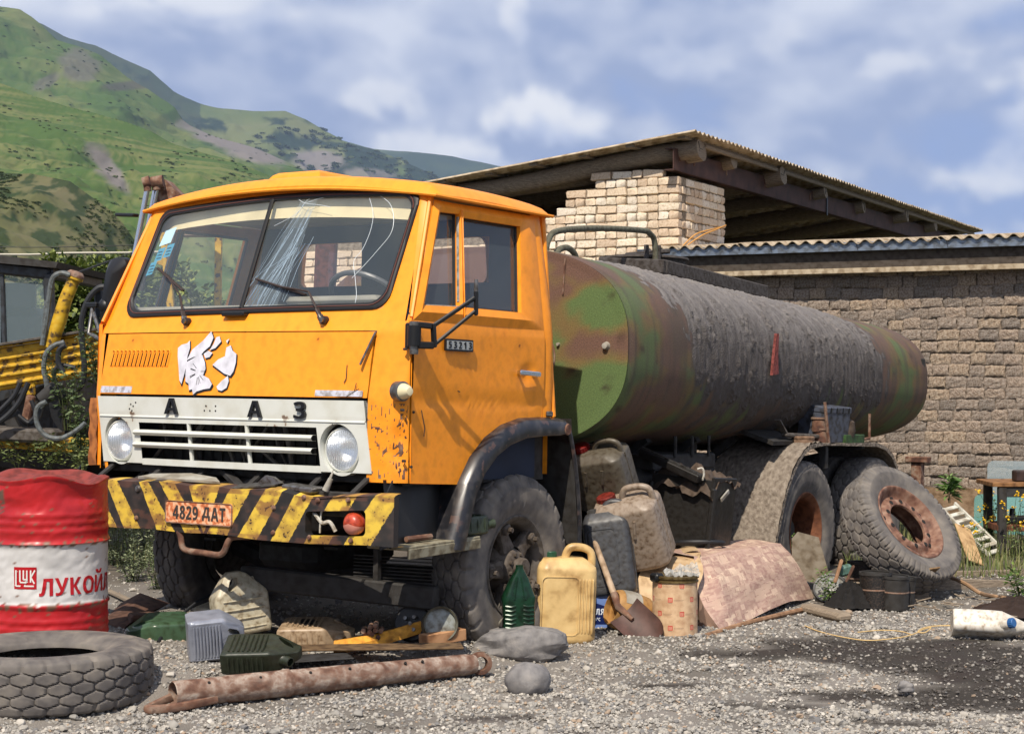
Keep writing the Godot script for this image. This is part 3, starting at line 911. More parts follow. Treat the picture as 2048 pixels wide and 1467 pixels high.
	for poly in [[[-0.372, 1.60], [-0.35, 1.615], [-0.315, 1.622], [-0.30, 1.635], [-0.292, 1.60], [-0.30, 1.56], [-0.297, 1.52], [-0.305, 1.47], [-0.312, 1.43], [-0.33, 1.45], [-0.345, 1.50], [-0.365, 1.56]],
		[[-0.285, 1.55], [-0.26, 1.60], [-0.20, 1.64], [-0.155, 1.685], [-0.135, 1.655], [-0.15, 1.615], [-0.185, 1.59], [-0.20, 1.57], [-0.245, 1.565]],
		[[-0.105, 1.66], [-0.085, 1.665], [-0.07, 1.64], [-0.10, 1.61], [-0.135, 1.60], [-0.115, 1.63]],
		[[-0.285, 1.52], [-0.23, 1.545], [-0.19, 1.555], [-0.165, 1.52], [-0.155, 1.49], [-0.165, 1.46], [-0.125, 1.445], [-0.10, 1.42], [-0.11, 1.40], [-0.15, 1.395], [-0.19, 1.385], [-0.21, 1.37], [-0.222, 1.395], [-0.24, 1.39], [-0.25, 1.42], [-0.272, 1.43], [-0.28, 1.47]],
		[[-0.09, 1.52], [-0.06, 1.545], [-0.02, 1.56], [-0.02, 1.60], [0.005, 1.61], [0.022, 1.585], [0.048, 1.57], [0.052, 1.53], [0.045, 1.49], [0.03, 1.47], [-0.01, 1.48], [-0.05, 1.50]],
		[[-0.045, 1.405], [-0.02, 1.43], [-0.005, 1.44], [0.015, 1.455], [0.025, 1.43], [0.018, 1.40], [-0.01, 1.385], [-0.035, 1.39]],
		[[-0.175, 1.575], [-0.15, 1.59], [-0.12, 1.58], [-0.135, 1.56], [-0.16, 1.555]], [[-0.03, 1.645], [-0.012, 1.655], [-0.02, 1.632]]]:
		var c := PackedVector2Array(); var q := PackedVector2Array()
		for p in poly: c.append(Vector2(p[0], p[1]))
		var m := Vector2.ZERO
		for p in c: m += p
		m /= c.size()
		for i in c.size(): c[i] = m + (c[i] - m) * 1.15
		for p in c: q.append(m + (p - m) * 1.06 + Vector2(0.004, -0.007))
		for pair in [[em, c, 0.0095], [el, q, 0.0075]]:
			var gg: Geo = pair[0]; var pp: PackedVector2Array = pair[1]; var of: float = pair[2]
			var ix := Geometry2D.triangulate_polygon(pp)
			for i in range(0, ix.size(), 3):
				var a := F(pp[ix[i]].x, pp[ix[i]].y, of); var b := F(pp[ix[i + 1]].x, pp[ix[i + 1]].y, of); var d := F(pp[ix[i + 2]].x, pp[ix[i + 2]].y, of)
				if (b - a).cross(d - a).z < 0: gg.tri(a, d, b)
				else: gg.tri(a, b, d)
	part("torn_sticker", em, M("sticker white", Color(0.86, 0.86, 0.9), 0.55, {"tex": "soft", "scale": 4.0}), bo)
	part("sticker_outline", el, M("sticker black", Color(0.03, 0.03, 0.04), 0.6), bo)
	var creases := Geo.new()
	for i in 16:
		var a := rng.randf() * TAU
		var p := Vector2(-0.2, 1.48) + Vector2(cos(a) * 0.02, sin(a) * 0.03); var q := Vector2(-0.2 + cos(a) * 0.06, 1.48 + sin(a) * 0.07)
		if q.y < 1.53 and q.x < -0.14: creases.bar(F(p.x, p.y, 0.0105), F(q.x, q.y, 0.0105), 0.0022, 0.001)
	part("sticker_creases", creases, M("sticker black"), bo)
	# split trim bar at the right edge of the bonnet
	part("trim_bar", Geo.new().bar(F(0.875, 1.52, 0.03), F(0.93, 1.685, 0.015), 0.02, 0.012, 0.004), steel, T)

	# --- white front panel with lamps and grille
	var wp := Geo.new()
	var front := func(p: Vector2) -> Vector3: return F(p.x, p.y, 0.004)
	for s in [[-0.985, -0.655, -0.835, 1.1], [0.60, 0.905, 0.727, 1.094]]:
		var ring := PackedVector2Array()
		for k in 32: ring.append(Vector2(s[2] + cos(TAU * k / 32) * 0.118, s[3] + sin(TAU * k / 32) * 0.13))
		hole_plate(wp, rect_to(s[0], s[1], 0.982, 1.236, ring), ring, front, Vector3(0, 0, 0.05))
	patch(wp, -0.985, 0.905, 1.240, 1.342, 0.004, 24, 2, 0.02)
	wp.grid(24, 1, func(a: float, b: float) -> Vector3: return F(lerpf(-0.98, 0.90, a), lerpf(1.232, 1.242, b), lerpf(0.010, 0.004, b)))
	wp.grid(24, 1, func(a: float, b: float) -> Vector3: return F(lerpf(-0.98, 0.90, a), lerpf(1.2315, 1.232, b), lerpf(-0.004, 0.010, b)))
	patch(wp, -0.655, 0.60, 1.203, 1.236, 0.004, 12, 1, 0.03)
	patch(wp, -0.655, 0.60, 0.975, 1.008, 0.006, 12, 1, 0.06)
	# turned-in ends
	for x in [-0.985, 0.905]:
		wp.quad(F(x, 0.982, 0.004), F(x, 1.342, 0.004), F(x, 1.342, -0.08), F(x, 0.982, -0.08))
	wp.grid(20, 1, func(a: float, b: float) -> Vector3: return F(lerpf(-0.985, 0.905, a), 0.980, lerpf(-0.1, 0.004, b)))
	wp.warp(func(p: Vector3) -> Vector3: return p + Vector3(0.058 * (1.342 - p.y) / 0.36, 0, 0))
	var wpo := part("front_panel", wp, white, T)
	for row in [[1.149, 0.030], [1.083, 0.030]]:
		var gs := Geo.new()
		gs.grid(20, 4, func(a: float, b: float) -> Vector3:
			var y: float = row[0] + (b - 0.5) * row[1]
			return F(lerpf(-0.66, 0.605, a), y, 0.010 + 0.014 * sin(b * PI)))
		gs.grid(20, 1, func(a: float, b: float) -> Vector3:
			return F(lerpf(-0.66, 0.605, a), row[0] + row[1] * 0.5, lerpf(0.010, -0.03, b)))
		gs.grid(20, 1, func(a: float, b: float) -> Vector3:
			return F(lerpf(-0.66, 0.605, a), row[0] - row[1] * 0.5, lerpf(-0.03, 0.010, b)))
		part("grille_slat", gs, white, wpo)
	for x in [-0.245, 0.168]:
		part("grille_bar", Geo.new().bar(F(x - 0.012, 1.212, -0.008), F(x + 0.022, 1.0, -0.008), 0.022, 0.018, 0.005), white, wpo)
	# chipped spots and empty badge holes
	var holes := Geo.new()
	for p in [[-0.12, 1.30], [-0.05, 1.30], [-0.13, 1.275], [-0.09, 1.275], [-0.05, 1.275], [-0.7, 1.30], [-0.68, 1.29], [-0.66, 1.31], [-0.71, 1.275], [-0.69, 1.265], [0.72, 1.22], [0.86, 1.2]]:
		holes.cyl(F(p[0], p[1], 0.003), F(p[0], p[1], 0.0055), 0.005, 0.005, 8)
	tag(part("badge_holes", holes, dark, wpo), "", "", "", "stuff")
	# black letters left on the panel
	for lt in [["А", -0.367, 1.252], ["А", 0.231, 1.247], ["З", 0.524, 1.245]]:
		var tm := lettering(lt[0], 0.118, 0.014, true)
		var bx := tm.get_aabb()
		part("letter", tm, M("black plastic", Color(0.03, 0.03, 0.035), 0.4), wpo, 0.0,
			Transform3D(Basis.from_scale(Vector3(1.25, 1.0, 1.0)), F(lt[1], lt[2], 0.014) - Vector3(bx.get_center().x * 1.25, bx.position.y, 0)))
	# headlamps
	for s in [[-0.803, 1.1], [0.767, 1.094]]:
		var o := F(s[0], s[1], -0.03)
		var h := part("headlight", Geo.new().lathe([[0.0, -0.09], [0.05, -0.085], [0.085, -0.05], [0.098, 0.0], [0.102, 0.012]], o, Vector3.BACK, 28), M("lamp reflector", Color(0.93, 0.94, 0.95), 0.30, {"metal": 1.0}), T)
		part("lamp_ring", Geo.new().lathe([[0.100, 0.0], [0.104, 0.018], [0.112, 0.014], [0.117, 0.0], [0.118, -0.02]], o, Vector3.BACK, 32), white, h)
		part("lens", Geo.new().lathe([[0.101, 0.010], [0.08, 0.024], [0.05, 0.032], [0.0, 0.036]], o, Vector3.BACK, 28), M("fluted glass", Color(0.95, 0.97, 1.0), 0.08, {"alpha": 0.06}), h)
		var rb := Geo.new()
		for k in 13:
			var x := -0.084 + 0.014 * k
			var hh := sqrt(maxf(0.0, 0.0092 - x * x))
			rb.bar(o + Vector3(x, -hh, 0.006), o + Vector3(x, hh, 0.006), 0.003, 0.004)
		part("lens_flutes", rb, M("flute glass", Color(0.85, 0.88, 0.9), 0.2, {"alpha": 0.16}), h)
		part("lamp_well", Geo.new().lathe([[0.0, -0.1], [0.115, -0.1], [0.128, -0.015]], o, Vector3.BACK, 24), black, h)

	# --- behind the grille: radiator, pipes and frame in the dark
	g = Geo.new()
	g.box(Vector3(0, 1.10, 0.90), Vector3(1.35, 0.34, 0.06), 0.01)
	for i in 18: g.bar(Vector3(-0.62 + i * 0.073, 0.95, 0.935), Vector3(-0.62 + i * 0.073, 1.25, 0.935), 0.018, 0.012)
	part("radiator", g, dark, T)
	g = Geo.new()
	for k in 9:
		var x := rng.randf_range(-0.6, 0.6)
		g.tube([Vector3(x, 1.25, 1.0), Vector3(x + rng.randf_range(-0.1, 0.1), 1.1, 1.03), Vector3(x + rng.randf_range(-0.25, 0.25), 0.92, 1.0), Vector3(x + rng.randf_range(-0.3, 0.3), 0.86, 1.1)], rng.randf_range(0.008, 0.02), 7)
	part("pipes", g, M("grey tubing", Color(0.36, 0.35, 0.34), 0.6, {"tex": "dirt", "scale": 3.0}), T)
	g = Geo.new()
	g.bar(Vector3(-0.43, 0.78, 1.2), Vector3(-0.43, 0.78, -6.6), 0.09, 0.24, 0.006)
	g.bar(Vector3(0.43, 0.78, 1.2), Vector3(0.43, 0.78, -6.6), 0.09, 0.24, 0.006)
	g.box(Vector3(0, 0.83, 1.18), Vector3(1.9, 0.12, 0.06), 0.005)
	for z in [-1.2, -2.4, -3.7, -5.0, -6.4]: g.box(Vector3(0, 0.78, z), Vector3(0.8, 0.16, 0.1), 0.005)
	part("frame_rails", g, dark, T)
	g = Geo.new()
	g.tube([Vector3(-0.95, 0.46, 0.0), Vector3(-0.6, 0.36, 0.02), Vector3(0.6, 0.36, 0.02), Vector3(0.95, 0.46, 0.0)], 0.06, 8)
	for x in [-0.43, 0.43]:
		for k in 5: g.bar(Vector3(x, 0.56 + k * 0.016, 0.75 - k * 0.06), Vector3(x, 0.50 + k * 0.016, -0.75 + k * 0.06), 0.09, 0.014)
	part("front_axle", g, dark, T)
	g = Geo.new()
	g.box(Vector3(0.0, 0.82, 0.3), Vector3(0.6, 0.5, 1.0), 0.08)
	g.box(Vector3(0.0, 0.5, 0.25), Vector3(0.42, 0.2, 0.8), 0.06)
	part("engine", g, dark, T)
	g = Geo.new()
	for k in 12: g.bar(Vector3(0.55, 0.53 - k * 0.018, 0.7), Vector3(1.0, 0.53 - k * 0.018, 0.62), 0.012, 0.006)
	g.bar(Vector3(0.0, 0.40, 0.95), Vector3(1.02, 0.33, 0.6), 0.10, 0.12, 0.01)
	g.bar(Vector3(0.72, 0.6, 0.72), Vector3(0.72, 0.3, 0.72), 0.03, 0.03)
	part("oil_cooler", g, dark, T)
	g = Geo.new()
	for z in [-3.69, -5.01]:
		g.cyl(Vector3(-1.0, 0.454, z), Vector3(1.0, 0.454, z), 0.085, 0.085, 12)
		g.lathe([[0.0, -0.2], [0.14, -0.16], [0.2, -0.05], [0.2, 0.05], [0.14, 0.16], [0.0, 0.2]], Vector3(0, 0.454, z), Vector3.BACK, 14)
	for x in [-0.45, 0.45]:
		for k in 6: g.bar(Vector3(x, 0.60 + k * 0.016, -3.5 - k * 0.05), Vector3(x, 0.60 + k * 0.016, -5.2 + k * 0.05), 0.09, 0.014)
	part("rear_axles", g, dark, T)

	# --- bumper with the striped face
	truck_bumper(T, steel, rust, dark)
	truck_side(T, orange, seal, glass, black, chrome, inside, steel, rust, dark)
	truck_inside(T, seal, glass, inside, cream, black)
	truck_wheels(T, rust, dark, black)
	truck_tank(T, dark, rust, steel)

func truck_bumper(T: Node3D, steel: Material, rust: Material, dark: Material) -> void:
	var w := 1024; var h := 128
	var im := Image.create_empty(w, h, false, Image.FORMAT_RGB8)
	var n := noise(301, 0.02, 5); var n2 := noise(302, 0.09, 4); var n3 := noise(303, 0.006, 3)
	var bands := [[-1.14, -1.03, -0.99, -0.87], [-0.88, -0.78, -0.715, -0.59], [-0.685, -0.59, -0.54, -0.415], [-0.43, -0.36, -0.30, -0.175], [-0.28, -0.175, -0.105, 0.02], [-0.08, 0.138, 0.03, 0.032], [0.212, 0.346, 0.053, 0.195], [0.437, 0.555, 0.27, 0.4], [0.644, 0.768, 0.49, 0.607], [0.887, 1.03, 0.71, 0.86], [1.13, 1.26, 0.953, 1.11]]
	for j in h:
		var y := 0.92 - 0.30 * (j + 0.5) / h
		var t := (0.882 - y) / 0.24
		for i in w:
			var x := -1.25 + 2.5 * (i + 0.5) / w
			var a := n.get_noise_2d(i, j * 1.3); var b := n2.get_noise_2d(i, j)
			var c := Color(0.115, 0.11, 0.11).lerp(Color(0.25, 0.2, 0.18), clampf(a + 0.35, 0, 1))
			for q in bands:
				var l := lerpf(q[0], q[2], t) + a * 0.006; var r := lerpf(q[1], q[3], t) + b * 0.006
				if x > l and x < r:
					c = Color(0.84, 0.71, 0.25).lerp(Color(0.66, 0.53, 0.22), clampf(a * 1.5 + 0.4, 0, 1))
					if b + a * 0.6 > 0.55: c = Color(0.2, 0.14, 0.11)
			var ru := smoothstep(0.12, 0.4, n3.get_noise_2d(i, j * 2.5) + a * 0.5 + (0.25 if absf(t - 0.02) < 0.08 or t > 0.93 else -0.1))
			c = c.lerp(Color(0.42, 0.25, 0.19), ru * 0.45)
			im.set_pixel(i, j, c)
	var paint := M("hazard stripes", Color.WHITE, 0.65, {"tex": ImageTexture.create_from_image(im), "tri": false})
	var g := Geo.new()
	g.uvf = func(p: Vector3) -> Vector2: return Vector2((p.x + 1.25) / 2.5, clampf(1.0 - (p.y - 0.62) / 0.30, 0.01, 0.99))
	var top := func(x: float) -> float: return 0.885 - 0.03 * exp(-pow((x - 0.78) / 0.14, 2)) + 0.012 * exp(-pow((x + 0.35) / 0.3, 2)) + 0.004 * sin(x * 17.0)
	var bot := func(x: float) -> float: return 0.645 - 0.014 * exp(-pow((x - 0.6) / 0.25, 2)) + 0.003 * sin(x * 13.0)
	var z := func(x: float) -> float: return 1.292 - 0.03 * pow(maxf(0.0, absf(x) - 1.0) / 0.23, 2) + 0.004 * sin(x * 9.0)
	var face := func(p: Vector2) -> Vector3:
		var k := (p.y - 0.645) / 0.24
		return Vector3(p.x, lerpf(bot.call(p.x), top.call(p.x), k), z.call(p.x))
	for s in [1.0, -1.0]:
		var win := moved(rr(0.372, 0.128, 0.024, 4), Vector2(0.897 * s, 0.752))
		hole_plate(g, rect_to(minf(0.68 * s, 1.10 * s), maxf(0.68 * s, 1.10 * s), 0.645, 0.885, win), win, face, Vector3(0, 0, 0.05))
		g.grid(6, 3, func(a: float, b: float) -> Vector3: return face.call(Vector2(lerpf(1.10 if s > 0 else -1.235, 1.235 if s > 0 else -1.10, a), lerpf(0.645, 0.885, b))))
	g.grid(28, 4, func(a: float, b: float) -> Vector3: return face.call(Vector2(lerpf(-0.68, 0.68, a), lerpf(0.645, 0.885, b))))
	# returned edges
	g.uvf = func(p: Vector3) -> Vector2: return Vector2((p.x + 1.25) / 2.5, 0.13)
	g.grid(50, 2, func(a: float, b: float) -> Vector3:
		var x := lerpf(-1.235, 1.235, a)
		return Vector3(x, (top.call(x) as float) + 0.012 * sin(b * 1.6) + 0.02 * b * exp(-pow((x - 0.6) / 0.1, 2)), (z.call(x) as float) - (0.11 if absf(x) < 1.1 else 0.05) * b))
	g.grid(50, 1, func(a: float, b: float) -> Vector3:
		var x := lerpf(-1.235, 1.235, a)
		return Vector3(x, bot.call(x), (z.call(x) as float) - 0.08 * (1.0 - b)))
	g.uvf = func(_p: Vector3) -> Vector2: return Vector2(0.896, 0.53)
	for s in [1.0, -1.0]:
		g.grid(1, 1, func(a: float, b: float) -> Vector3: return Vector3(1.235 * s, lerpf(0.645, 0.885, b), lerpf(1.262, 1.225, a if s > 0 else 1.0 - a)))
	var bp := part("bumper", g, paint, T)
	# welded end plates, bolts
	for p in [[-0.44, 0.855, true], [-0.45, 0.70, false], [0.50, 0.80, false], [0.50, 0.675, false], [0.70, 0.86, false], [0.79, 0.85, false], [0.98, 0.86, false], [0.74, 0.665, false], [1.0, 0.665, false]]:
		part("bolt", Geo.new().lathe([[0.0, 0.012], [0.009, 0.010], [0.013, 0.004], [0.015, 0.0]] if not p[2] else [[0.0, 0.014], [0.014, 0.011], [0.019, 0.004], [0.021, 0.0]], Vector3(p[0], p[1], (z.call(p[0]) as float)), Vector3.BACK, 10), steel if p[2] else rust, bp)
	# number plate
	var pg := Geo.new()
	pg.prism(rr(0.47, 0.118, 0.015, 3), Vector3(0.0, 0.747, 1.297), Vector3.RIGHT, Vector3.UP, Vector3(0, 0, 0.004))
	var pl := part("number_plate", pg, M("rusted plate", Color.WHITE, 0.75, {"tex": ramp_tex(305, 0.016, [[0.0, Color(0.55, 0.28, 0.16)], [0.4, Color(0.80, 0.46, 0.28)], [0.55, Color(0.88, 0.66, 0.5)], [1.0, Color(0.90, 0.78, 0.68)]], 512, 6), "scale": 3.0}), bp)
	var rimg := Geo.new()
	var o1 := rr(0.47, 0.118, 0.015, 3); var o2 := rr(0.456, 0.104, 0.010, 3)
	rimg.loft([lift(o1, func(q: Vector2) -> Vector3: return Vector3(q.x, q.y + 0.747, 1.3025)), lift(o1, func(q: Vector2) -> Vector3: return Vector3(q.x * 0.99, q.y * 0.97 + 0.747, 1.305)), lift(o2, func(q: Vector2) -> Vector3: return Vector3(q.x, q.y + 0.747, 1.3015))])
	part("plate_rim", rimg, rust, pl)
	var ink := M("faded black ink", Color(0.23, 0.21, 0.2), 0.7, {"tex": "spots", "scale": 14.0})
	var x0 := -0.178
	for ch in ["4", "8", "2", "9", " ", "Д", "А", "Т"]:
		if ch == " ":
			x0 += 0.022; continue
		var tm := lettering(ch, 0.088, 0.003, true)
		var bx := tm.get_aabb()
		part("plate_letter", tm, ink, pl, 0.0, Transform3D(Basis.from_scale(Vector3(0.88, 0.070 / bx.size.y, 1.0)), Vector3(x0 - bx.position.x * 0.88, 0.713 - bx.position.y * 0.070 / bx.size.y, 1.3022)))
		x0 += bx.size.x * 0.88 + 0.008
	# turn lamp: red above, clear dusty below
	var tl := part("turn_lamp", Geo.new().lathe([[0.0, 0.045], [0.035, 0.04], [0.052, 0.02], [0.054, -0.02]], Vector3(1.005, 0.748, 1.275), Vector3.BACK, 24), M("red lamp lens", Color(0.74, 0.28, 0.17), 0.35, {"tex": "dirt", "scale": 5.0}), bp)
	part("lens_lower", Geo.new().lathe([[0.0, 0.0465], [0.036, 0.0415], [0.054, 0.0205], [0.056, -0.01]], Vector3(1.005, 0.748, 1.275), Vector3.BACK, 14, PI * 0.08, PI * 0.92), M("dusty pink lens", Color(0.80, 0.52, 0.45), 0.6), tl)
	part("lamp_wire", Geo.new().tube(spline([Vector3(0.72, 0.78, 1.24), Vector3(0.76, 0.775, 1.27), Vector3(0.80, 0.74, 1.27), Vector3(0.84, 0.745, 1.26), Vector3(0.87, 0.70, 1.25)], 5), 0.010, 7), M("white cable", Color(0.75, 0.74, 0.7), 0.6, {"tex": "dirt", "scale": 5.0}), bp)
	part("lamp_wire", Geo.new().tube(spline([Vector3(0.795, 0.80, 1.27), Vector3(0.79, 0.74, 1.272), Vector3(0.787, 0.69, 1.27)], 4), 0.005, 6), M("white cable"), bp)
	# towing loop below
	part("tow_loop", Geo.new().tube(spline([Vector3(-0.22, 0.648, 1.22), Vector3(-0.165, 0.645, 1.27), Vector3(-0.145, 0.62, 1.275), Vector3(-0.125, 0.565, 1.28), Vector3(-0.08, 0.548, 1.28), Vector3(0.02, 0.545, 1.28), Vector3(0.12, 0.54, 1.28), Vector3(0.165, 0.56, 1.28), Vector3(0.19, 0.615, 1.275), Vector3(0.215, 0.637, 1.26), Vector3(0.27, 0.637, 1.20)], 4), 0.0165, 9), rust, bp)
	# scraps lying on the bumper ledge
	var sc := Geo.new()
	sc.prism(PackedVector2Array([Vector2(-0.50, 0.0), Vector2(-0.45, 0.06), Vector2(-0.2, 0.10), Vector2(0.02, 0.05), Vector2(0.1, -0.01)]), Vector3(0, 0.905, 1.24), Vector3.RIGHT, Vector3(0, 0.25, -0.9).normalized(), Vector3(0, 0.012, 0.003))
	part("scrap_cover", sc, M("pale plastic", Color(0.66, 0.65, 0.61), 0.5, {"tex": "dirt"}), bp)
	sc = Geo.new()
	sc.box(Vector3(0.33, 0.905, 1.22), Vector3(0.26, 0.008, 0.1), 0.0, facing(12, 10, 6))
	sc.box(Vector3(0.62, 0.90, 1.21), Vector3(0.22, 0.03, 0.09), 0.008, facing(-6, 4, -3))
	sc.prism(PackedVector2Array([Vector2(-0.07, 0), Vector2(-0.02, 0.035), Vector2(0.03, 0.03), Vector2(0.09, 0.0), Vector2(0.0, -0.02)]), Vector3(0.40, 0.92, 1.2), Vector3.RIGHT, Vector3.UP, Vector3(0, 0, 0.02))
	part("scrap_metal", sc, steel, bp)
	part("bulb_socket", Geo.new().cyl(Vector3(0.775, 0.895, 1.22), Vector3(0.80, 0.955, 1.21), 0.018, 0.013, 10).tube([Vector3(0.80, 0.955, 1.21), Vector3(0.805, 0.985, 1.2)], 0.004, 5).tube([Vector3(0.79, 0.955, 1.21), Vector3(0.80, 1.0, 1.19)], 0.003, 5), M("pale plastic"), bp)
	# brackets between bumper and cab
	var br := Geo.new()
	for x in [-0.9, -0.52, -0.2, 0.2, 0.6, 0.9]:
		br.bar(Vector3(x, 0.86, 1.2), Vector3(x + 0.04, 0.98, 1.05), 0.035, 0.02, 0.004)
	br.bar(Vector3(-0.05, 0.96, 1.06), Vector3(0.2, 0.87, 1.18), 0.05, 0.03, 0.004)
	br.bar(Vector3(-0.95, 0.955, 1.02), Vector3(0.95, 0.955, 1.02), 0.05, 0.05, 0.008)
	part("bumper_bracket", br, dark, T)

func frame_loop(pts: Array, f: Callable, n := 6) -> PackedVector3Array:   # outline with each side cut into n
	var o := PackedVector3Array()
	for i in pts.size():
		var a: Vector2 = pts[i]; var b: Vector2 = pts[(i + 1) % pts.size()]
		for k in n: o.append(f.call(a.lerp(b, float(k) / n)))
	return o

func truck_side(T: Node3D, orange: Material, seal: Material, glass: Material, black: Material, chrome: Material, inside: Material, steel: Material, rust: Material, dark: Material) -> void:
	for s in [1.0, -1.0]:
		var sd := s as float
		var f := func(p: Vector2) -> Vector3: return S(p.x, p.y, 0.006, sd)
		var fl := func(p: Vector2, off: float) -> Vector3: return S(p.x, p.y, off, sd)
		# lower door skin; points are (z, y)
		var arch := [Vector2(0.525, 0.918), Vector2(0.47, 1.0), Vector2(0.40, 1.06), Vector2(0.275, 1.13), Vector2(0.14, 1.20), Vector2(0.0, 1.245), Vector2(-0.10, 1.262), Vector2(-0.20, 1.268)]
		var lower := PackedVector2Array([Vector2(-0.20, 1.745), Vector2(1.008, 1.745), Vector2(1.0, 0.938)])
		for p in arch: lower.append(p)
		var g := Geo.new()
		var U := Vector3(0, 0, 1); var V := Vector3(0, 1, 0)
		# lower and middle part with a crease line between, and dents
		var cols := 40; var rows := 30
		var bottom := func(z: float) -> float:
			if z > 0.525: return 0.918 + 0.02 * (z - 0.525) / 0.48
			for i in arch.size() - 1:
				if z <= arch[i].x and z >= arch[i + 1].x:
					return lerpf(arch[i].y, arch[i + 1].y, (arch[i].x - z) / (arch[i].x - arch[i + 1].x))
			return 1.268
		g.grid(cols, rows, func(a: float, b: float) -> Vector3:
			var aa := a if sd < 0 else 1.0 - a
			var z := lerpf(-0.20, 1.005, aa)
			var y := lerpf(bottom.call(z), 1.745, b)
			var off := 0.006
			off += 0.010 * smoothstep(1.36, 1.42, y) * (1.0 - smoothstep(1.70, 1.745, y)) * 0.6
			if absf(y - 1.332) < 0.02 and z > -0.12: off -= 0.005 * (1.0 - absf(y - 1.332) / 0.02)
			off -= 0.006 * exp(-(pow(z - 0.83, 2) + pow(y - 1.42, 2)) / 0.006)
			off -= 0.02 * exp(-pow((z + 0.035) / 0.055, 2) - pow((y - 1.495) / 0.05, 2))
			off += 0.004 * sin(z * 5.0) * sin(y * 7.0)
			return S(z, y, off, sd))
		var e := PackedVector3Array(); var k := PackedVector3Array()
		for p in lower: e.append(f.call(p)); k.append(S(p.x, p.y, -0.02, sd))
		g.loft([e, k] if s > 0 else [k, e])
		# window frame of the door
		var whole := [Vector2(1.004, 1.745), Vector2(-0.20, 1.745), Vector2(-0.245, 2.385), Vector2(0.708, 2.378)]
		var ventq := [Vector2(0.905, 1.825), Vector2(0.598, 1.832), Vector2(0.508, 2.322), Vector2(0.675, 2.318)]
		var mainq := [Vector2(0.565, 1.832), Vector2(0.015, 1.832), Vector2(-0.075, 2.312), Vector2(0.478, 2.308)]
		var split_lo := Vector2(0.582, 1.745); var split_hi := Vector2(0.493, 2.378)
		for cell in [[[whole[0], split_lo, split_hi, whole[3]], ventq], [[split_lo, whole[1], whole[2], split_hi], mainq]]:
			var lo := frame_loop(cell[0], f); var li := frame_loop(cell[1], func(p: Vector2) -> Vector3: return fl.call(p, 0.012))
			var lm := PackedVector3Array(); var ld := PackedVector3Array()
			for i in lo.size():
				lm.append(lo[i].lerp(li[i], 0.55) + Vector3(sd * 0.016, 0, 0))
				ld.append(li[i] - Vector3(sd * 0.045, 0, 0))
			var loops := [lo, lm, li, ld]
			if s > 0: loops.reverse()
			g.loft(loops)
		var door := part("door", g, orange, T, 35.0)
		# glass and rubber
		for cell in [[ventq, "vent_window"], [mainq, "side_window"]]:
			var lp := frame_loop(cell[0], func(p: Vector2) -> Vector3: return fl.call(p, -0.022), 1)
			var wg := Geo.new()
			wg.quad(lp[0], lp[1], lp[2], lp[3])
			part(cell[1], wg, glass, door)
			var rg := Geo.new()
			var pts := Array(lp) ; pts.append(lp[0])
			for i in 4: rg.bar(pts[i], pts[i + 1], 0.016, 0.02, 0.004, Vector3(1, 0, 0))
			part("window_rubber", rg, seal, door)
		var vg := Geo.new()
		for q in [[0, 1], [1, 2]]:
			var a: Vector3 = fl.call(ventq[q[0]], 0.004); var b: Vector3 = fl.call(ventq[q[1]], 0.004)
			vg.bar(a.lerp(b, 0.05), b.lerp(a, 0.03), 0.010, 0.016, 0.003, Vector3(1, 0, 0))
		part("vent_frame", vg, M("grey trim", Color(0.62, 0.62, 0.6), 0.5, {"tex": "dirt", "scale": 4.0}), door)
		# pull handle in its hollow
		if s > 0:
			var hg := Geo.new()
			hg.bar(S(0.075, 1.508, 0.035), S(-0.125, 1.500, 0.038), 0.026, 0.014, 0.005, Vector3(1, 0, 0))
			hg.bar(S(-0.10, 1.501, 0.0), S(-0.10, 1.501, 0.04), 0.03, 0.03, 0.006)
			hg.bar(S(0.055, 1.507, 0.0), S(0.055, 1.507, 0.034), 0.02, 0.025, 0.005)
			part("door_handle", hg, chrome, door)
			# badge with the model number
			var bg := Geo.new()
			bg.prism(rr(0.245, 0.062, 0.006, 2), S(0.635, 1.633, 0.020), Vector3(0, 0, -1), Vector3(0, 1, 0), Vector3(0.010, 0, 0))
			var bo := part("number_badge", bg, black, door)
			part("badge_plate", Geo.new().prism(rr(0.225, 0.043, 0.003, 2), S(0.635, 1.633, 0.0305), Vector3(0, 0, -1), Vector3(0, 1, 0), Vector3(0.0015, 0, 0)), M("badge silver", Color(0.66, 0.67, 0.66), 0.4), bo)
			var x0 := 0.0
			for ch in ["5", "3", "2", "1", "3"]:
				var tm := lettering(ch, 0.05, 0.003, true)
				var bx := tm.get_aabb()
				part("digit", tm, M("black plastic"), bo, 0.0, Transform3D(Basis(Vector3(0, 0, -1), Vector3(0, 1, 0), Vector3(1, 0, 0)), S(0.734 - x0 * 0.0445 + bx.position.x, 1.6155 - bx.position.y, 0.034)))
				x0 += 1.0
		else:
			part("door_handle", Geo.new().bar(S(0.075, 1.508, 0.03, sd), S(-0.125, 1.5, 0.03, sd), 0.026, 0.014, 0.005, Vector3(1, 0, 0)), chrome, door)
		# corner panel between door and front
		var cg := Geo.new()
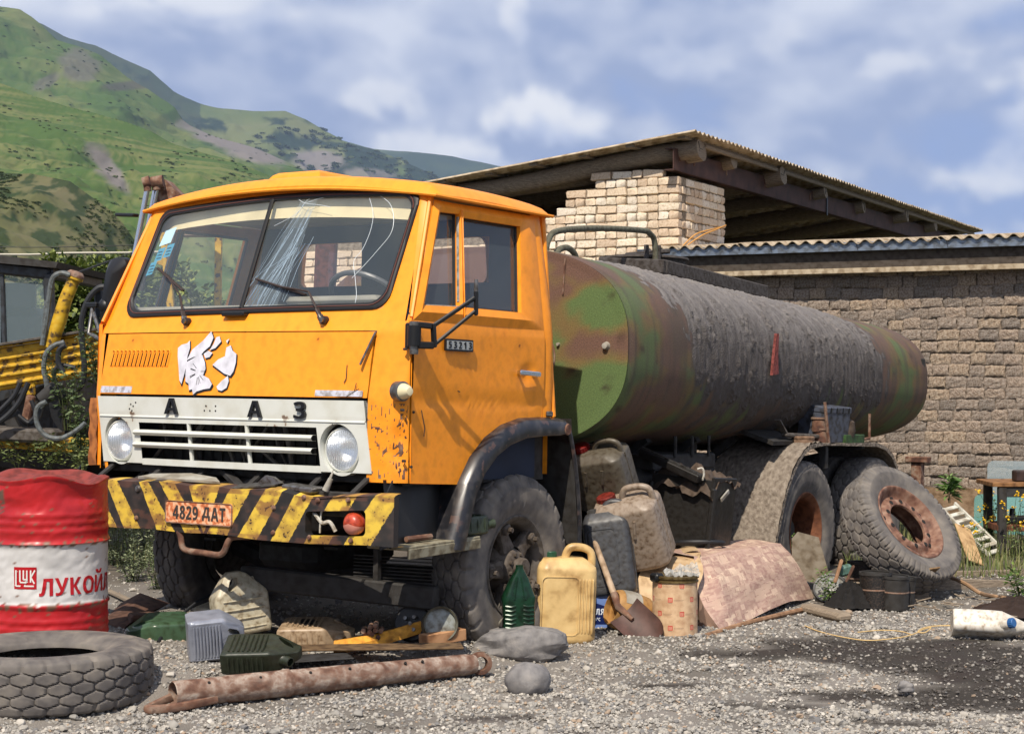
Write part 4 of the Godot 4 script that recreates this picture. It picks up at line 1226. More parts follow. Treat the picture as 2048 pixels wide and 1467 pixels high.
		cg.grid(14, 24, func(a: float, b: float) -> Vector3:
			var t := a if s > 0 else 1.0 - a
			var y := lerpf(0.940, 1.742, b)
			var p0 := F(0.93 * s, y, 0.004); var p3 := S(1.018, y, 0.004, sd)
			var p1 := Vector3(1.035 * s, y, p0.z - 0.004); var p2 := Vector3(1.134 * s, y, p0.z - 0.03)
			if s < 0:
				var xl := -0.99 - 0.05 * (y - 0.94) / 0.4 + 0.045 * maxf(0.0, 1.0 - (y - 0.94) / 0.3)
				p0 = F(xl + 0.06 + 0.02 * (y - 0.94), y, -0.004); p3 = Vector3(xl - 0.02, y, 0.86); p1 = Vector3(xl, y, p0.z - 0.002); p2 = Vector3(xl - 0.012, y, p0.z - 0.05)
			var q := p0.bezier_interpolate(p1, p2, p3, t)
			var dent := exp(-pow((t - 0.7) / 0.22, 2) - pow((y - 1.11) / 0.13, 2))
			q -= Vector3(0.022 * s, 0, 0.014) * (dent if s > 0 else 0.0) * (1.0 + 0.6 * sin(y * 55.0 + t * 9.0))
			return q)
		var corner := part("corner_panel", cg, orange, T, 60.0)
		if s > 0:
			# scuffed patch where the paint is off
			var sg := Geo.new()
			var nn := noise(310, 14.0, 4)
			sg.grid(26, 44, func(a: float, b: float) -> Vector3:
				var y := lerpf(0.96, 1.33, b); var t := a
				var p0 := F(0.93, y, 0.004); var p3 := S(1.018, y, 0.004)
				var q := p0.bezier_interpolate(Vector3(1.035, y, p0.z - 0.004), Vector3(1.134, y, p0.z - 0.03), p3, t)
				var dent := exp(-pow((t - 0.7) / 0.22, 2) - pow((y - 1.11) / 0.13, 2))
				q -= Vector3(0.022, 0, 0.014) * dent * (1.0 + 0.6 * sin(y * 55.0 + t * 9.0))
				var keep := nn.get_noise_2d(t * 1.6, y * 1.1) + 0.42 * exp(-pow((t - 0.70 - (1.1 - y) * 0.25) / 0.14, 2) - pow((y - 1.10) / 0.16, 2)) - 0.26
				return q + Vector3(0.7, 0, 0.7) * (0.0018 if keep > 0 else -0.006))
			part("rust_scrape", sg, rust, corner, 60.0)
			var lamp := part("side_lamp", Geo.new().lathe([[0.0, 0.072], [0.02, 0.068], [0.034, 0.045], [0.040, 0.018]], S(1.075, 1.392, -0.006), Vector3(1, 0, 0.25), 18), M("milky lens", Color(0.84, 0.80, 0.66), 0.3), corner)
			part("lamp_base", Geo.new().lathe([[0.040, 0.018], [0.050, 0.014], [0.050, -0.03]], S(1.075, 1.392, -0.006), Vector3(1, 0, 0.25), 20), steel, lamp)
			var bl := Geo.new()
			for p in [[1.06, 1.60], [1.075, 1.30], [1.055, 1.05], [0.99, 1.29], [1.0, 1.02]]:
				bl.cyl(S(p[0] - 0.01, p[1], -0.012), S(p[0] + 0.0, p[1], 0.010), 0.007, 0.007, 8)
			tag(part("rivets", bl, dark, corner), "", "", "", "stuff")
			var scr := Geo.new()
			for q in [[0.93, 1.30, 0.90, 1.21], [0.90, 1.21, 0.905, 1.17], [0.62, 1.40, 0.60, 1.395]]:
				scr.bar(S(q[0], q[1], 0.0125), S(q[2], q[3], 0.0125), 0.005, 0.002, 0.0, Vector3(1, 0, 0))
			for q in [[0.78, 1.52, 0.785, 1.45], [0.785, 1.45, 0.775, 1.43], [0.80, 1.36, 0.87, 1.40], [0.845, 1.385, 0.85, 1.43]]:
				scr.bar(F(q[0], q[1], 0.006), F(q[2], q[3], 0.006), 0.004, 0.002, 0.0, Vector3(0, 0, 1))
			tag(part("scratches", scr, dark, corner), "", "", "", "stuff")
	# mirror arm on the left door
	var mg := Geo.new()
	mg.cyl(Vector3(1.175, 1.615, 1.045), Vector3(1.175, 1.715, 1.045), 0.034, 0.034, 14)
	mg.box(Vector3(1.145, 1.665, 1.02), Vector3(0.05, 0.13, 0.07), 0.008)
	mg.bar(Vector3(1.19, 1.72, 1.04), Vector3(1.235, 1.715, 0.98), 0.03, 0.03, 0.006)
	mg.bar(Vector3(1.19, 1.62, 1.04), Vector3(1.24, 1.62, 0.97), 0.03, 0.035, 0.006)
	mg.bar(Vector3(1.237, 1.73, 0.975), Vector3(1.24, 1.61, 0.965), 0.022, 0.028, 0.006)
	mg.bar(Vector3(1.236, 1.715, 0.975), Vector3(1.36, 1.865, 0.79), 0.014, 0.022, 0.006)
	mg.bar(Vector3(1.24, 1.622, 0.968), Vector3(1.36, 1.80, 0.785), 0.013, 0.019, 0.006)
	mg.bar(Vector3(1.36, 1.90, 0.785), Vector3(1.36, 1.775, 0.782), 0.021, 0.022, 0.006)
	var ma := part("mirror_arm", mg, black, T)
	part("arm_bolt", Geo.new().cyl(Vector3(1.36, 1.895, 0.785), Vector3(1.36, 1.955, 0.785), 0.012, 0.010, 9).cyl(Vector3(1.175, 1.70, 1.045), Vector3(1.175, 1.735, 1.045), 0.026, 0.026, 10).cyl(Vector3(1.175, 1.575, 1.045), Vector3(1.175, 1.62, 1.045), 0.022, 0.024, 10), steel, ma)
	# the mirror on its right side
	var rm := Geo.new()
	rm.loft([lift(rr(0.14, 0.40, 0.05, 4), func(q: Vector2) -> Vector3: return Vector3(-1.15 + q.x * 0.95 + q.y * 0.16, 1.925 + q.y, 0.76)),
		lift(rr(0.17, 0.43, 0.055, 4), func(q: Vector2) -> Vector3: return Vector3(-1.15 + q.x * 0.95 + q.y * 0.16, 1.925 + q.y, 0.79)),
		lift(rr(0.16, 0.42, 0.055, 4), func(q: Vector2) -> Vector3: return Vector3(-1.15 + q.x * 0.95 + q.y * 0.16, 1.925 + q.y, 0.83)),
		lift(rr(0.06, 0.27, 0.025, 4), func(q: Vector2) -> Vector3: return Vector3(-1.16 + q.x * 0.95 + q.y * 0.16, 1.925 + q.y, 0.875))])
	rm.fan(lift(rr(0.06, 0.27, 0.025, 4), func(q: Vector2) -> Vector3: return Vector3(-1.16 + q.x * 0.95 + q.y * 0.16, 1.925 + q.y, 0.875)))
	rm.fan(lift(rr(0.14, 0.40, 0.05, 4), func(q: Vector2) -> Vector3: return Vector3(-1.15 + q.x * 0.95 + q.y * 0.16, 1.925 + q.y, 0.76)), true)
	var mo := part("side_mirror", rm, M("black moulded plastic", Color(0.085, 0.085, 0.095), 0.45, {"tex": "soft"}), T, 50.0)
	part("mirror_clamp", Geo.new().lathe([[0.0, 0.03], [0.03, 0.02], [0.045, 0.0]], Vector3(-1.19, 1.86, 0.86), Vector3.BACK, 12).bar(Vector3(-1.32, 1.865, 0.87), Vector3(-1.22, 1.865, 0.88), 0.03, 0.03, 0.005), black, mo)
	part("mirror_stay", Geo.new().tube([Vector3(-1.27, 1.86, 0.87), Vector3(-1.265, 1.70, 0.90), Vector3(-1.13, 1.66, 0.93)], 0.012, 8).tube([Vector3(-1.265, 1.82, 0.87), Vector3(-1.12, 1.70, 0.95)], 0.011, 8), steel, mo)
	# the right corner deflector hangs loose below the mirror
	var dg := Geo.new()
	dg.grid(3, 6, func(a: float, b: float) -> Vector3:
		return Vector3(lerpf(-1.17, -1.085, a), lerpf(0.93, 1.33, b) + a * 0.0, lerpf(0.965, 0.985, a) + 0.012 * absf(sin(b * 9.4))))
	dg.grid(1, 6, func(a: float, b: float) -> Vector3:
		return Vector3(-1.17 + 0.005 * sin(b * 9.0), lerpf(0.93, 1.33, b), lerpf(0.86, 0.965, a)))
	part("bent_side_panel", dg, M("dusty orange paint", Color(0.70, 0.43, 0.20), 0.7, {"tex": "dirt", "scale": 2.0}), T)

	# front wheel arches: black fender with dark liner
	var blackf := M("chipped black enamel", Color.WHITE, 0.34, {"tex": ramp_tex(311, 0.010, [[0.0, Color(0.36, 0.24, 0.19)], [0.22, Color(0.34, 0.25, 0.21)], [0.26, Color(0.07, 0.07, 0.085)], [0.55, Color(0.10, 0.10, 0.12)], [0.72, Color(0.21, 0.20, 0.2)], [1.0, Color(0.3, 0.27, 0.25)]], 512, 7), "scale": 1.7, "spec": 0.6})
	for s in [1.0, -1.0]:
		var path := [Vector2(0.72, 0.60), Vector2(0.665, 0.76), Vector2(0.60, 0.93), Vector2(0.50, 1.06), Vector2(0.37, 1.16), Vector2(0.22, 1.225), Vector2(0.04, 1.262), Vector2(-0.17, 1.268), Vector2(-0.35, 1.262), Vector2(-0.415, 1.235), Vector2(-0.455, 1.15), Vector2(-0.50, 1.02), Vector2(-0.54, 0.85), Vector2(-0.565, 0.68), Vector2(-0.565, 0.55)]
		var c := Vector2(0.05, 0.5)
		var loops := []
		for p in path:
			var d: Vector2 = (c - p).normalized()
			var wd := 0.095 if p.x > -0.4 else 0.055
			var sec := [Vector3(0.90, 0, 0), Vector3(1.14, 0, 0), Vector3(1.19, 0, 0.012), Vector3(1.205, 0, 0.04), Vector3(1.205, 0, wd), Vector3(1.195, 0, wd + 0.012), Vector3(1.185, 0, wd), Vector3(1.185, 0, 0.03), Vector3(0.90, 0, 0.02)]
			var loop := PackedVector3Array()
			for q in sec: loop.append(Vector3(q.x * s, p.y + d.y * q.z, p.x + d.x * q.z))
			loops.append(loop)
		if s < 0: loops.reverse()
		var fg := Geo.new()
		fg.loft(loops)
		fg.fan(loops[0], true); fg.fan(loops[-1])
		var fender := part("front_fender", fg, blackf, T, 50.0)
		part("fender_reflector", Geo.new().lathe([[0.0, 0.008], [0.028, 0.007], [0.033, 0.0]], Vector3(1.205 * s, 1.20, -0.36), Vector3(s, 0, 0), 14), rust, fender)
		# liner towards the engine, sill and step
		var lg := Geo.new()
		lg.grid(1, 8, func(a: float, b: float) -> Vector3:
			var i := int(roundf(b * 8)) + 3
			var p: Vector2 = path[i]
			return Vector3(s * lerpf(0.62, 0.95, a), p.y - 0.02, p.x))
		lg.box(Vector3(0.78 * s, 0.95, 0.05), Vector3(0.03, 0.7, 1.1))
		lg.grid(1, 1, func(a: float, b: float) -> Vector3: return Vector3(lerpf(0.55, 1.19, a) * s, lerpf(0.55, 1.26, b), -0.52 + 0.10 * b))
		part("wheel_arch_liner", lg, dark, T)
		var sk := Geo.new()
		sk.grid(10, 6, func(a: float, b: float) -> Vector3:
			var z := lerpf(0.62, 1.10, a)
			return Vector3(s * (1.085 - 0.05 * b + 0.012 * sin(a * 9.0) * b), lerpf(0.62, 0.955, b), z))
		sk.prism(PackedVector2Array([Vector2(1.10, 0.955), Vector2(1.10, 0.63), Vector2(1.19, 0.62), Vector2(1.175, 0.85)]), Vector3(1.095 * s, 0, 0.0), Vector3(0, 0, 1), Vector3(0, 1, 0), Vector3(0.008, 0, 0))
		part("splash_panel", sk, black, T)
		var st := Geo.new()
		st.box(Vector3(1.06 * s, 0.632, 0.77), Vector3(0.26, 0.022, 0.62), 0.004, Basis(Vector3.RIGHT, 0.03))
		st.box(Vector3(1.187 * s, 0.605, 0.77), Vector3(0.012, 0.05, 0.62), 0.003, Basis(Vector3.RIGHT, 0.03))
		part("step", st, M("dusty step plate", Color(0.55, 0.53, 0.45), 0.8, {"tex": "dirt", "scale": 2.0}), T)
		part("cab_hinge", Geo.new().bar(Vector3(1.10 * s, 1.285, -0.30), Vector3(1.16 * s, 1.285, -0.24), 0.04, 0.03, 0.006), steel, T)
	# windscreen and what belongs to it are built with the inside

func truck_inside(T: Node3D, seal: Material, glass: Material, inside: Material, cream: Material, black: Material) -> void:
	# windscreen: two panes in a rubber seal
	var out := PackedVector2Array()
	for q in [[Vector2(0.885, 2.345), 0.0, 0.085], [Vector2(-0.765, 2.325), 90.0, 0.075], [Vector2(-0.815, 1.875), 180.0, 0.085], [Vector2(0.845, 1.905), 270.0, 0.095]]:
		for k in 6:
			var a := deg_to_rad(q[1] + 18.0 * k)
			out.append((q[0] as Vector2) + Vector2(cos(a), sin(a)) * (q[2] as float))
	var bowed := PackedVector2Array()
	for i in out.size():
		bowed.append(out[i])
		var j := (i + 1) % out.size()
		if out[i].distance_to(out[j]) > 0.2:
			for k in range(1, 8):
				var p := out[i].lerp(out[j], k / 8.0)
				if i < 8: p.y += 0.028 * sin(PI * k / 8.0)
				bowed.append(p)
	var m := Vector2(0.035, 2.11)
	var ring := func(sc: float, off: float) -> PackedVector3Array:
		var o := PackedVector3Array()
		for p in bowed: o.append(F(p.x - signf(p.x - m.x) * sc * minf(1.0, absf(p.x - m.x) * 4.0), p.y - signf(p.y - m.y) * sc * minf(1.0, absf(p.y - m.y) * 4.0), off))
		return o
	var g := Geo.new()
	g.loft([ring.call(-0.006, 0.0), ring.call(-0.006, 0.010), ring.call(0.006, 0.017), ring.call(0.014, 0.012), ring.call(0.017, 0.015), ring.call(0.028, 0.010), ring.call(0.032, -0.01)])
	var wsn := part("windscreen_seal", g, seal, T, 60.0)
	part("seal_cord", Geo.new().tube(Array(ring.call(0.0155, 0.0145)), 0.0035, 5, false), M("rusty red cord", Color(0.36, 0.2, 0.17), 0.7), wsn)
	var inner: PackedVector3Array = ring.call(0.024, 0.0)
	var pane := func(left: bool) -> Geo:
		var gg := Geo.new()
		gg.grid(10, 10, func(a: float, b: float) -> Vector3:
			var y := lerpf(1.815, 2.40, b)
			var mid := 0.015
			var xl := lerpf(-0.873, -0.815, b); var xr := lerpf(0.915, 0.945, b)
			var x := lerpf(xl, mid, a) if left else lerpf(mid, xr, a)
			var top := 2.405 + 0.022 * (1.0 - pow((x - 0.03) / 0.9, 2))
			return F(x, lerpf(1.803, top, b), 0.002))
		return gg
	part("windscreen_pane", pane.call(true), glass, T, 80.0)
	var rp := part("windscreen_pane", pane.call(false), glass, T, 80.0)
	part("pane_divider", Geo.new().bar(F(0.0, 1.815, 0.010), F(0.012, 2.425, 0.010), 0.026, 0.018, 0.006, Vector3(0, 0, 1)), seal, T)
	# cracks and white streaks of the right-hand pane
	var cr := Geo.new()
	var craze := M("crack white", Color(0.86, 0.9, 0.93), 0.4)
	for line in [[[0.66, 2.40], [0.71, 2.31], [0.72, 2.22], [0.70, 2.12], [0.665, 2.06], [0.70, 1.97], [0.735, 1.88], [0.74, 1.82]], [[0.72, 2.41], [0.80, 2.36], [0.845, 2.28], [0.85, 2.20], [0.80, 2.12], [0.74, 2.04], [0.68, 1.97]], [[0.18, 2.42], [0.24, 2.39], [0.34, 2.375], [0.42, 2.36]], [[0.27, 2.42], [0.24, 2.39], [0.20, 2.33], [0.07, 2.27]], [[0.25, 2.39], [0.33, 2.41], [0.40, 2.42]]]:
		var pts := []
		for p in line: pts.append(F(p[0], p[1], 0.0035))
		cr.tube(spline(pts, 5), 0.0012, 4)
	part("crack", cr, craze, rp)
	var stt := Geo.new()
	for k in 30:
		var a := rng.randf(); var x0 := lerpf(0.21, 0.33, a) + rng.randfn() * 0.02; var x1 := lerpf(0.02, 0.34, a) - 0.06 + rng.randfn() * 0.02
		var y0 := rng.randf_range(2.1, 2.39); var y1 := lerpf(1.82, 2.0, rng.randf() * rng.randf())
		var pts := []
		for i in 7:
			var t := i / 6.0
			pts.append(F(lerpf(x0, x1, t) + sin(t * 7.0 + k) * 0.006, lerpf(y0, y1, t), 0.0035))
		stt.tube(pts, rng.randf_range(0.0005, 0.0012), 4)
	part("glass_streaks", stt, M("streak white", Color(0.62, 0.70, 0.77), 0.6), rp)
	var haze := Geo.new()
	haze.grid(3, 8, func(a: float, b: float) -> Vector3:
		return F(lerpf(lerpf(0.02, 0.21, b), lerpf(0.24, 0.32, b), a), lerpf(1.82, 2.40, b), 0.0045))
	part("streak_film", haze, M("dust film", Color(0.75, 0.83, 0.88), 0.6, {"alpha": 0.10}), rp, 80.0)
	# paper labels behind the left pane
	var lab := Geo.new()
	lab.quad(F(-0.795, 2.19, -0.004), F(-0.705, 2.21, -0.004), F(-0.69, 2.30, -0.004), F(-0.775, 2.28, -0.004))
	part("paper_label", lab, M("pale blue paper", Color(0.70, 0.84, 0.9), 0.7), T)
	for p in [[-0.80, 2.10, 0.055], [-0.735, 2.12, 0.055], [-0.835, 2.02, 0.05]]:
		lab = Geo.new()
		lab.quad(F(p[0], p[1], -0.004), F(p[0] + p[2], p[1] + 0.01, -0.004), F(p[0] + p[2] + 0.014, p[1] + 0.085, -0.004), F(p[0] + 0.014, p[1] + 0.075, -0.004))
		var lo := part("paper_label", lab, M("blue paper", Color(0.25, 0.55, 0.66), 0.7), T)
		var pr := Geo.new()
		for k in 3: pr.bar(F(p[0] + 0.018, p[1] + 0.02 + k * 0.018, -0.002), F(p[0] + 0.05, p[1] + 0.025 + k * 0.018, -0.002), 0.006, 0.001)
		part("label_print", pr, M("dark ink", Color(0.08, 0.14, 0.2), 0.8), lo)
	# wipers
	for w in [[-0.359, 1.752, -0.45, 1.90, -0.72, 2.06, -0.46, 1.925], [0.591, 1.75, 0.46, 1.90, 0.06, 1.978, 0.43, 1.885]]:
		var wg := Geo.new()
		var piv := F(w[0], w[1], 0.03)
		wg.tube([F(w[0], w[1], 0.0), piv], 0.022, 10)
		var el := F(w[2] * 0.4 + w[0] * 0.6, w[3] * 0.4 + w[1] * 0.6, 0.045)
		wg.bar(piv, el, 0.026, 0.016, 0.005)
		wg.bar(el, F(w[2], w[3], 0.045), 0.012, 0.010, 0.003)
		var midp := F((w[4] + w[6]) / 2, (w[5] + w[7]) / 2, 0.03)
		wg.bar(F(w[2], w[3], 0.045), midp, 0.010, 0.010, 0.003)
		var wo := part("wiper", wg, M("wiper brown", Color(0.21, 0.15, 0.13), 0.6, {"tex": "soft"}), T)
		part("wiper_blade", Geo.new().bar(F(w[4], w[5], 0.022), F(w[6], w[7], 0.022), 0.010, 0.022, 0.003, Vector3(0, 0, 1)), M("wiper brown"), wo)
		part("wiper_pivot", Geo.new().cyl(F(w[0], w[1], 0.0), F(w[0], w[1] , 0.045), 0.018, 0.014, 10).bar(piv, piv.lerp(el, 0.45), 0.03, 0.02, 0.004), M("worn steel"), wo)
	part("washer_nozzle", Geo.new().bar(F(-0.10, 1.788, 0.02), F(0.06, 1.788, 0.02), 0.05, 0.025, 0.006), black, T)
	# interior
	var ig := Geo.new()
	ig.box(Vector3(0, 1.60, -0.275), Vector3(2.02, 0.55, 0.03))
	ig.box(Vector3(0, 1.95, -0.275), Vector3(2.02, 0.15, 0.03))
	ig.box(Vector3(-0.87, 2.16, -0.275), Vector3(0.3, 0.27, 0.03)); ig.box(Vector3(0.87, 2.16, -0.275), Vector3(0.3, 0.27, 0.03)); ig.box(Vector3(0, 2.16, -0.275), Vector3(0.40, 0.27, 0.03))
	ig.box(Vector3(0, 2.355, -0.275), Vector3(2.02, 0.13, 0.03))
	ig.box(Vector3(0, 1.15, 0.3), Vector3(2.0, 0.4, 1.1))
	for s in [1.0, -1.0]:
		ig.box(Vector3(1.075 * s, 1.36, 0.38), Vector3(0.03, 0.85, 1.16))
	part("cab_lining", ig, inside, T)
	var cg := Geo.new()
	cg.grid(12, 4, func(a: float, b: float) -> Vector3:
		var x := lerpf(-0.96, 0.96, a)
		return Vector3(x, lerpf(2.318 - 0.05 * x * x, 2.455 - 0.06 * x * x, b), lerpf(0.772 - 0.05 * x * x, 0.738 - 0.05 * x * x, b)))
	cg.box(Vector3(0, 2.40, 0.15), Vector3(1.98, 0.02, 0.8))
	part("headliner", cg, cream, T)
	var dg := Geo.new()
	dg.box(Vector3(0, 1.80, 0.86), Vector3(1.92, 0.085, 0.17), 0.03)
	dg.box(Vector3(0.50, 1.86, 0.80), Vector3(0.62, 0.05, 0.18), 0.025)
	part("dashboard", dg, M("pale dash", Color(0.55, 0.54, 0.49), 0.75, {"tex": "soft"}), T)
	var sw := Geo.new()
	var sc := Vector3(0.52, 1.86, 0.56); var ax := Vector3(0.0, 0.75, -0.66).normalized()
	var u := Vector3.RIGHT; var v := ax.cross(u)
	var pts := []
	for k in 33: pts.append(sc + (u * cos(TAU * k / 32) + v * sin(TAU * k / 32)) * 0.235)
	sw.tube(pts, 0.015, 8, false)
	for k in 2: sw.bar(sc + u * 0.23 * (1 - 2 * k), sc - ax * 0.04, 0.03, 0.012, 0.004)
	sw.cyl(sc - ax * 0.03, sc - ax * 0.4, 0.035, 0.03, 10)
	part("steering_wheel", sw, M("grey bakelite", Color(0.30, 0.31, 0.32), 0.4), T)
	for x in [-0.55, 0.5]:
		var seat := Geo.new()
		seat.box(Vector3(x, 1.42, 0.15), Vector3(0.5, 0.16, 0.5), 0.05)
		seat.box(Vector3(x, 1.68, -0.12), Vector3(0.48, 0.45, 0.12), 0.05, Basis(Vector3.RIGHT, -0.15))
		part("seat", seat, M("dark seat cloth", Color(0.09, 0.1, 0.13), 0.9, {"tex": "fine", "scale": 4.0}), T)
	# rear window pane and its rubber
	var rw := Geo.new()
	rw.quad(Vector3(0.49, 1.90, -0.30), Vector3(-0.49, 1.90, -0.30), Vector3(-0.49, 2.30, -0.30), Vector3(0.49, 2.30, -0.30))
	part("rear_window", rw, glass, T)

func trilex_wheel(parent: Node3D, called: String, x: Transform3D, rust: Material, dark: Material, kind: String) -> void:
	var w := Node3D.new()
	var n := called; var k := 0
	while parent.has_node(NodePath(n)):
		k += 1; n = "%s_%03d" % [called, k]
	w.name = n; w.transform = x
	parent.add_child(w)
	part("tyre", tyre_mesh("lozenge"), rubber_mat(), w)
	var g := Geo.new()
	g.lathe([[0.235, -0.11], [0.272, -0.10], [0.268, -0.085], [0.25, -0.06], [0.25, 0.05], [0.262, 0.075], [0.279, 0.088], [0.283, 0.098], [0.276, 0.103], [0.262, 0.097], [0.24, 0.07], [0.228, 0.05], [0.228, -0.08], [0.235, -0.11]], Vector3.ZERO, Vector3.BACK, 48)
	part("rim", g, M("dusty grey rim", Color(0.36, 0.34, 0.32), 0.8, {"tex": "dirt", "scale": 2.5}) if kind != "orange" else M("orange rusted rim", Color(0.50, 0.31, 0.20), 0.8, {"tex": "dirt", "scale": 2.5}), w)
	if kind == "front":
		g = Geo.new()
		for i in 5:
			var a := TAU * i / 5 + 0.3
			var d := Vector3(cos(a), sin(a), 0); var s := Vector3(-sin(a), cos(a), 0)
			g.loft([lift(rr(0.11, 0.08, 0.02, 2), func(q: Vector2) -> Vector3: return d * 0.10 + s * q.x + Vector3(0, 0, 0.04 + q.y)),
				lift(rr(0.085, 0.06, 0.02, 2), func(q: Vector2) -> Vector3: return d * 0.17 + s * q.x + Vector3(0, 0, 0.04 + q.y)),
				lift(rr(0.10, 0.05, 0.015, 2), func(q: Vector2) -> Vector3: return d * 0.235 + s * q.x + Vector3(0, 0, 0.05 + q.y))])
			g.box(d * 0.222 + Vector3(0, 0, 0.085), Vector3(0.05, 0.06, 0.035), 0.008, Basis(d, s, Vector3(0, 0, 1)))
			g.cyl(d * 0.222 + Vector3(0, 0, 0.10), d * 0.222 + Vector3(0, 0, 0.125), 0.014, 0.014, 6)
		g.lathe([[0.0, 0.16], [0.045, 0.158], [0.052, 0.15], [0.055, 0.11], [0.085, 0.10], [0.095, 0.085], [0.10, 0.06], [0.135, 0.03], [0.15, -0.04], [0.2, -0.06], [0.215, -0.1], [0.0, -0.1]], Vector3.ZERO, Vector3.BACK, 20)
		for i in 8:
			var d := Vector3(cos(TAU * i / 8), sin(TAU * i / 8), 0) * 0.072
			g.cyl(d + Vector3(0, 0, 0.09), d + Vector3(0, 0, 0.118), 0.011, 0.011, 6)
		part("hub", g, M("grimy brown hub", Color(0.36, 0.325, 0.29), 0.75, {"tex": "dirt", "scale": 3.0, "bump": "bump", "bs": 0.3}), w)
	else:
		g = Geo.new()
		g.lathe([[0.0, -0.02], [0.07, -0.02], [0.09, -0.06], [0.15, -0.10], [0.228, -0.11]], Vector3.ZERO, Vector3.BACK, 20)
		part("hub", g, dark, w)

func truck_wheels(T: Node3D, rust: Material, dark: Material, black: Material) -> void:
	var L := Basis(Vector3.UP, PI / 2)      # axle outwards to the left
	var Rb := Basis(Vector3.UP, -PI / 2)
	trilex_wheel(T, "front_wheel", Transform3D(L * Basis(Vector3.BACK, 0.4), Vector3(1.015, 0.454, 0)), rust, dark, "front")
	trilex_wheel(T, "front_wheel", Transform3D(Rb, Vector3(-1.015, 0.454, 0)), rust, dark, "front")
	for z in [-3.69, -5.01]:
		for s in [1.0, -1.0]:
			trilex_wheel(T, "rear_wheel", Transform3D(L if s > 0 else Rb, Vector3(1.075 * s, 0.454, z)), rust, dark, "orange")
			trilex_wheel(T, "rear_wheel", Transform3D(L if s > 0 else Rb, Vector3(0.775 * s, 0.454, z)), rust, dark, "rear")
	# white paint spot on the tyre
	# rear mudguards: bent sheet caked with dried mud
	var mud := M("dried mud", Color.WHITE, 0.95, {"tex": ramp_tex(320, 0.02, [[0.0, Color(0.33, 0.29, 0.26)], [0.45, Color(0.49, 0.45, 0.405)], [1.0, Color(0.62, 0.58, 0.53)]], 512, 6), "scale": 2.0, "bump": ramp_tex(321, 0.03, [], 512, 5), "bs": 2.2, "spec": 0.2})
	for s in [1.0, -1.0]:
		var path := [Vector2(-3.06, 0.36), Vector2(-3.10, 0.45), Vector2(-3.17, 0.60), Vector2(-3.24, 0.745), Vector2(-3.33, 0.86), Vector2(-3.43, 0.955), Vector2(-3.53, 1.02), Vector2(-3.64, 1.062), Vector2(-3.80, 1.075), Vector2(-4.1, 1.072), Vector2(-4.5, 1.066), Vector2(-4.90, 1.06), Vector2(-5.08, 1.03), Vector2(-5.22, 0.97), Vector2(-5.33, 0.87), Vector2(-5.36, 0.80)]
		var nz := noise(330, 9.0, 4)
		var g := Geo.new()
		g.grid(14, 60, func(a: float, b: float) -> Vector3:
			var t := b * (path.size() - 1)
			var i := mini(int(t), path.size() - 2)
			var p: Vector2 = path[i].lerp(path[i + 1], t - i)
			var x: float = s * lerpf(1.225, 0.60, a if s > 0 else a)
			var hgt := 0.014 + 0.020 * (nz.get_noise_2d(x * 2.0, t * 0.22) + 0.4) * (1.0 if b < 0.6 else 0.4)
			var d: Vector2 = (p - Vector2(-3.75 if b < 0.55 else -4.95, 0.45)).normalized()
			var rag := 0.035 * nz.get_noise_2d(x * 3.0, 7.0) if b < 0.02 else 0.0
			return Vector3(x, p.y + d.y * hgt + rag, p.x + d.x * hgt))
		g.grid(14, 30, func(a: float, b: float) -> Vector3:
			var t := b * (path.size() - 1)
			var i := mini(int(t), path.size() - 2)
			var p: Vector2 = path[i].lerp(path[i + 1], t - i)
			return Vector3(s * lerpf(0.60, 1.22, a), p.y, p.x))
		g.grid(1, 60, func(a: float, b: float) -> Vector3:
			var t := b * (path.size() - 1)
			var i := mini(int(t), path.size() - 2)
			var p: Vector2 = path[i].lerp(path[i + 1], t - i)
			var d: Vector2 = (p - Vector2(-3.75 if b < 0.55 else -4.95, 0.45)).normalized()
			return Vector3(s * 1.226, p.y - d.y * 0.014 * (1 - a) + d.y * a * 0.016, p.x + d.x * (a * 0.03 - 0.014)))
		part("rear_mudguard", g, mud, T, 60.0)
		var br := Geo.new()
		br.bar(Vector3(0.5 * s, 0.9, -3.75), Vector3(1.15 * s, 1.05, -3.75), 0.05, 0.04)
		br.bar(Vector3(0.5 * s, 0.9, -4.8), Vector3(1.15 * s, 1.05, -4.8), 0.05, 0.04)
		br.box(Vector3(0.56 * s, 0.62, -2.98), Vector3(0.4, 0.36, 0.16), 0.01)
		br.box(Vector3(1.17 * s, 0.98, -4.0), Vector3(0.05, 0.16, 0.05), 0.0)
		part("mudguard_bracket", br, dark, T)
	# board under the tank: brackets, boxes and pipes above the frame
	var g2 := Geo.new()
	g2.box(Vector3(0.62, 0.97, -2.35), Vector3(0.55, 0.10, 0.9), 0.01)
	for z in [-1.5, -2.1, -2.8, -3.4]: g2.bar(Vector3(0.45, 0.9, z), Vector3(0.75, 1.12, z), 0.06, 0.05)
	g2.cyl(Vector3(0.72, 0.80, -1.5), Vector3(0.72, 0.80, -2.9), 0.16, 0.16, 14)
	g2.box(Vector3(0.85, 1.16, -3.55), Vector3(0.5, 0.03, 0.5), 0.0, Basis(Vector3.BACK, -0.3))
	for k in 3: g2.cyl(Vector3(0.9, 1.0, -2.2 - k * 0.24), Vector3(0.9, 1.14, -2.2 - k * 0.24), 0.012, 0.012, 8)
	part("underframe", g2, dark, T)
	# bent rods at the rear mudguard
	part("bent_rod", Geo.new().tube(spline([Vector3(1.2, 1.10, -4.55), Vector3(1.2, 1.11, -4.78), Vector3(1.2, 1.13, -4.80), Vector3(1.2, 1.30, -4.80)], 3), 0.011, 8), rust, T)
	part("ribbed_rod", Geo.new().tube([Vector3(1.2, 1.08, -4.02), Vector3(1.19, 1.38, -3.96)], 0.012, 8), rust, T)
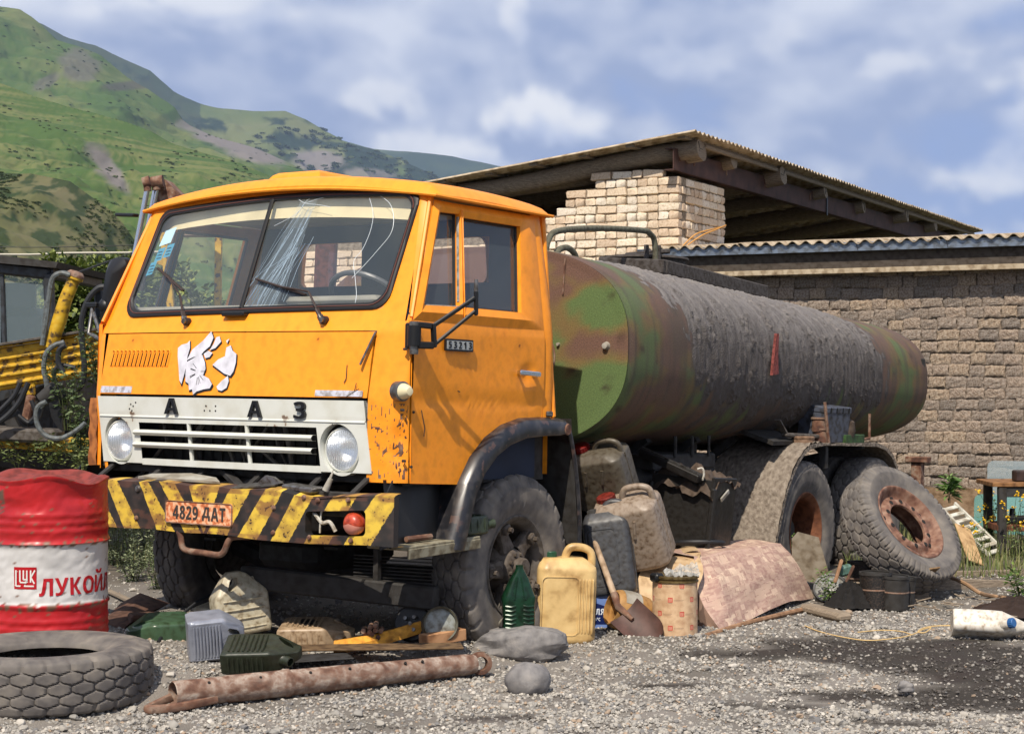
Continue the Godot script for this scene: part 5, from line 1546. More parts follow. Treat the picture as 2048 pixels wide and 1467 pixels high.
	part("bracket_arm", Geo.new().bar(Vector3(1.05, 1.25, -3.45), Vector3(1.06, 1.15, -3.56), 0.05, 0.012).bar(Vector3(1.06, 1.145, -3.54), Vector3(1.12, 1.13, -4.0), 0.05, 0.03, 0.008), M("dusty grey rim"), T)
	part("green_box", Geo.new().box(Vector3(1.12, 1.10, -4.48), Vector3(0.2, 0.085, 0.36), 0.006), M("green enamel", Color(0.20, 0.33, 0.15), 0.6, {"tex": "dirt", "scale": 3.0}), T)
	part("tail_post", Geo.new().box(Vector3(0.98, 0.62, -6.45), Vector3(0.09, 0.55, 0.09), 0.006).box(Vector3(0.99, 0.91, -6.43), Vector3(0.2, 0.05, 0.1), 0.006), rust, T)

func truck_tank(T: Node3D, dark: Material, rust: Material, steel: Material) -> void:
	# an elliptic barrel, tapering and drooping a little towards the tail
	var z0 := -1.048; var z1 := -6.95
	var sect := func(t: float, z: float, sc: float) -> Vector3:
		var w := (z0 - z) / (z0 - z1)
		var k := (1.0 - 0.185 * w) * sc
		var c := cos(t); var s := sin(t)
		return Vector3(1.203 * k * signf(c) * pow(absf(c), 0.751), 1.679 - 0.018 * (z0 - z) + 0.64 * k * signf(s) * pow(absf(s), 0.751), z)
	var n := noise(340, 1.1, 4); var n2 := noise(341, 7.0, 5); var n3 := noise(342, 2.6, 4); var n4 := noise(343, 30.0, 4)
	# camouflage and tar: patches in real positions on the tank
	var camo := func(p: Vector3) -> Color:
		var q := n.get_noise_3d(p.x * 0.9, p.y * 1.5, p.z * 1.1) + 0.25 * n3.get_noise_3dv(p)
		var brown := Color(0.20, 0.115, 0.083); var green := Color(0.145, 0.215, 0.078); var ochre := Color(0.245, 0.17, 0.068)
		q += 0.12 * smoothstep(-1.06, -1.3, p.z)
		if p.z > -1.06: q += clampf((p.y - 1.80) * 1.0, -0.4, 0.5) - 0.10
		var c := green.lerp(ochre, smoothstep(-0.22, 0.0, q)).lerp(brown, smoothstep(-0.04, 0.16, q))
		c = c.lerp(Color(0.06, 0.042, 0.03), smoothstep(0.35, 0.6, n2.get_noise_3dv(p * 0.7)) * 0.8)
		return c
	var tar := func(p: Vector3) -> float:
		var along := -p.z
		var up := (p.y - (1.679 - 0.018 * (along - 1.05)) ) / 0.64
		var a := smoothstep(1.15, 2.2, along - (1.0 - up) * 0.35) * (1.0 - smoothstep(4.9, 6.0, along + up * 0.25))
		# it ran down from the filler, thinner below
		a *= 0.25 + 0.75 * smoothstep(-0.75, 0.0, up + n3.get_noise_2d(along * 1.6, 3.0) * 0.55)
		return clampf(a * 1.35 + n2.get_noise_3d(p.x, p.y * 0.5, p.z) * 0.55 - 0.18, 0.0, 1.0)
	var g := Geo.new()
	var nu := 240; var nv := 230
	var place := func(a: float, b: float) -> Vector3:
		var t := TAU * a
		var z := lerpf(z0, z1, b)
		var sc := 1.0
		if b > 0.93: sc = sqrt(maxf(0.0, 1.0 - pow((b - 0.93) / 0.07, 2) * 0.30))
		if b < 0.006: sc = 0.992
		return sect.call(-t, z, sc)
	var shell := func(a: float, b: float) -> Vector3:
		return place.call(a, b)
	var coat := func(a: float, b: float) -> Vector3:
		var p: Vector3 = place.call(a, lerpf(0.04, 0.93, b))
		var k: float = tar.call(p)
		var d := Vector3(p.x, (p.y - 1.62) * 2.2, 0).normalized()
		if k < 0.1: return p - d * 0.012
		var l := smoothstep(0.0, 0.4, n4.get_noise_3d(p.x, p.y * 0.75, p.z))
		return p + d * ((k - 0.36) * 0.016 + 0.006 * n2.get_noise_3d(p.x * 2.2, p.y, p.z * 2.2) + smoothstep(0.25, 0.6, k) * l * (0.004 + 0.010 * smoothstep(-0.2, 0.35, n3.get_noise_3dv(p * 1.7))))
	g.grid(nu, nv, shell, func(p: Vector3, _a: float, _b: float) -> Color:
		var c: Color = camo.call(p)
		c = c.lerp(Color(0.10, 0.08, 0.06), 0.6 * smoothstep(-0.1, 0.45, n2.get_noise_3d(p.x * 0.4, p.y * 0.12, p.z * 1.6)))
		var dusty := 0.30 + 0.25 * n3.get_noise_3dv(p * 1.5)
		c = c.lerp(Color(0.15, 0.125, 0.10), dusty)
		return c.lerp(Color(0.10, 0.09, 0.083), smoothstep(0.05, 0.4, tar.call(p)) * 0.8))
	var skin := M("tank paint", Color.WHITE, 0.72, {"vc": true, "tex": "fine", "scale": 2.2, "bump": "bump", "bs": 0.12, "spec": 0.35})
	var tank := part("tank", g, skin, T, 75.0)
	g = Geo.new()
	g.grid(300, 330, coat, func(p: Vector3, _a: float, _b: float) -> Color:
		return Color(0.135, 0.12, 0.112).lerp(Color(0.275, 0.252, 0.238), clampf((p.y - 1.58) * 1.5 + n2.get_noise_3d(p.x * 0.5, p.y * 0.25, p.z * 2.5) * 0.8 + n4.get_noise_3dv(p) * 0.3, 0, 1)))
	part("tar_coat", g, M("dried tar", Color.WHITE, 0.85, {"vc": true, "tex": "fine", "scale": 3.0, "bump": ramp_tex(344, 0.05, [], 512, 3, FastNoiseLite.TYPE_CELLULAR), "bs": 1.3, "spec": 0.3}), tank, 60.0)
	# front head: a flat dished disc a little inside the rim
	g = Geo.new()
	g.grid(120, 40, func(a: float, b: float) -> Vector3:
		var p: Vector3 = sect.call(TAU * a, z0, 0.992 * b)
		return Vector3(p.x, p.y, z0 + 0.022 * (1.0 - b * b) + (0.004 if b > 0.97 else 0.0)), func(p: Vector3, _a: float, _b: float) -> Color: return camo.call(p))
	part("tank_head", g, skin, tank, 75.0)
	g = Geo.new()
	g.grid(60, 10, func(a: float, b: float) -> Vector3:
		var p: Vector3 = sect.call(-TAU * a, z1, 0.837 * (1.0 - b))
		return Vector3(p.x, p.y, z1 - 0.10 * (1.0 - pow(1.0 - b, 2))), func(p: Vector3, _a: float, _b: float) -> Color: return camo.call(p))
	part("tank_tail", g, skin, tank, 75.0)
	# patch weld and knob on the head
	g = Geo.new()
	var arc := []
	for k in 12: arc.append(Vector3(0.52 + 0.17 * cos(-1.2 + 0.22 * k), 1.62 + 0.19 * sin(-1.2 + 0.22 * k), z0 + 0.018))
	g.tube(arc, 0.006, 6)
	g.tube([Vector3(0.75, 2.22, z0 + 0.012), Vector3(0.74, 2.0, z0 + 0.016)], 0.005, 5)
	part("weld_seam", g, rust, tank)
	part("knob", Geo.new().lathe([[0.0, 0.03], [0.018, 0.026], [0.02, 0.01], [0.026, 0.0]], Vector3(1.045, 1.69, z0 + 0.005), Vector3.BACK, 12).cyl(Vector3(0.715, 1.70, z0 + 0.01), Vector3(0.715, 1.70, z0 + 0.03), 0.012, 0.01, 10), M("pale plastic"), tank)
	# mud-covered box ridge, hatch with rim and handle, hand rails
	var tarm := M("tarred steel", Color(0.30, 0.28, 0.27), 0.9, {"tex": "dirt", "scale": 3.0, "bump": "bump", "bs": 1.0})
	g = Geo.new()
	g.bar(Vector3(0.50, 2.30, -2.74), Vector3(0.44, 2.235, -4.52), 0.05, 0.10, 0.008)
	g.bar(Vector3(0.0, 2.33, -2.72), Vector3(0.52, 2.30, -2.72), 0.05, 0.10, 0.008)
	g.bar(Vector3(-0.45, 2.30, -2.72), Vector3(-0.42, 2.235, -4.52), 0.05, 0.10, 0.008)
	g.bar(Vector3(-0.44, 2.235, -4.5), Vector3(0.46, 2.235, -4.5), 0.05, 0.10, 0.008)
	part("filler_trough", g, tarm, tank)
	g = Geo.new()
	g.lathe([[0.0, 0.115], [0.25, 0.11], [0.33, 0.10], [0.335, 0.085], [0.31, 0.078], [0.31, 0.055], [0.325, 0.05], [0.325, 0.03], [0.30, 0.025], [0.30, -0.15]], Vector3(0.0, 2.325, -3.35), Vector3.UP, 32)
	g.bar(Vector3(0.26, 2.46, -3.25), Vector3(-0.2, 2.46, -3.45), 0.05, 0.035, 0.008)
	for q in [Vector3(0.26, 2.36, -3.1), Vector3(0.2, 2.36, -3.03)]: g.bar(q, q + Vector3(0, 0.13, 0), 0.03, 0.03, 0.004)
	part("hatch", g, tarm, tank)
	g = Geo.new()
	g.tube(spline([Vector3(0.25, 2.28, -1.60), Vector3(0.25, 2.40, -1.63), Vector3(0.25, 2.47, -1.75), Vector3(0.25, 2.53, -2.2), Vector3(0.25, 2.575, -2.85), Vector3(0.25, 2.56, -3.0), Vector3(0.25, 2.50, -3.06), Vector3(0.25, 2.30, -3.08)], 5), 0.021, 9)
	part("hand_rail", g, M("mossy grey pipe", Color(0.40, 0.40, 0.34), 0.8, {"tex": "dirt", "scale": 4.0}), tank)
	g = Geo.new()
	g.tube(spline([Vector3(0.25, 2.28, -1.70), Vector3(0.25, 2.345, -1.76), Vector3(0.25, 2.37, -1.86), Vector3(0.25, 2.345, -1.95), Vector3(0.25, 2.28, -2.0)], 5), 0.021, 9)
	part("grab_loop", g, M("mossy grey pipe"), tank)
	# the reddish marker strip on the flank
	g = Geo.new()
	g.prism(PackedVector2Array([Vector2(-0.012, 0.15), Vector2(0.024, 0.15), Vector2(0.03, 0.0), Vector2(0.05, -0.13), Vector2(-0.045, -0.14), Vector2(-0.035, -0.02)]), Vector3(1.155, 1.70, -3.15), Vector3(0, 0, -1), Vector3(0.04, 1, 0).normalized(), Vector3(0.02, 0, 0))
	part("marker_strip", g, M("flaking pink paint", Color(0.55, 0.27, 0.25), 0.8, {"tex": "dirt", "scale": 5.0}), tank)
	g = Geo.new()
	g.box(Vector3(0.965, 1.72, -6.55), Vector3(0.04, 0.11, 0.08), 0.006)
	part("tail_lug", g, dark, tank)
	# saddles
	g = Geo.new()
	for z in [-1.6, -3.0, -4.4, -5.8]:
		g.bar(Vector3(-0.62, 1.06, z), Vector3(0.62, 1.06, z), 0.12, 0.14, 0.01)
	part("tank_saddle", g, dark, T)

# ---------------------------------------------------------------- buildings: all share one direction
const ALONG := Vector3(0.893, 0, 0.45)     # to the right along the walls
const BACK := Vector3(0.45, 0, -0.893)     # away from the yard
const CORNER := Vector3(1.92, 0, -20.0)    # foot of the brick pier's near corner

func at_wall(p: float, q: float, y: float) -> Vector3:
	return CORNER + ALONG * p + BACK * q + Vector3(0, y, 0)

func wall_basis() -> Basis: return Basis(ALONG, Vector3.UP, -BACK)

func worn_block(size: Vector3, sd: int, amount: float, bev: float) -> ArrayMesh:   # a hand-laid brick: rounded, chipped, never quite square
	var r := RandomNumberGenerator.new(); r.seed = sd
	var g := Geo.new()
	g.box(Vector3.ZERO, size, bev)
	var shift := {}
	g.warp(func(p: Vector3) -> Vector3:
		var k := Vector3i((p * 5000.0).round())
		if not shift.has(k): shift[k] = Vector3(r.randf_range(-1, 1), r.randf_range(-1, 1), r.randf_range(-1, 0.6)) * amount
		return p + shift[k])
	return g.mesh(50.0)

func brick_wall() -> void:
	var W := thing("brick_wall", "unfinished cream brick wall with a stepped top and a square corner under the big roof", "brick wall", Vector3.ZERO)
	var ms := []
	for k in 5:
		var t := [Color(0.93, 0.88, 0.80), Color(0.90, 0.83, 0.74), Color(0.95, 0.91, 0.85), Color(0.86, 0.78, 0.69), Color(0.92, 0.85, 0.76)][k] as Color
		ms.append(M("cream brick %d" % k, t, 0.9, {"tex": ramp_tex(401, 0.02, [[0.0, Color(0.72, 0.66, 0.6)], [0.3, Color(0.91, 0.89, 0.86)], [1.0, Color(1, 1, 1)]], 512, 6) if k == 0 else (mats["cream brick 0"] as StandardMaterial3D).albedo_texture, "scale": 3.0, "bump": "bump", "bs": 0.4, "spec": 0.2}))
	var long := []; var short := []
	for k in 5:
		long.append(worn_block(Vector3(0.250, 0.090, 0.12), 500 + k, 0.009, 0.011)); short.append(worn_block(Vector3(0.121, 0.090, 0.12), 520 + k, 0.009, 0.014))
	var starts := [0.98, 1.02, 1.20, 1.33, 1.45, 1.70, 5.4, 5.4, 5.4, 5.4, 5.4, 5.4, 5.4, 5.4, 5.4]
	var count := 0
	var extra := Geo.new()
	var B := wall_basis()
	var Bs := Basis(-BACK * -1.0, Vector3.UP, ALONG)
	var r := RandomNumberGenerator.new(); r.seed = 9
	for row in 15:
		var y := 3.80 - row * 0.099
		# left face
		var head := row % 2 == 1
		var p := -0.20 if row == 0 else -0.002
		while p > -starts[row]:
			var h := head or (not head and r.randf() < 0.06)
			var len := 0.121 if h else 0.250
			if row >= 5 and p < -1.9 and row < 8:
				p -= len + 0.011; continue
			var x := Transform3D(B * Basis.from_euler(Vector3(r.randfn() * 0.01, r.randfn() * 0.012, r.randfn() * 0.014)), at_wall(p - len / 2, 0.056 + r.randf_range(-0.005, 0.006), y + 0.012 * p * 0.4))
			var m: ArrayMesh = (short if h else long)[r.randi() % 5]
			if p > -1.9 and row < 13 and count < 300:
				piece("brick", count, m, ms[r.randi() % 5], W, x); count += 1
			else:
				extra.add(m, x)
			p -= len + 0.011
		# right face, one course in two turned
		if row > 0 and row < 13:
			var q := 0.128 if not head else 0.006
			var hh := not head
			while q < 1.5:
				var len := 0.121 if hh else 0.250
				var x := Transform3D(Bs * Basis.from_euler(Vector3(r.randfn() * 0.01, r.randfn() * 0.012, r.randfn() * 0.014)), at_wall(-0.058 + r.randf_range(-0.006, 0.005), q + len / 2, y))
				if head and q < 0.05:
					q += len + 0.011; continue
				if count < 300:
					piece("brick", count, (short if hh else long)[r.randi() % 5], ms[r.randi() % 5], W, x); count += 1
				q += len + 0.011
	tag(part("brick_rest", extra, ms[1], W), "", "", "", "stuff")
	var mortar := M("rough mortar", Color(0.60, 0.55, 0.48), 0.95, {"tex": "dirt", "scale": 3.0, "bump": "lumps", "bs": 1.5})
	var g := Geo.new()
	for row in 15:
		var y := 3.80 - row * 0.099
		var s: float = starts[row] - 0.02
		if row == 0: continue
		g.box(at_wall(-s / 2 - 0.01, 0.075, y), Vector3(s - 0.02, 0.104, 0.115), 0.0, B)
		g.box(at_wall(-0.075, 0.75, y), Vector3(1.47, 0.104, 0.115), 0.0, Bs)
	g.box(at_wall(-2.7, 0.07, 1.16), Vector3(5.37, 2.32, 0.12), 0.0, B)
	g.box(at_wall(-0.07, 0.75, 1.30), Vector3(1.47, 2.6, 0.12), 0.0, Bs)
	part("mortar", g, mortar, W, 0.0)

func corrugated(p0: Vector3, U: Vector3, V: Vector3, lu: float, lv: float, pitch: float, amp: float, thick: float, sag := 0.0) -> Geo:   # waves run across U
	var g := Geo.new()
	var N := V.cross(U).normalized()
	if N.y < 0: N = -N
	var n := int(lu / pitch * 8.0)
	var f := func(a: float, b: float, o: float) -> Vector3:
		var u := a * lu
		return p0 + U * u + V * (b * lv) + N * (amp * sin(TAU * u / pitch) + o + sag * sin(a * 23.0) * 0.3)
	g.grid(n, 2, func(a: float, b: float) -> Vector3: return f.call(a, b, thick))
	g.grid(n, 2, func(a: float, b: float) -> Vector3: return f.call(1.0 - a, b, 0.0))
	g.grid(n, 1, func(a: float, b: float) -> Vector3: return f.call(a, 0.0, b * thick))
	g.grid(n, 1, func(a: float, b: float) -> Vector3: return f.call(1.0 - a, 1.0, b * thick))
	g.grid(1, 2, func(a: float, b: float) -> Vector3: return f.call(0.0, b, a * thick))
	g.grid(1, 2, func(a: float, b: float) -> Vector3: return f.call(1.0, b, (1.0 - a) * thick))
	return g

func slate_mat() -> StandardMaterial3D:
	return M("weathered slate sheet", Color(0.74, 0.68, 0.59), 0.9, {"tex": "dirt", "scale": 1.2, "bump": "fine", "bs": 0.1, "spec": 0.2})

func old_wood() -> StandardMaterial3D:
	return M("weathered timber", Color.WHITE, 0.85, {"tex": ramp_tex(410, 0.03, [[0.0, Color(0.33, 0.29, 0.25)], [0.5, Color(0.53, 0.48, 0.42)], [1.0, Color(0.68, 0.62, 0.54)]], 512, 4), "scale3": Vector3(0.6, 5.0, 5.0), "bump": "fine", "bs": 0.2, "spec": 0.2})

func big_roof_building() -> void:
	var W := thing("open_barn", "open barn with a corrugated sheet roof on log rafters and a rusty steel beam", "barn", Vector3.ZERO)
	var wood := old_wood()
	var slope := 0.118                       # the roof falls to the left
	var down := (-ALONG + Vector3(0, -slope, 0)).normalized()
	# sheets: rows of corrugated panels, each a part
	for k in 14:
		var q := -0.27 + k * 1.12
		var g := corrugated(at_wall(0.30, q, 4.215 + 0.006 * (k % 2)), BACK, down, 1.128, 6.6, 0.141, 0.018, 0.007, 0.01)
		part("roof_sheet", g, slate_mat(), W, 50.0)
	# rafters: logs along the slope with their ends beyond the beam
	var qs := [0.10, 0.32, 1.55, 3.2, 5.3, 7.5, 9.8, 12.0, 14.2]
	for k in qs.size():
		var r := 0.108 + 0.016 * sin(k * 2.7)
		var a := at_wall(0.22 - 0.05 * (k % 3), qs[k], 4.065 - (0.02 if k == 1 else 0.0)); var b := at_wall(-6.1, qs[k], 4.065 - 6.3 * slope)
		var pts := []; var rs := []
		for i in 13:
			var t := i / 12.0
			pts.append(a.lerp(b, t) + Vector3(0, 0.022 * sin(i * 1.1 + k), 0.02 * sin(i * 1.7 + k)))
			rs.append(r * (1.0 + 0.05 * sin(i * 2.3 + k)))
		var lg := part("log_rafter", Geo.new().tube(pts, rs, 12), wood, W, 60.0)
		# cracked end grain
		var cg := Geo.new()
		for c in 3:
			var ang := c * 2.1 + k
			var s := (BACK * cos(ang) + Vector3.UP * sin(ang))
			cg.bar(a + ALONG * 0.001 + s * 0.005, a + ALONG * 0.001 + s * r * 0.85, 0.006, 0.004)
		part("end_crack", cg, M("crack dark", Color(0.1, 0.09, 0.08), 0.9), lg)
	# battens across the rafters
	for k in 9:
		var p := 0.10 - k * 0.62
		part("batten", Geo.new().bar(at_wall(p, -0.18 - 0.05 * (k % 2), 4.165 + p * slope), at_wall(p, 15.3, 4.165 + p * slope), 0.10, 0.045, 0.006), wood, W)
	# edge board under the sheets on the right
	part("edge_pole", Geo.new().bar(at_wall(0.16, 0.4, 4.13), at_wall(0.16, 15.2, 4.13), 0.05, 0.05, 0.01), wood, W)
	# rusty channel beam on the brick pier
	var g := Geo.new()
	var B := Basis(BACK, Vector3.UP, ALONG)
	g.box(at_wall(-0.008, 6.9, 3.935), Vector3(14.1, 0.23, 0.012), 0.0, B)
	g.box(at_wall(-0.06, 6.9, 4.055), Vector3(14.1, 0.012, 0.11), 0.0, B)
	g.box(at_wall(-0.06, 6.9, 3.815), Vector3(14.1, 0.012, 0.11), 0.0, B)
	var beam := part("steel_beam", g, M("brown oxide steel", Color.WHITE, 0.75, {"tex": ramp_tex(411, 0.008, [[0.0, Color(0.19, 0.12, 0.10)], [0.5, Color(0.29, 0.185, 0.16)], [1.0, Color(0.36, 0.25, 0.21)]], 512, 5), "scale": 1.0}), W)
	for q in [0.02, 0.5, 1.62, 3.1, 5.1]:
		part("weld_strip", Geo.new().box(at_wall(0.001, q, 3.97), Vector3(0.03, 0.10, 0.012), 0.003, B), rust_mat(), beam)
	part("strap", Geo.new().box(at_wall(0.008, 5.9, 3.93), Vector3(0.05, 0.32, 0.01), 0.0, B), M("black paint"), beam)
	# inside: dark walls and a heap of clay
	var clay := M("raw clay", Color(0.42, 0.36, 0.29), 0.95, {"tex": "dirt", "scale": 1.5, "bump": "lumps", "bs": 3.0})
	g = Geo.new()
	g.box(at_wall(-2.9, 15.0, 1.7), Vector3(7.2, 3.4, 0.3), 0.0, wall_basis())
	g.box(at_wall(-6.2, 7.7, 1.6), Vector3(14.4, 3.2, 0.3), 0.0, B)
	g.box(at_wall(-3.0, 7.0, 0.02), Vector3(6.2, 0.04, 15.5), 0.0, wall_basis())
	part("clay_wall", g, clay, W)
	g = Geo.new()
	var n := noise(412, 1.8, 4)
	g.grid(40, 14, func(a: float, b: float) -> Vector3:
		var t := a * 5.0
		return at_wall(-0.15 + 0.1 * n.get_noise_2d(t * 3.0, b * 9.0), 1.55 + t, lerpf(2.2, 3.12 - 0.09 * t + 0.10 * n.get_noise_1d(t * 4.0), b)))
	g.grid(40, 2, func(a: float, b: float) -> Vector3:
		var t := a * 5.0
		return at_wall(-0.15 + 0.1 * n.get_noise_2d(t * 3.0, 9.0) - 0.35 * b, 1.55 + t, 3.12 - 0.09 * t + 0.10 * n.get_noise_1d(t * 4.0) + 0.03 * n.get_noise_2d(t * 9.0, b * 5.0)))
	part("broken_clay_wall", g, clay, W, 50.0)
	# red timber post and a pole seen through the truck's windows
	part("post", Geo.new().bar(P(640, 800, 18.6), P(655, 440, 18.6), 0.22, 0.22, 0.02), M("red brown timber", Color(0.36, 0.19, 0.15), 0.8, {"tex": "dirt", "scale": 2.0}), W)
	# yellow hoses hanging over the corner of the pier
	for k in 2:
		var pts := [P(1365 + k * 8, 492, 19.6), P(1392 + k * 4, 468 + k * 4, 19.65), P(1425, 458 - k * 2, 19.8), P(1451, 452 - k * 2, 20.3)]
		if k == 1: pts = [P(1372, 492, 19.6), P(1405, 470, 19.65), P(1432, 459, 19.8), P(1452, 450, 20.2)]
		tag(part("yellow_cable", Geo.new().tube(spline(pts, 6), 0.008, 6), M("yellow sheath", Color(0.78, 0.55, 0.22), 0.6), self), ["upper curved yellow cable on the brick corner", "lower straight yellow cable on the brick corner"][k], "cable", "yellow cables on the brick corner")

func adobe_shed() -> void:
	var O := Vector3(2.109, 0, -19.5)
	var W := thing("adobe_shed", "low shed of brown adobe blocks with a corrugated eave and metal gutter", "shed", Vector3.ZERO)
	var on := func(t: float, y: float, d: float) -> Vector3: return O + ALONG * t - BACK * d + Vector3(0, y, 0)
	var B := wall_basis()
	var tx := ramp_tex(420, 0.03, [[0.0, Color(0.62, 0.55, 0.5)], [0.4, Color(0.86, 0.83, 0.8)], [0.75, Color(1, 1, 1)], [1.0, Color(0.95, 0.9, 0.84)]], 512, 6)
	var bt := ramp_tex(421, 0.045, [], 512, 5)
	var ms := []
	for k in 5:
		ms.append(M("adobe %d" % k, [Color(0.59, 0.55, 0.51), Color(0.64, 0.59, 0.54), Color(0.55, 0.52, 0.49), Color(0.67, 0.615, 0.55), Color(0.61, 0.57, 0.53)][k], 0.95, {"tex": tx, "scale": 2.3, "bump": bt, "bs": 2.0, "spec": 0.15}))
	var blocks := []
	for k in 6:
		var g := Geo.new()
		var n := noise(430 + k, 9.0, 4)
		g.grid(9, 7, func(a: float, b: float) -> Vector3:
			var x := (a - 0.5) * 0.194; var y := (b - 0.5) * 0.1165
			var e := pow(absf(a - 0.5) * 2.0, 9) + pow(absf(b - 0.5) * 2.0, 9)
			return Vector3(x + n.get_noise_2d(y * 3.0, x + 5.0) * 0.010, y + n.get_noise_2d(x * 3.0, y + 9.0) * 0.009, 0.026 - 0.012 * minf(e, 1.0) + n.get_noise_2d(x * 2.0, y * 2.0) * 0.016))
		blocks.append(g.mesh(60.0))
	var r := RandomNumberGenerator.new(); r.seed = 12
	var count := 0
	var rest := Geo.new()
	for row in 20:
		var y := 2.585 - row * 0.1185
		var t := -0.1 - r.randf() * 0.19
		while t < 5.6:
			var wd := 0.196 * r.randf_range(0.80, 1.24)
			var x := Transform3D(B * Basis.from_euler(Vector3(r.randfn() * 0.02, r.randfn() * 0.03, r.randfn() * 0.018)) * Basis.from_scale(Vector3(wd / 0.198, r.randf_range(0.95, 1.10), 1.0)), on.call(t + wd / 2, y + r.randfn() * 0.005 + 0.012 * sin(t * 1.7 + row * 0.6), 0.002 + r.randf_range(-0.010, 0.007)))
			# the tank hides the lower left of the wall
			var seen: bool = t > 0.5 and t < 3.75 and (y > 2.2 or t > 1.5 + (2.2 - y) * 0.35)
			if seen and count < 300:
				piece("adobe_block", count, blocks[r.randi() % 6], ms[r.randi() % 5], W, x); count += 1
			else:
				rest.add(blocks[r.randi() % 6], x)
			t += wd
	tag(part("adobe_rest", rest, ms[1], W), "", "", "", "stuff")
	var g := Geo.new()
	g.box(on.call(2.6, 1.45, -0.115), Vector3(6.0, 2.6, 0.22), 0.0, B)
	part("clay_bed", g, M("clay bed", Color(0.50, 0.45, 0.39), 0.95, {"tex": "dirt", "scale": 2.0, "bump": "lumps", "bs": 1.0}), W)
	g = Geo.new()
	var nf := noise(440, 2.5, 4)
	g.grid(60, 8, func(a: float, b: float) -> Vector3:
		var t := lerpf(-0.2, 5.7, a)
		return on.call(t, lerpf(-0.1, 0.285, b), 0.035 + 0.02 * nf.get_noise_2d(t * 2.0, b * 2.0)))
	g.grid(60, 1, func(a: float, b: float) -> Vector3:
		var t := lerpf(-0.2, 5.7, a)
		return on.call(t, 0.285, lerpf(0.035 + 0.02 * nf.get_noise_2d(t * 2.0, 2.0), -0.01, b)))
	part("foundation", g, M("pale render", Color(0.56, 0.47, 0.37), 0.95, {"tex": "dirt", "scale": 1.5, "bump": "bump", "bs": 1.0}), W)
	# eave: wall plate, shadow board, pale board, gutter, wavy sheet
	var wood := old_wood()
	part("eave_soffit", Geo.new().box(on.call(2.6, 2.72, 0.02), Vector3(6.2, 0.16, 0.30), 0.0, B), wood, W)
	part("dark_board", Geo.new().box(on.call(2.6, 2.69, 0.176), Vector3(6.2, 0.17, 0.02), 0.003, B), M("grey brown board", Color(0.30, 0.27, 0.24), 0.85, {"tex": "dirt", "scale": 2.0}), W)
	part("pale_board", Geo.new().box(on.call(2.6, 2.575, 0.205), Vector3(6.2, 0.055, 0.06), 0.004, B), M("pale planed board", Color(0.72, 0.66, 0.56), 0.8, {"tex": "dirt", "scale": 2.0}), W)
	g = Geo.new()
	g.box(on.call(2.55, 2.825, 0.262), Vector3(6.4, 0.085, 0.006), 0.0, B)
	g.box(on.call(2.55, 2.786, 0.225), Vector3(6.4, 0.006, 0.078), 0.0, B)
	g.box(on.call(2.55, 2.868, 0.268), Vector3(6.4, 0.010, 0.016), 0.002, B)
	part("gutter", g, M("galvanised sheet", Color(0.55, 0.60, 0.66), 0.45, {"metal": 0.7, "tex": "dirt", "scale": 2.0}), W)
	for k in 6:
		var t := -0.55 + k * 1.09
		part("roof_sheet", corrugated(on.call(t, 2.872 + 0.008 * (k % 2), 0.30), ALONG, (BACK + Vector3(0, 0.078, 0)).normalized(), 1.12, 2.6, 0.148, 0.022, 0.008), slate_mat(), W, 50.0)
	for k in 4:
		part("gutter_wire", Geo.new().tube([on.call(0.9 + k * 0.95, 2.895, 0.28), on.call(0.9 + k * 0.95 + 0.03, 2.79, 0.27)], 0.003, 5), M("worn steel"), W)
	# roof gable end at left
	part("gable_board", Geo.new().box(on.call(-0.45, 2.80, -1.0), Vector3(0.03, 0.2, 2.4), 0.0, B), wood, W)

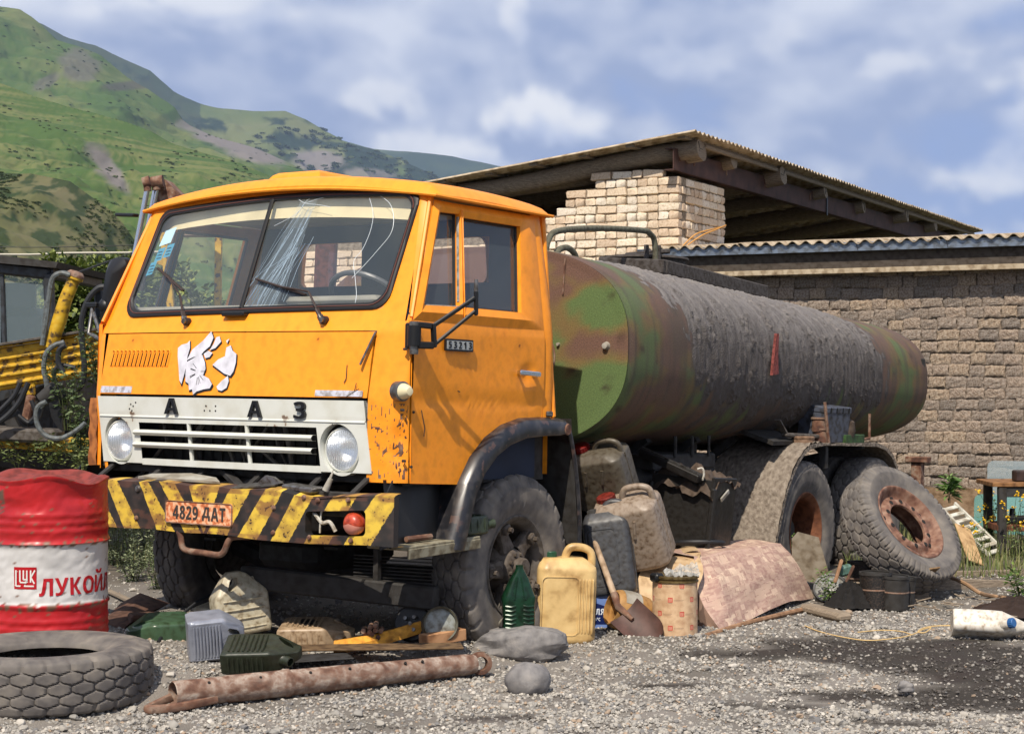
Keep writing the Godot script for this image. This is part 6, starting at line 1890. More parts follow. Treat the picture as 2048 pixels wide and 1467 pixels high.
func yellow_excavator() -> void:
	var D := 13.2
	var W := thing("yellow_crane", "worn yellow crane lorry with dark cab, ribbed boom and hydraulic rams behind the truck", "mobile crane", Vector3.ZERO)
	var yel := M("chipped yellow paint", Color.WHITE, 0.6, {"tex": ramp_tex(450, 0.014, [[0.0, Color(0.16, 0.12, 0.09)], [0.30, Color(0.25, 0.18, 0.11)], [0.335, Color(0.66, 0.51, 0.09)], [0.6, Color(0.78, 0.62, 0.10)], [1.0, Color(0.80, 0.68, 0.28)]], 512, 7), "scale": 1.6, "bump": "bump", "bs": 0.2})
	var frame := M("grey blue cab steel", Color(0.20, 0.22, 0.25), 0.5, {"tex": "dirt", "scale": 2.0})
	var dark := dark_mat(); var rust := rust_mat(); var rubber := M("hose rubber", Color(0.12, 0.13, 0.15), 0.6, {"tex": "soft"}); var ghose := M("grey hose", Color(0.38, 0.41, 0.42), 0.6, {"tex": "dirt", "scale": 4.0})
	var glass := M("window glass")
	# cab
	var g := Geo.new()
	var lo := P(-160, 700, D); var hi := P(104, 545, D)
	var w := hi.x - lo.x; var dep := 1.6
	g.bar(Vector3(hi.x, lo.y - 0.1, -D), Vector3(hi.x - 0.03, hi.y, -D), 0.075, 0.075, 0.015)
	g.bar(Vector3(hi.x, lo.y - 0.1, -D - dep), Vector3(hi.x - 0.03, hi.y, -D - dep), 0.075, 0.075, 0.015)
	g.bar(Vector3(lo.x, lo.y - 0.1, -D), Vector3(lo.x, hi.y + 0.1, -D), 0.075, 0.075, 0.015)
	g.bar(Vector3(lo.x, hi.y + 0.10, -D), Vector3(hi.x - 0.02, hi.y - 0.01, -D), 0.07, 0.09, 0.015)
	g.bar(Vector3(hi.x - 0.03, hi.y, -D), Vector3(hi.x - 0.03, hi.y, -D - dep), 0.07, 0.09, 0.015)
	g.bar(Vector3(hi.x - 0.36, lo.y, -D + 0.01), Vector3(hi.x - 0.38, hi.y, -D + 0.01), 0.03, 0.03, 0.006)
	g.box(Vector3((lo.x + hi.x) / 2, lo.y - 0.4, -D - dep / 2), Vector3(w, 0.7, dep), 0.02)
	part("cab_frame", g, frame, W)
	g = Geo.new()
	g.loft([PackedVector3Array([Vector3(lo.x - 0.1, hi.y + 0.21, -D + 0.1), Vector3(hi.x + 0.07, hi.y + 0.075, -D + 0.1), Vector3(hi.x + 0.07, hi.y + 0.075, -D - dep), Vector3(lo.x - 0.1, hi.y + 0.21, -D - dep)]), PackedVector3Array([Vector3(lo.x - 0.1, hi.y + 0.13, -D + 0.1), Vector3(hi.x + 0.05, hi.y + 0.03, -D + 0.1), Vector3(hi.x + 0.05, hi.y + 0.03, -D - dep), Vector3(lo.x - 0.1, hi.y + 0.13, -D - dep)])])
	g.quad(Vector3(lo.x - 0.1, hi.y + 0.21, -D + 0.1), Vector3(hi.x + 0.07, hi.y + 0.075, -D + 0.1), Vector3(hi.x + 0.07, hi.y + 0.075, -D - dep), Vector3(lo.x - 0.1, hi.y + 0.21, -D - dep))
	g.quad(Vector3(lo.x - 0.1, hi.y + 0.13, -D - dep), Vector3(hi.x + 0.05, hi.y + 0.03, -D - dep), Vector3(hi.x + 0.05, hi.y + 0.03, -D + 0.1), Vector3(lo.x - 0.1, hi.y + 0.13, -D + 0.1))
	part("cab_roof", g, dark, W)
	for q in [[lo.x + 0.05, hi.x - 0.39], [hi.x - 0.36, hi.x - 0.05]]:
		g = Geo.new()
		g.quad(Vector3(q[0], lo.y, -D), Vector3(q[1], lo.y, -D), Vector3(q[1], hi.y + 0.05, -D), Vector3(q[0], hi.y + 0.05, -D))
		part("cab_window", g, M("dirty cab glass", Color(0.6, 0.68, 0.7), 0.06, {"alpha": 0.28}), W)
	g = Geo.new()
	g.box(Vector3((lo.x + hi.x) / 2 - 0.3, (lo.y + hi.y) / 2, -D - dep + 0.05), Vector3(w - 0.5, hi.y - lo.y, 0.04))
	g.box(Vector3(lo.x + 0.5, lo.y + 0.1, -D - 0.8), Vector3(0.5, 0.5, 0.5), 0.08)
	part("cab_inside", g, M("black paint"), W)
	# boom: box with ribs running to the right behind the truck
	var a := P(-180, 768, D - 0.5); var b := P(420, 672, D - 0.2)
	g = Geo.new()
	g.bar(a, b, 0.36, 0.30, 0.01)
	part("boom", g, yel, W)
	for k in 5:
		var o := Vector3(0, 0.13 - 0.062 * k + (0.03 if k == 0 else 0.0), 0.19)
		part("boom_rib", Geo.new().bar(a + o, b + o, 0.03, 0.022, 0.006), yel, W)
	part("boom_flange", Geo.new().bar(a + Vector3(0, 0.175, 0.1), b + Vector3(0, 0.175, 0.1), 0.30, 0.02, 0.004), M("dusty grey rim"), W)
	part("boom_lug", Geo.new().box(P(76, 775, D - 0.3) + Vector3(0, 0, 0.24), Vector3(0.09, 0.11, 0.04), 0.01).cyl(P(78, 772, D - 0.3) + Vector3(0, 0, 0.25), P(78, 772, D - 0.3) + Vector3(0, 0, 0.275), 0.016, 0.016, 10), yel, W)
	# ram pointing up to the right
	g = Geo.new()
	g.tube([P(100, 695, 12.6), P(118, 640, 12.6), P(130, 600, 12.6), P(148, 556, 12.6)], [0.05, 0.053, 0.048, 0.046], 14)
	g.lathe([[0.0, 0.05], [0.045, 0.045], [0.062, 0.03], [0.062, 0.0], [0.047, -0.01]], P(148, 558, 12.6), (P(148, 556, 12.6) - P(100, 695, 12.6)), 14)
	part("ram_cylinder", g, yel, W)
	part("ram_cap", Geo.new().lathe([[0.0, 0.045], [0.045, 0.04], [0.064, 0.02], [0.066, 0.0]], P(149, 553, 12.6), (P(148, 556, 12.6) - P(100, 695, 12.6)), 14), rust, W)
	# hoses
	for h in [[[[140, 550], [122, 546], [105, 556], [98, 590], [93, 630], [84, 690]], 12.55, 0.020, true], [[[92, 600], [90, 640], [90, 690]], 12.6, 0.018, true],
		[[[214, 574], [196, 576], [175, 600], [163, 640], [164, 690], [168, 730], [164, 765], [145, 790]], 12.2, 0.021, false],
		[[[128, 684], [105, 692], [90, 710], [87, 740], [93, 770], [90, 800], [80, 815]], 12.2, 0.018, true], [[[92, 803], [74, 815], [73, 845], [90, 870], [120, 876], [150, 862], [170, 845]], 11.8, 0.017, true],
		[[[130, 690], [118, 700], [116, 725], [126, 745]], 12.2, 0.02, false], [[[150, 735], [120, 730], [108, 745], [112, 765], [125, 770]], 12.25, 0.016, false],
		[[[40, 765], [28, 790], [10, 810], [-10, 830]], 12.4, 0.018, false], [[[56, 765], [40, 800], [20, 825], [-10, 850]], 12.3, 0.020, false], [[[62, 800], [70, 830], [50, 845], [32, 820], [20, 780]], 12.5, 0.016, false], [[[84, 790], [80, 830], [60, 846], [36, 830]], 12.45, 0.016, false]]:
		var pts := []
		for p in h[0]: pts.append(P(p[0], p[1], h[1]))
		part("hose", Geo.new().tube(spline(pts, 6), h[2], 8), ghose if h[3] else rubber, W)
	part("hose_wrap", Geo.new().tube([P(82, 800, 12.1), P(104, 782, 12.1), P(124, 798, 12.1), P(122, 808, 12.1)], [0.05, 0.07, 0.06, 0.05], 10), dark, W)
	part("hanging_flap", Geo.new().prism(PackedVector2Array([Vector2(0, 0), Vector2(0.08, 0.02), Vector2(0.1, -0.2), Vector2(0.06, -0.17), Vector2(0.02, -0.1)]), P(98, 805, 12.0), Vector3.RIGHT, Vector3.UP, Vector3(0, 0, 0.02)), M("black paint"), W)
	# outrigger and chassis
	g = Geo.new()
	g.bar(P(-180, 866, 12.6), P(300, 900, 12.8), 0.3, 0.10, 0.01)
	part("outrigger_beam", g, yel, W)
	part("outrigger_cover", Geo.new().bar(P(-180, 857, 12.5), P(120, 872, 12.55), 0.32, 0.10, 0.02), M("dusty grey rim"), W)
	g = Geo.new()
	g.box(P(-60, 830, 14.0), Vector3(1.6, 0.35, 0.8), 0.03)
	g.bar(P(-100, 905, 13.4), P(420, 915, 13.6), 0.5, 0.22, 0.02)
	g.bar(P(70, 800, 12.7), P(52, 850, 12.7), 0.05, 0.05); g.bar(P(20, 838, 12.6), P(30, 858, 12.6), 0.06, 0.08)
	g.cyl(P(-60, 940, 14.0), P(-60, 940, 13.4), 0.42, 0.42, 20); g.cyl(P(180, 945, 14.0), P(180, 945, 13.4), 0.42, 0.42, 20)
	part("chassis", g, dark, W)
	part("strut", Geo.new().bar(P(62, 790, 12.6), P(50, 845, 12.6), 0.06, 0.06, 0.01), rust, W)
	# yellow mast members seen through the truck's windows, and a pane frame
	part("mast_post", Geo.new().bar(P(434, 720, 14.2), P(437, 470, 14.2), 0.055, 0.055, 0.004), yel, W)
	part("mast_post", Geo.new().bar(P(352, 720, 14.4), P(322, 420, 14.4), 0.06, 0.06, 0.004), yel, W)
	part("mast_brace", Geo.new().bar(P(310, 520, 14.4), P(350, 535, 14.4), 0.05, 0.05, 0.004), yel, W)
	# bright rams and rusty head above the cab's corner
	var chrome := M("chrome")
	part("ram_rod", Geo.new().cyl(P(262, 545, 13.6), P(295, 372, 13.6), 0.022, 0.022, 12), chrome, W)
	part("ram_rod", Geo.new().cyl(P(285, 520, 13.7), P(313, 372, 13.7), 0.028, 0.028, 12), chrome, W)
	part("ram_foot", Geo.new().cyl(P(255, 585, 13.6), P(264, 535, 13.6), 0.04, 0.035, 12).cyl(P(276, 580, 13.7), P(286, 530, 13.7), 0.045, 0.04, 12), M("dusty grey rim"), W)
	g = Geo.new()
	g.cyl(P(286, 366, 13.6), P(300, 362, 13.6), 0.045, 0.045, 14); g.cyl(P(303, 366, 13.65), P(326, 362, 13.65), 0.05, 0.05, 14)
	g.cyl(P(293, 366, 13.6), P(295, 382, 13.6), 0.03, 0.03, 10); g.cyl(P(312, 366, 13.65), P(313, 380, 13.65), 0.036, 0.036, 10)
	part("ram_pin", g, rust, W)
	var hp := [Vector2(308, 356), Vector2(328, 358), Vector2(350, 380), Vector2(400, 415), Vector2(430, 470), Vector2(330, 470), Vector2(318, 420)]
	var front := PackedVector3Array(); var rear := PackedVector3Array()
	for p in hp: front.append(P(p.x, p.y, 13.7)); rear.append(P(p.x, p.y, 13.7) - Vector3(-0.02, 0, 0.22))
	g = Geo.new(); g.loft([rear, front]); g.fan(front, true); g.fan(rear)
	part("rusty_head_plate", g, rust, W)
	# cables in the air
	var wm := M("pale cord", Color(0.70, 0.68, 0.62), 0.7)
	tag(part("slack_cord", Geo.new().tube(spline([P(-60, 508, 16.0), P(60, 509, 16.0), P(130, 506, 16.0), P(265, 505, 16.0), P(330, 503, 16.0)], 6), 0.011, 5), wm, self), "thick pale cord strung across above the crane cab", "cord")
	tag(part("thin_wire", Geo.new().tube(spline([P(-60, 493, 22.0), P(100, 494, 22.0), P(300, 489, 22.0)], 6), 0.005, 4), M("dark wire", Color(0.2, 0.2, 0.2), 0.6), self), "thin dark wire above the pale cord", "wire")
	for k in 2:
		tag(part("guy_wire", Geo.new().tube([P(140, 549 + k * 2, 12.6), P(275, 500 + k * 3, 14.0)], 0.004, 4), M("dark wire"), self), ["upper slanting guy wire from the yellow ram to the chrome rods", "lower slanting guy wire from the yellow ram to the chrome rods"][k], "wire", "slanting guy wires")

# ---------------------------------------------------------------- plants
var leaf_meshes := {}
func leaf_mesh(long: float) -> ArrayMesh:
	if leaf_meshes.has(long): return leaf_meshes[long]
	var g := Geo.new()
	var w := 0.5 / long
	for s in [1.0, -1.0]:
		var pts := [Vector3(0, 0, 0), Vector3(s * w * 0.8, 0.06, 0.3), Vector3(s * w, 0.08, 0.55), Vector3(0, -0.03, 1.0)]
		g.quad(pts[0], pts[1], pts[2], pts[3])
	leaf_meshes[long] = g.mesh(30.0)
	return leaf_meshes[long]

func leaf_mat() -> StandardMaterial3D:
	return M("leaf", Color.WHITE, 0.55, {"vc": true, "back": Color(0.35, 0.42, 0.15), "spec": 0.4})

# stems from a foot, leaves along them; every plant is a thing with stems and leaves
func plant(called: String, label: String, cat: String, foot: Vector3, height: float, spread: float, stems: int, per: int, leaf: float, long: float, dark: Color, light: Color, group := "", up := 1.0, flowers := 0) -> void:
	var r := RandomNumberGenerator.new(); r.seed = hash(label) % 100000
	var o := thing(called, label, cat, foot, Basis.IDENTITY, group)
	var g := Geo.new()
	var xs := []; var cs := []; var fx := []
	for i in stems:
		var ang := r.randf() * TAU
		var lean := Vector3(cos(ang), 0, sin(ang)) * spread * sqrt(r.randf())
		var h := height * r.randf_range(0.55, 1.0)
		var base := lean * 0.15
		var pts := []
		for k in 6:
			var t := k / 5.0
			pts.append(base + lean * pow(t, 1.0 + up * 0.6) + Vector3(0, h * t * (1.0 - 0.12 * t), 0) + Vector3(r.randfn(), 0, r.randfn()) * 0.015 * spread * 3.0 * t)
		var th := clampf(height * 0.006, 0.0015, 0.02)
		g.tube(pts, [th, th * 0.9, th * 0.8, th * 0.7, th * 0.5, th * 0.3], 5, false)
		for k in per:
			var t := pow(r.randf(), 0.7) * 0.85 + 0.15
			var j := mini(int(t * 5.0), 4)
			var p: Vector3 = (pts[j] as Vector3).lerp(pts[j + 1], t * 5.0 - j)
			var a2 := r.randf() * TAU
			var d := Vector3(cos(a2), r.randf_range(-0.5, 0.7), sin(a2)).normalized()
			var s := leaf * r.randf_range(0.5, 1.15) * (1.15 - 0.4 * t)
			var off := d * r.randf() * spread * 0.22
			xs.append(Transform3D(Basis.looking_at(-d, Vector3(r.randfn() * 0.4, 1, r.randfn() * 0.4).normalized()).scaled(Vector3.ONE * s), p + off))
			cs.append(dark.lerp(light, pow(r.randf(), 1.4)))
		if i < flowers: fx.append(pts[5])
	part("stems", g, M("stem", Color(0.22, 0.25, 0.10), 0.8), o, 60.0)
	stuff("leaves", leaf_mesh(long), leaf_mat(), xs, cs, o)
	if fx.size() > 0:
		var f := Geo.new()
		for p in fx:
			for k in 7:
				var c: Vector3 = (p as Vector3) + Vector3(r.randfn(), r.randfn(), r.randfn()) * 0.012
				f.lathe([[0.0, 0.005], [0.008, 0.004], [0.009, 0.0], [0.0, -0.003]], c, Vector3(r.randfn(), 1, r.randfn()), 6)
		part("flowers", f, M("yellow petals", Color(0.88, 0.70, 0.04), 0.6), o)

func bush(label: String, at: Vector3, rad: Vector3, n: int, leaf: float, dark: Color, light: Color, sd: int) -> void:
	var r := RandomNumberGenerator.new(); r.seed = sd
	var o := thing("green_bush", label, "bush", Vector3(at.x, 0, at.z), Basis.IDENTITY, "")
	var lumps := []
	for k in 16:
		var d := Vector3(r.randfn(), r.randfn(), r.randfn()).normalized() * pow(r.randf(), 0.35)
		lumps.append([Vector3(0, at.y, 0) + d * rad * 0.8, r.randf_range(0.22, 0.42) * rad.y])
	var g := Geo.new()
	var xs := []; var cs := []
	for l in lumps:
		g.tube(spline([Vector3(r.randfn() * 0.1, 0, r.randfn() * 0.1), Vector3(l[0].x * 0.3, l[0].y * 0.5, l[0].z * 0.3), l[0]], 4), [0.02, 0.02, 0.018, 0.016, 0.014, 0.012, 0.01, 0.008, 0.005], 5, false)
	for i in n:
		var l = lumps[r.randi() % lumps.size()]
		var d := Vector3(r.randfn(), r.randfn(), r.randfn()).normalized()
		var p: Vector3 = l[0] + d * l[1] * pow(r.randf(), 0.45)
		var s := leaf * r.randf_range(0.6, 1.2)
		var dd := (d + Vector3(r.randfn(), r.randfn() - 0.3, r.randfn()) * 0.7).normalized()
		if absf(dd.y) > 0.97: dd = Vector3(0.6, 0.5, 0.6).normalized()
		xs.append(Transform3D(Basis.looking_at(-dd, Vector3(r.randfn() * 0.4, 1, r.randfn() * 0.4).normalized()).scaled(Vector3.ONE * s), p))
		cs.append(dark.lerp(light, pow(r.randf(), 1.5)))
	part("branches", g, M("bark", Color(0.2, 0.16, 0.11), 0.9), o, 60.0)
	stuff("leaves", leaf_mesh(1.7), leaf_mat(), xs, cs, o)

func greenery() -> void:
	var dk := Color(0.03, 0.055, 0.012); var lt := Color(0.26, 0.30, 0.07)
	bush("big green bush behind the crane ram, tallest left of the truck", P(175, 610, 16.0), Vector3(0.55, 0.72, 0.5), 5200, 0.085, dk, lt, 1)
	bush("green bush rising to the chrome rams beside the truck's mirror", P(255, 620, 16.6), Vector3(0.5, 0.62, 0.5), 4200, 0.085, dk, lt, 2)
	bush("dark green bush low behind the ribbed boom", P(170, 760, 15.4), Vector3(0.75, 0.6, 0.4), 3600, 0.075, dk, Color(0.18, 0.22, 0.06), 3)
	bush("green bush in the distance seen through the windscreen", P(350, 640, 17.5), Vector3(0.6, 0.7, 0.5), 2200, 0.085, dk, lt, 4)
	# climbing weeds on the boom
	for q in [[135, 770, 12.0, "leafy weed hanging over the boom beside the black hose"], [160, 850, 11.9, "leafy weed below the boom next to the bent orange panel"], [200, 700, 12.0, "leafy weed between boom and truck mirror"]]:
		var f := P(q[0], q[1] + 90, q[2])
		plant("weed", q[3], "weed", f, 0.62, 0.16, 9, 34, 0.055, 2.4, Color(0.04, 0.07, 0.025), Color(0.16, 0.21, 0.09))
	# low weeds in front of the crane and behind the barrel
	var k := 0
	for q in [[40, 925, 12.4], [95, 930, 12.3], [150, 925, 12.1], [185, 930, 11.8], [205, 960, 11.5]]:
		plant("weed", ["low weed in front of the crane, leftmost", "low weed in front of the crane, second from left", "low weed in front of the crane, middle", "low weed left of the truck's white panel", "low weed above the red barrel by the truck corner"][k], "weed", P(q[0], q[1] + 12, q[2]), 0.30, 0.22, 10, 22, 0.05, 2.6, Color(0.05, 0.08, 0.02), Color(0.22, 0.25, 0.08))
		k += 1
	k = 0
	for q in [[265, 1190, 0.50], [320, 1215, 0.58], [375, 1225, 0.60], [235, 1150, 0.48], [420, 1230, 0.36], [300, 1130, 0.5]]:
		var f := G(q[0], q[1])
		plant("wormwood", ["grey green weed right of the barrel", "tall grey green weed under the bumper's left half", "tall dry weed under the towing loop", "grey green weed close behind the barrel's edge", "short weed before the shaded front tyre", "grey green weed far under the bumper"][k], "weed", f, q[2], 0.18, 11, 56, 0.036, 3.0, Color(0.08, 0.11, 0.05), Color(0.34, 0.37, 0.22), "weeds between barrel and truck")
		k += 1
	plant("seedling", "small bright green seedling left of the silver canister", "weed", G(358, 1325), 0.10, 0.035, 4, 9, 0.035, 3.0, Color(0.08, 0.16, 0.02), Color(0.20, 0.30, 0.05))
	plant("thistle", "upright broad-leaved weed against the adobe wall above the loose wheel", "weed", P(1898, 1005, 15.5), 0.36, 0.13, 6, 20, 0.115, 2.6, Color(0.07, 0.14, 0.03), Color(0.22, 0.33, 0.10))
	plant("nettle", "green weed growing before the round headlamp rim", "weed", G(1662, 1213), 0.28, 0.10, 7, 26, 0.042, 2.6, Color(0.05, 0.11, 0.02), Color(0.18, 0.27, 0.06))
	plant("nettle", "small weed above the rug beside the shaded rear tyre", "weed", G(1588, 1180) + Vector3(0, 0.18, -0.3), 0.24, 0.05, 3, 16, 0.04, 3.0, Color(0.05, 0.1, 0.02), Color(0.18, 0.26, 0.06))
	plant("nettle", "weed at the right picture edge beside the plank end", "weed", G(2040, 1200), 0.26, 0.12, 8, 22, 0.05, 2.2, Color(0.05, 0.10, 0.02), Color(0.17, 0.25, 0.05))
	k = 0
	for q in [[1975, 1110], [1950, 1130], [2025, 1125], [2045, 1100], [1990, 1090]]:
		plant("mustard", ["yellow flowering weed before the green glass", "yellow flowering weed beside the white shutter", "yellow flowering weed by the workbench leg", "yellow flowering weed at the right picture edge", "yellow flowering weed behind the bench leg"][k], "flower", G(q[0], q[1]) , 0.62 if k != 1 else 0.4, 0.12, 6, 16, 0.05, 3.2, Color(0.07, 0.11, 0.03), Color(0.20, 0.25, 0.09), "yellow flowers by the workbench", 1.0, 5)
		k += 1
	# grass round the right-hand clutter
	var xs := []; var cs := []
	var blade := Geo.new()
	blade.quad(Vector3(-0.5, 0, 0), Vector3(0.5, 0, 0), Vector3(0.3, 0.6, 0.12), Vector3(-0.3, 0.6, 0.12)); blade.tri(Vector3(-0.3, 0.6, 0.12), Vector3(0.3, 0.6, 0.12), Vector3(0.0, 1.0, 0.4))
	var r := RandomNumberGenerator.new(); r.seed = 88
	for i in 3600:
		var u := r.randf_range(1690, 2080); var v := r.randf_range(1075, 1165)
		if i > 2000:
			u = r.randf_range(-30, 480); v = r.randf_range(985, 1160)
			if r.randf() < 0.5: u = r.randf_range(200, 330)
		var p := G(u, v)
		p.y = gh(p.x, p.z)
		var h := r.randf_range(0.05, 0.20)
		xs.append(Transform3D(Basis(Vector3.UP, r.randf() * TAU) * Basis(Vector3.RIGHT, r.randfn() * 0.3) * Basis.from_scale(Vector3(0.007, h, h)), p))
		cs.append(Color(0.08, 0.12, 0.025).lerp(Color(0.30, 0.27, 0.12), pow(r.randf(), 1.6)))
	tag(stuff("grass", blade.mesh(20.0), leaf_mat(), xs, cs), "tufts of green and dry grass at the edges of the yard", "grass")

# ---------------------------------------------------------------- vessels
# stacked rounded rectangles: rows of [height, width, depth, shift x, shift z, corner]
func stack(g: Geo, rows: Array, n := 5, close := true) -> Geo:
	var loops := []
	for q in rows:
		var r: float = minf(q[5] if q.size() > 5 else 0.03, minf(q[1], q[2]) * 0.49)
		loops.append(lift(rr(q[1], q[2], r, n), func(p: Vector2) -> Vector3: return Vector3(p.x + (q[3] if q.size() > 3 else 0.0), q[0], -p.y + (q[4] if q.size() > 4 else 0.0))))
	g.loft(loops)
	if close:
		g.fan(loops[0], true); g.fan(loops[-1])
	return g

func plastic(n: String, c: Color, dirty := true, rough := 0.45, see := 0.0) -> StandardMaterial3D:
	return M(n, c, rough, {"tex": shared["grime"], "scale": 3.6, "bump": "waves", "bs": 0.4})

func grime() -> void:
	shared["grime"] = ramp_tex(501, 0.013, [[0.0, Color(0.55, 0.48, 0.41)], [0.28, Color(0.82, 0.78, 0.73)], [0.5, Color(0.93, 0.91, 0.88)], [1.0, Color(1, 1, 1)]], 512, 6)

func cap(g: Geo, at: Vector3, ax: Vector3, r: float, h: float) -> Geo:
	ax = ax.normalized()
	g.lathe([[0.0, h], [r * 0.86, h], [r, h * 0.85], [r, 0.0]], at, ax, 18)
	var s := ax.cross(Vector3.UP if absf(ax.y) < 0.9 else Vector3.RIGHT).normalized(); var u := s.cross(ax)
	for k in 18:
		var d := s * cos(TAU * k / 18) + u * sin(TAU * k / 18)
		g.bar(at + d * r + ax * h * 0.1, at + d * r + ax * h * 0.85, r * 0.12, r * 0.12)
	return g

# tall can: slab body, sloping shoulder, moulded grip with a hole, screw cap
func jerrycan(called: String, label: String, x: Transform3D, w: float, h: float, d: float, m: Material, cm: Material, ribs := 0, big_cap := false) -> Node3D:
	var o := thing(called, label, "canister", x.origin, x.basis, "")
	var g := Geo.new()
	var r := minf(w, d) * 0.22
	stack(g, [[0.0, w * 0.86, d * 0.82, 0, 0, r], [0.012, w * 0.95, d * 0.93, 0, 0, r], [0.035, w, d, 0, 0, r], [h * 0.3, w * 0.99, d * 0.98, 0, 0, r], [h * 0.62, w, d, 0, 0, r], [h * 0.76, w * 0.99, d * 0.99, 0, 0, r], [h * 0.80, w * 0.96, d * 0.94, 0, 0, r], [h * 0.86, w * 0.80, d * 0.72, -w * 0.04, 0, r], [h * 0.885, w * 0.7, d * 0.62, -w * 0.06, 0, r]])
	# grip: from the shoulder at the cap side to the far corner
	var gr := [Vector3(-w * 0.02, h * 0.86, 0), Vector3(w * 0.02, h * 0.945, 0), Vector3(w * 0.10, h * 0.99, 0), Vector3(w * 0.30, h * 0.985, 0), Vector3(w * 0.42, h * 0.93, 0), Vector3(w * 0.44, h * 0.80, 0)]
	g.tube(spline(gr, 4), h * 0.042, 10)
	for k in ribs:
		var zz := d * 0.5 + 0.001
		g.tube([Vector3(w * (0.20 + 0.055 * k), h * 0.12, zz - 0.006), Vector3(w * (0.20 + 0.055 * k), h * 0.14, zz), Vector3(w * (0.20 + 0.055 * k), h * 0.66, zz), Vector3(w * (0.20 + 0.055 * k), h * 0.68, zz - 0.006)], 0.006, 6)
	# raised outline of the front panel
	if not big_cap:
		var fr := rr(w * 0.62, h * 0.60, 0.03, 3)
		var pts := []
		for p in fr: pts.append(Vector3(p.x - w * 0.12, p.y + h * 0.40, d * 0.497))
		pts.append(pts[0])
		g.tube(pts, 0.0045, 5, false)
	else:
		for k in 2:
			g.tube([Vector3(w * (-0.18 + 0.3 * k), h * 0.46, d * 0.5), Vector3(w * (-0.12 + 0.3 * k), h * 0.68, d * 0.5)], 0.010, 7)
	var seam := []
	for p in [[-0.5, 0.04], [-0.5, 0.78], [-0.44, 0.86], [-0.3, 0.885]]: seam.append(Vector3(p[0] * w, p[1] * h, 0))
	g.tube(seam, 0.0035, 5)
	g.tube([Vector3(0.5 * w, 0.04 * h, 0), Vector3(0.5 * w, 0.78 * h, 0)], 0.0035, 5)
	part("body", g, m, o, 50.0)
	var c := Vector3(-w * 0.26, h * 0.85, 0)
	var cr := 0.055 if big_cap else 0.032
	part("neck", Geo.new().lathe([[cr * 1.12, -0.05], [cr * 1.05, 0.0], [cr * 0.8, 0.014], [cr * 0.8, 0.03]], c, Vector3.UP, 18), m, o)
	part("cap", cap(Geo.new(), c + Vector3(0, 0.016, 0), Vector3.UP, cr, 0.034), cm, o)
	return o

# motor-oil can: slab with slanting shoulder that ends in a spout, and a grip hole
func oil_can(called: String, label: String, x: Transform3D, w: float, h: float, d: float, m: Material, ribs: int, group := "", cm: Material = null, openg := true) -> Node3D:
	var o := thing(called, label, "canister", x.origin, x.basis, group)
	var g := Geo.new()
	# outline in x, y with a slanted top; thickness d
	var pr := PackedVector2Array([Vector2(-w * 0.5, 0.03), Vector2(-w * 0.46, 0.005), Vector2(w * 0.46, 0.005), Vector2(w * 0.5, 0.03), Vector2(w * 0.5, h * 0.60), Vector2(w * 0.47, h * 0.66), Vector2(w * 0.16, h * 0.93), Vector2(w * 0.05, h * 0.97), Vector2(-w * 0.17, h * 0.97), Vector2(-w * 0.26, h * 0.90), Vector2(-w * 0.44, h * 0.68), Vector2(-w * 0.5, h * 0.60)])
	var hole := PackedVector2Array()
	var hc := Vector2(-w * 0.13, h * 0.785)
	for p in pr:
		var a := (p - hc).angle()
		hole.append(hc + Vector2(cos(a - 0.9) * h * 0.125, sin(a - 0.9) * w * 0.075).rotated(0.9))
	var loops := []
	for q in [[0.86, -0.5], [0.97, -0.44], [1.0, -0.36], [1.0, 0.36], [0.97, 0.44], [0.86, 0.5]]:
		loops.append(lift(pr, func(p: Vector2) -> Vector3:
			var c := Vector2(0, h * 0.45)
			var e := c + (p - c) * (q[0] as float)
			var th := d * (1.0 - 0.55 * smoothstep(h * 0.62, h * 0.98, p.y))
			return Vector3(e.x, e.y, q[1] * th)))
	g.loft(loops)
	for s in [1.0, -1.0]:
		var rim := PackedVector3Array(); var inn := PackedVector3Array(); var deep := PackedVector3Array()
		for i in pr.size():
			rim.append(loops[-1][i] if s > 0 else loops[0][i])
			var th := d * (1.0 - 0.55 * smoothstep(h * 0.62, h * 0.98, hole[i].y))
			inn.append(Vector3(hole[i].x, hole[i].y, s * 0.5 * th)); deep.append(Vector3(hole[i].x, hole[i].y, 0))
		if s > 0: g.loft([rim, inn, deep])
		else: g.loft([deep, inn, rim])
	for k in ribs:
		var y := h * (0.12 + 0.42 * k / maxf(1, ribs - 1))
		for s in [1.0, -1.0]:
			g.tube([Vector3(-w * 0.36, y, s * d * 0.488), Vector3(-w * 0.1, y, s * d * 0.505), Vector3(w * 0.12, y, s * d * 0.505), Vector3(w * 0.38, y, s * d * 0.488)], 0.006, 6)
		g.tube([Vector3(w * 0.488, y, -d * 0.3), Vector3(w * 0.503, y, 0), Vector3(w * 0.488, y, d * 0.3)], 0.006, 6)
	part("body", g, m, o, 48.0)
	var sp := Vector3(w * 0.30, h * 0.80, 0)
	var ax := Vector3(0.55, 0.83, 0)
	part("spout", Geo.new().lathe([[0.034, -0.03], [0.028, 0.0], [0.024, 0.006], [0.024, 0.035], [0.019, 0.036], [0.019, 0.0]], sp, ax, 16), m, o)
	if cm != null: part("cap", cap(Geo.new(), sp + ax * 0.012, ax, 0.027, 0.026), cm, o)
	return o

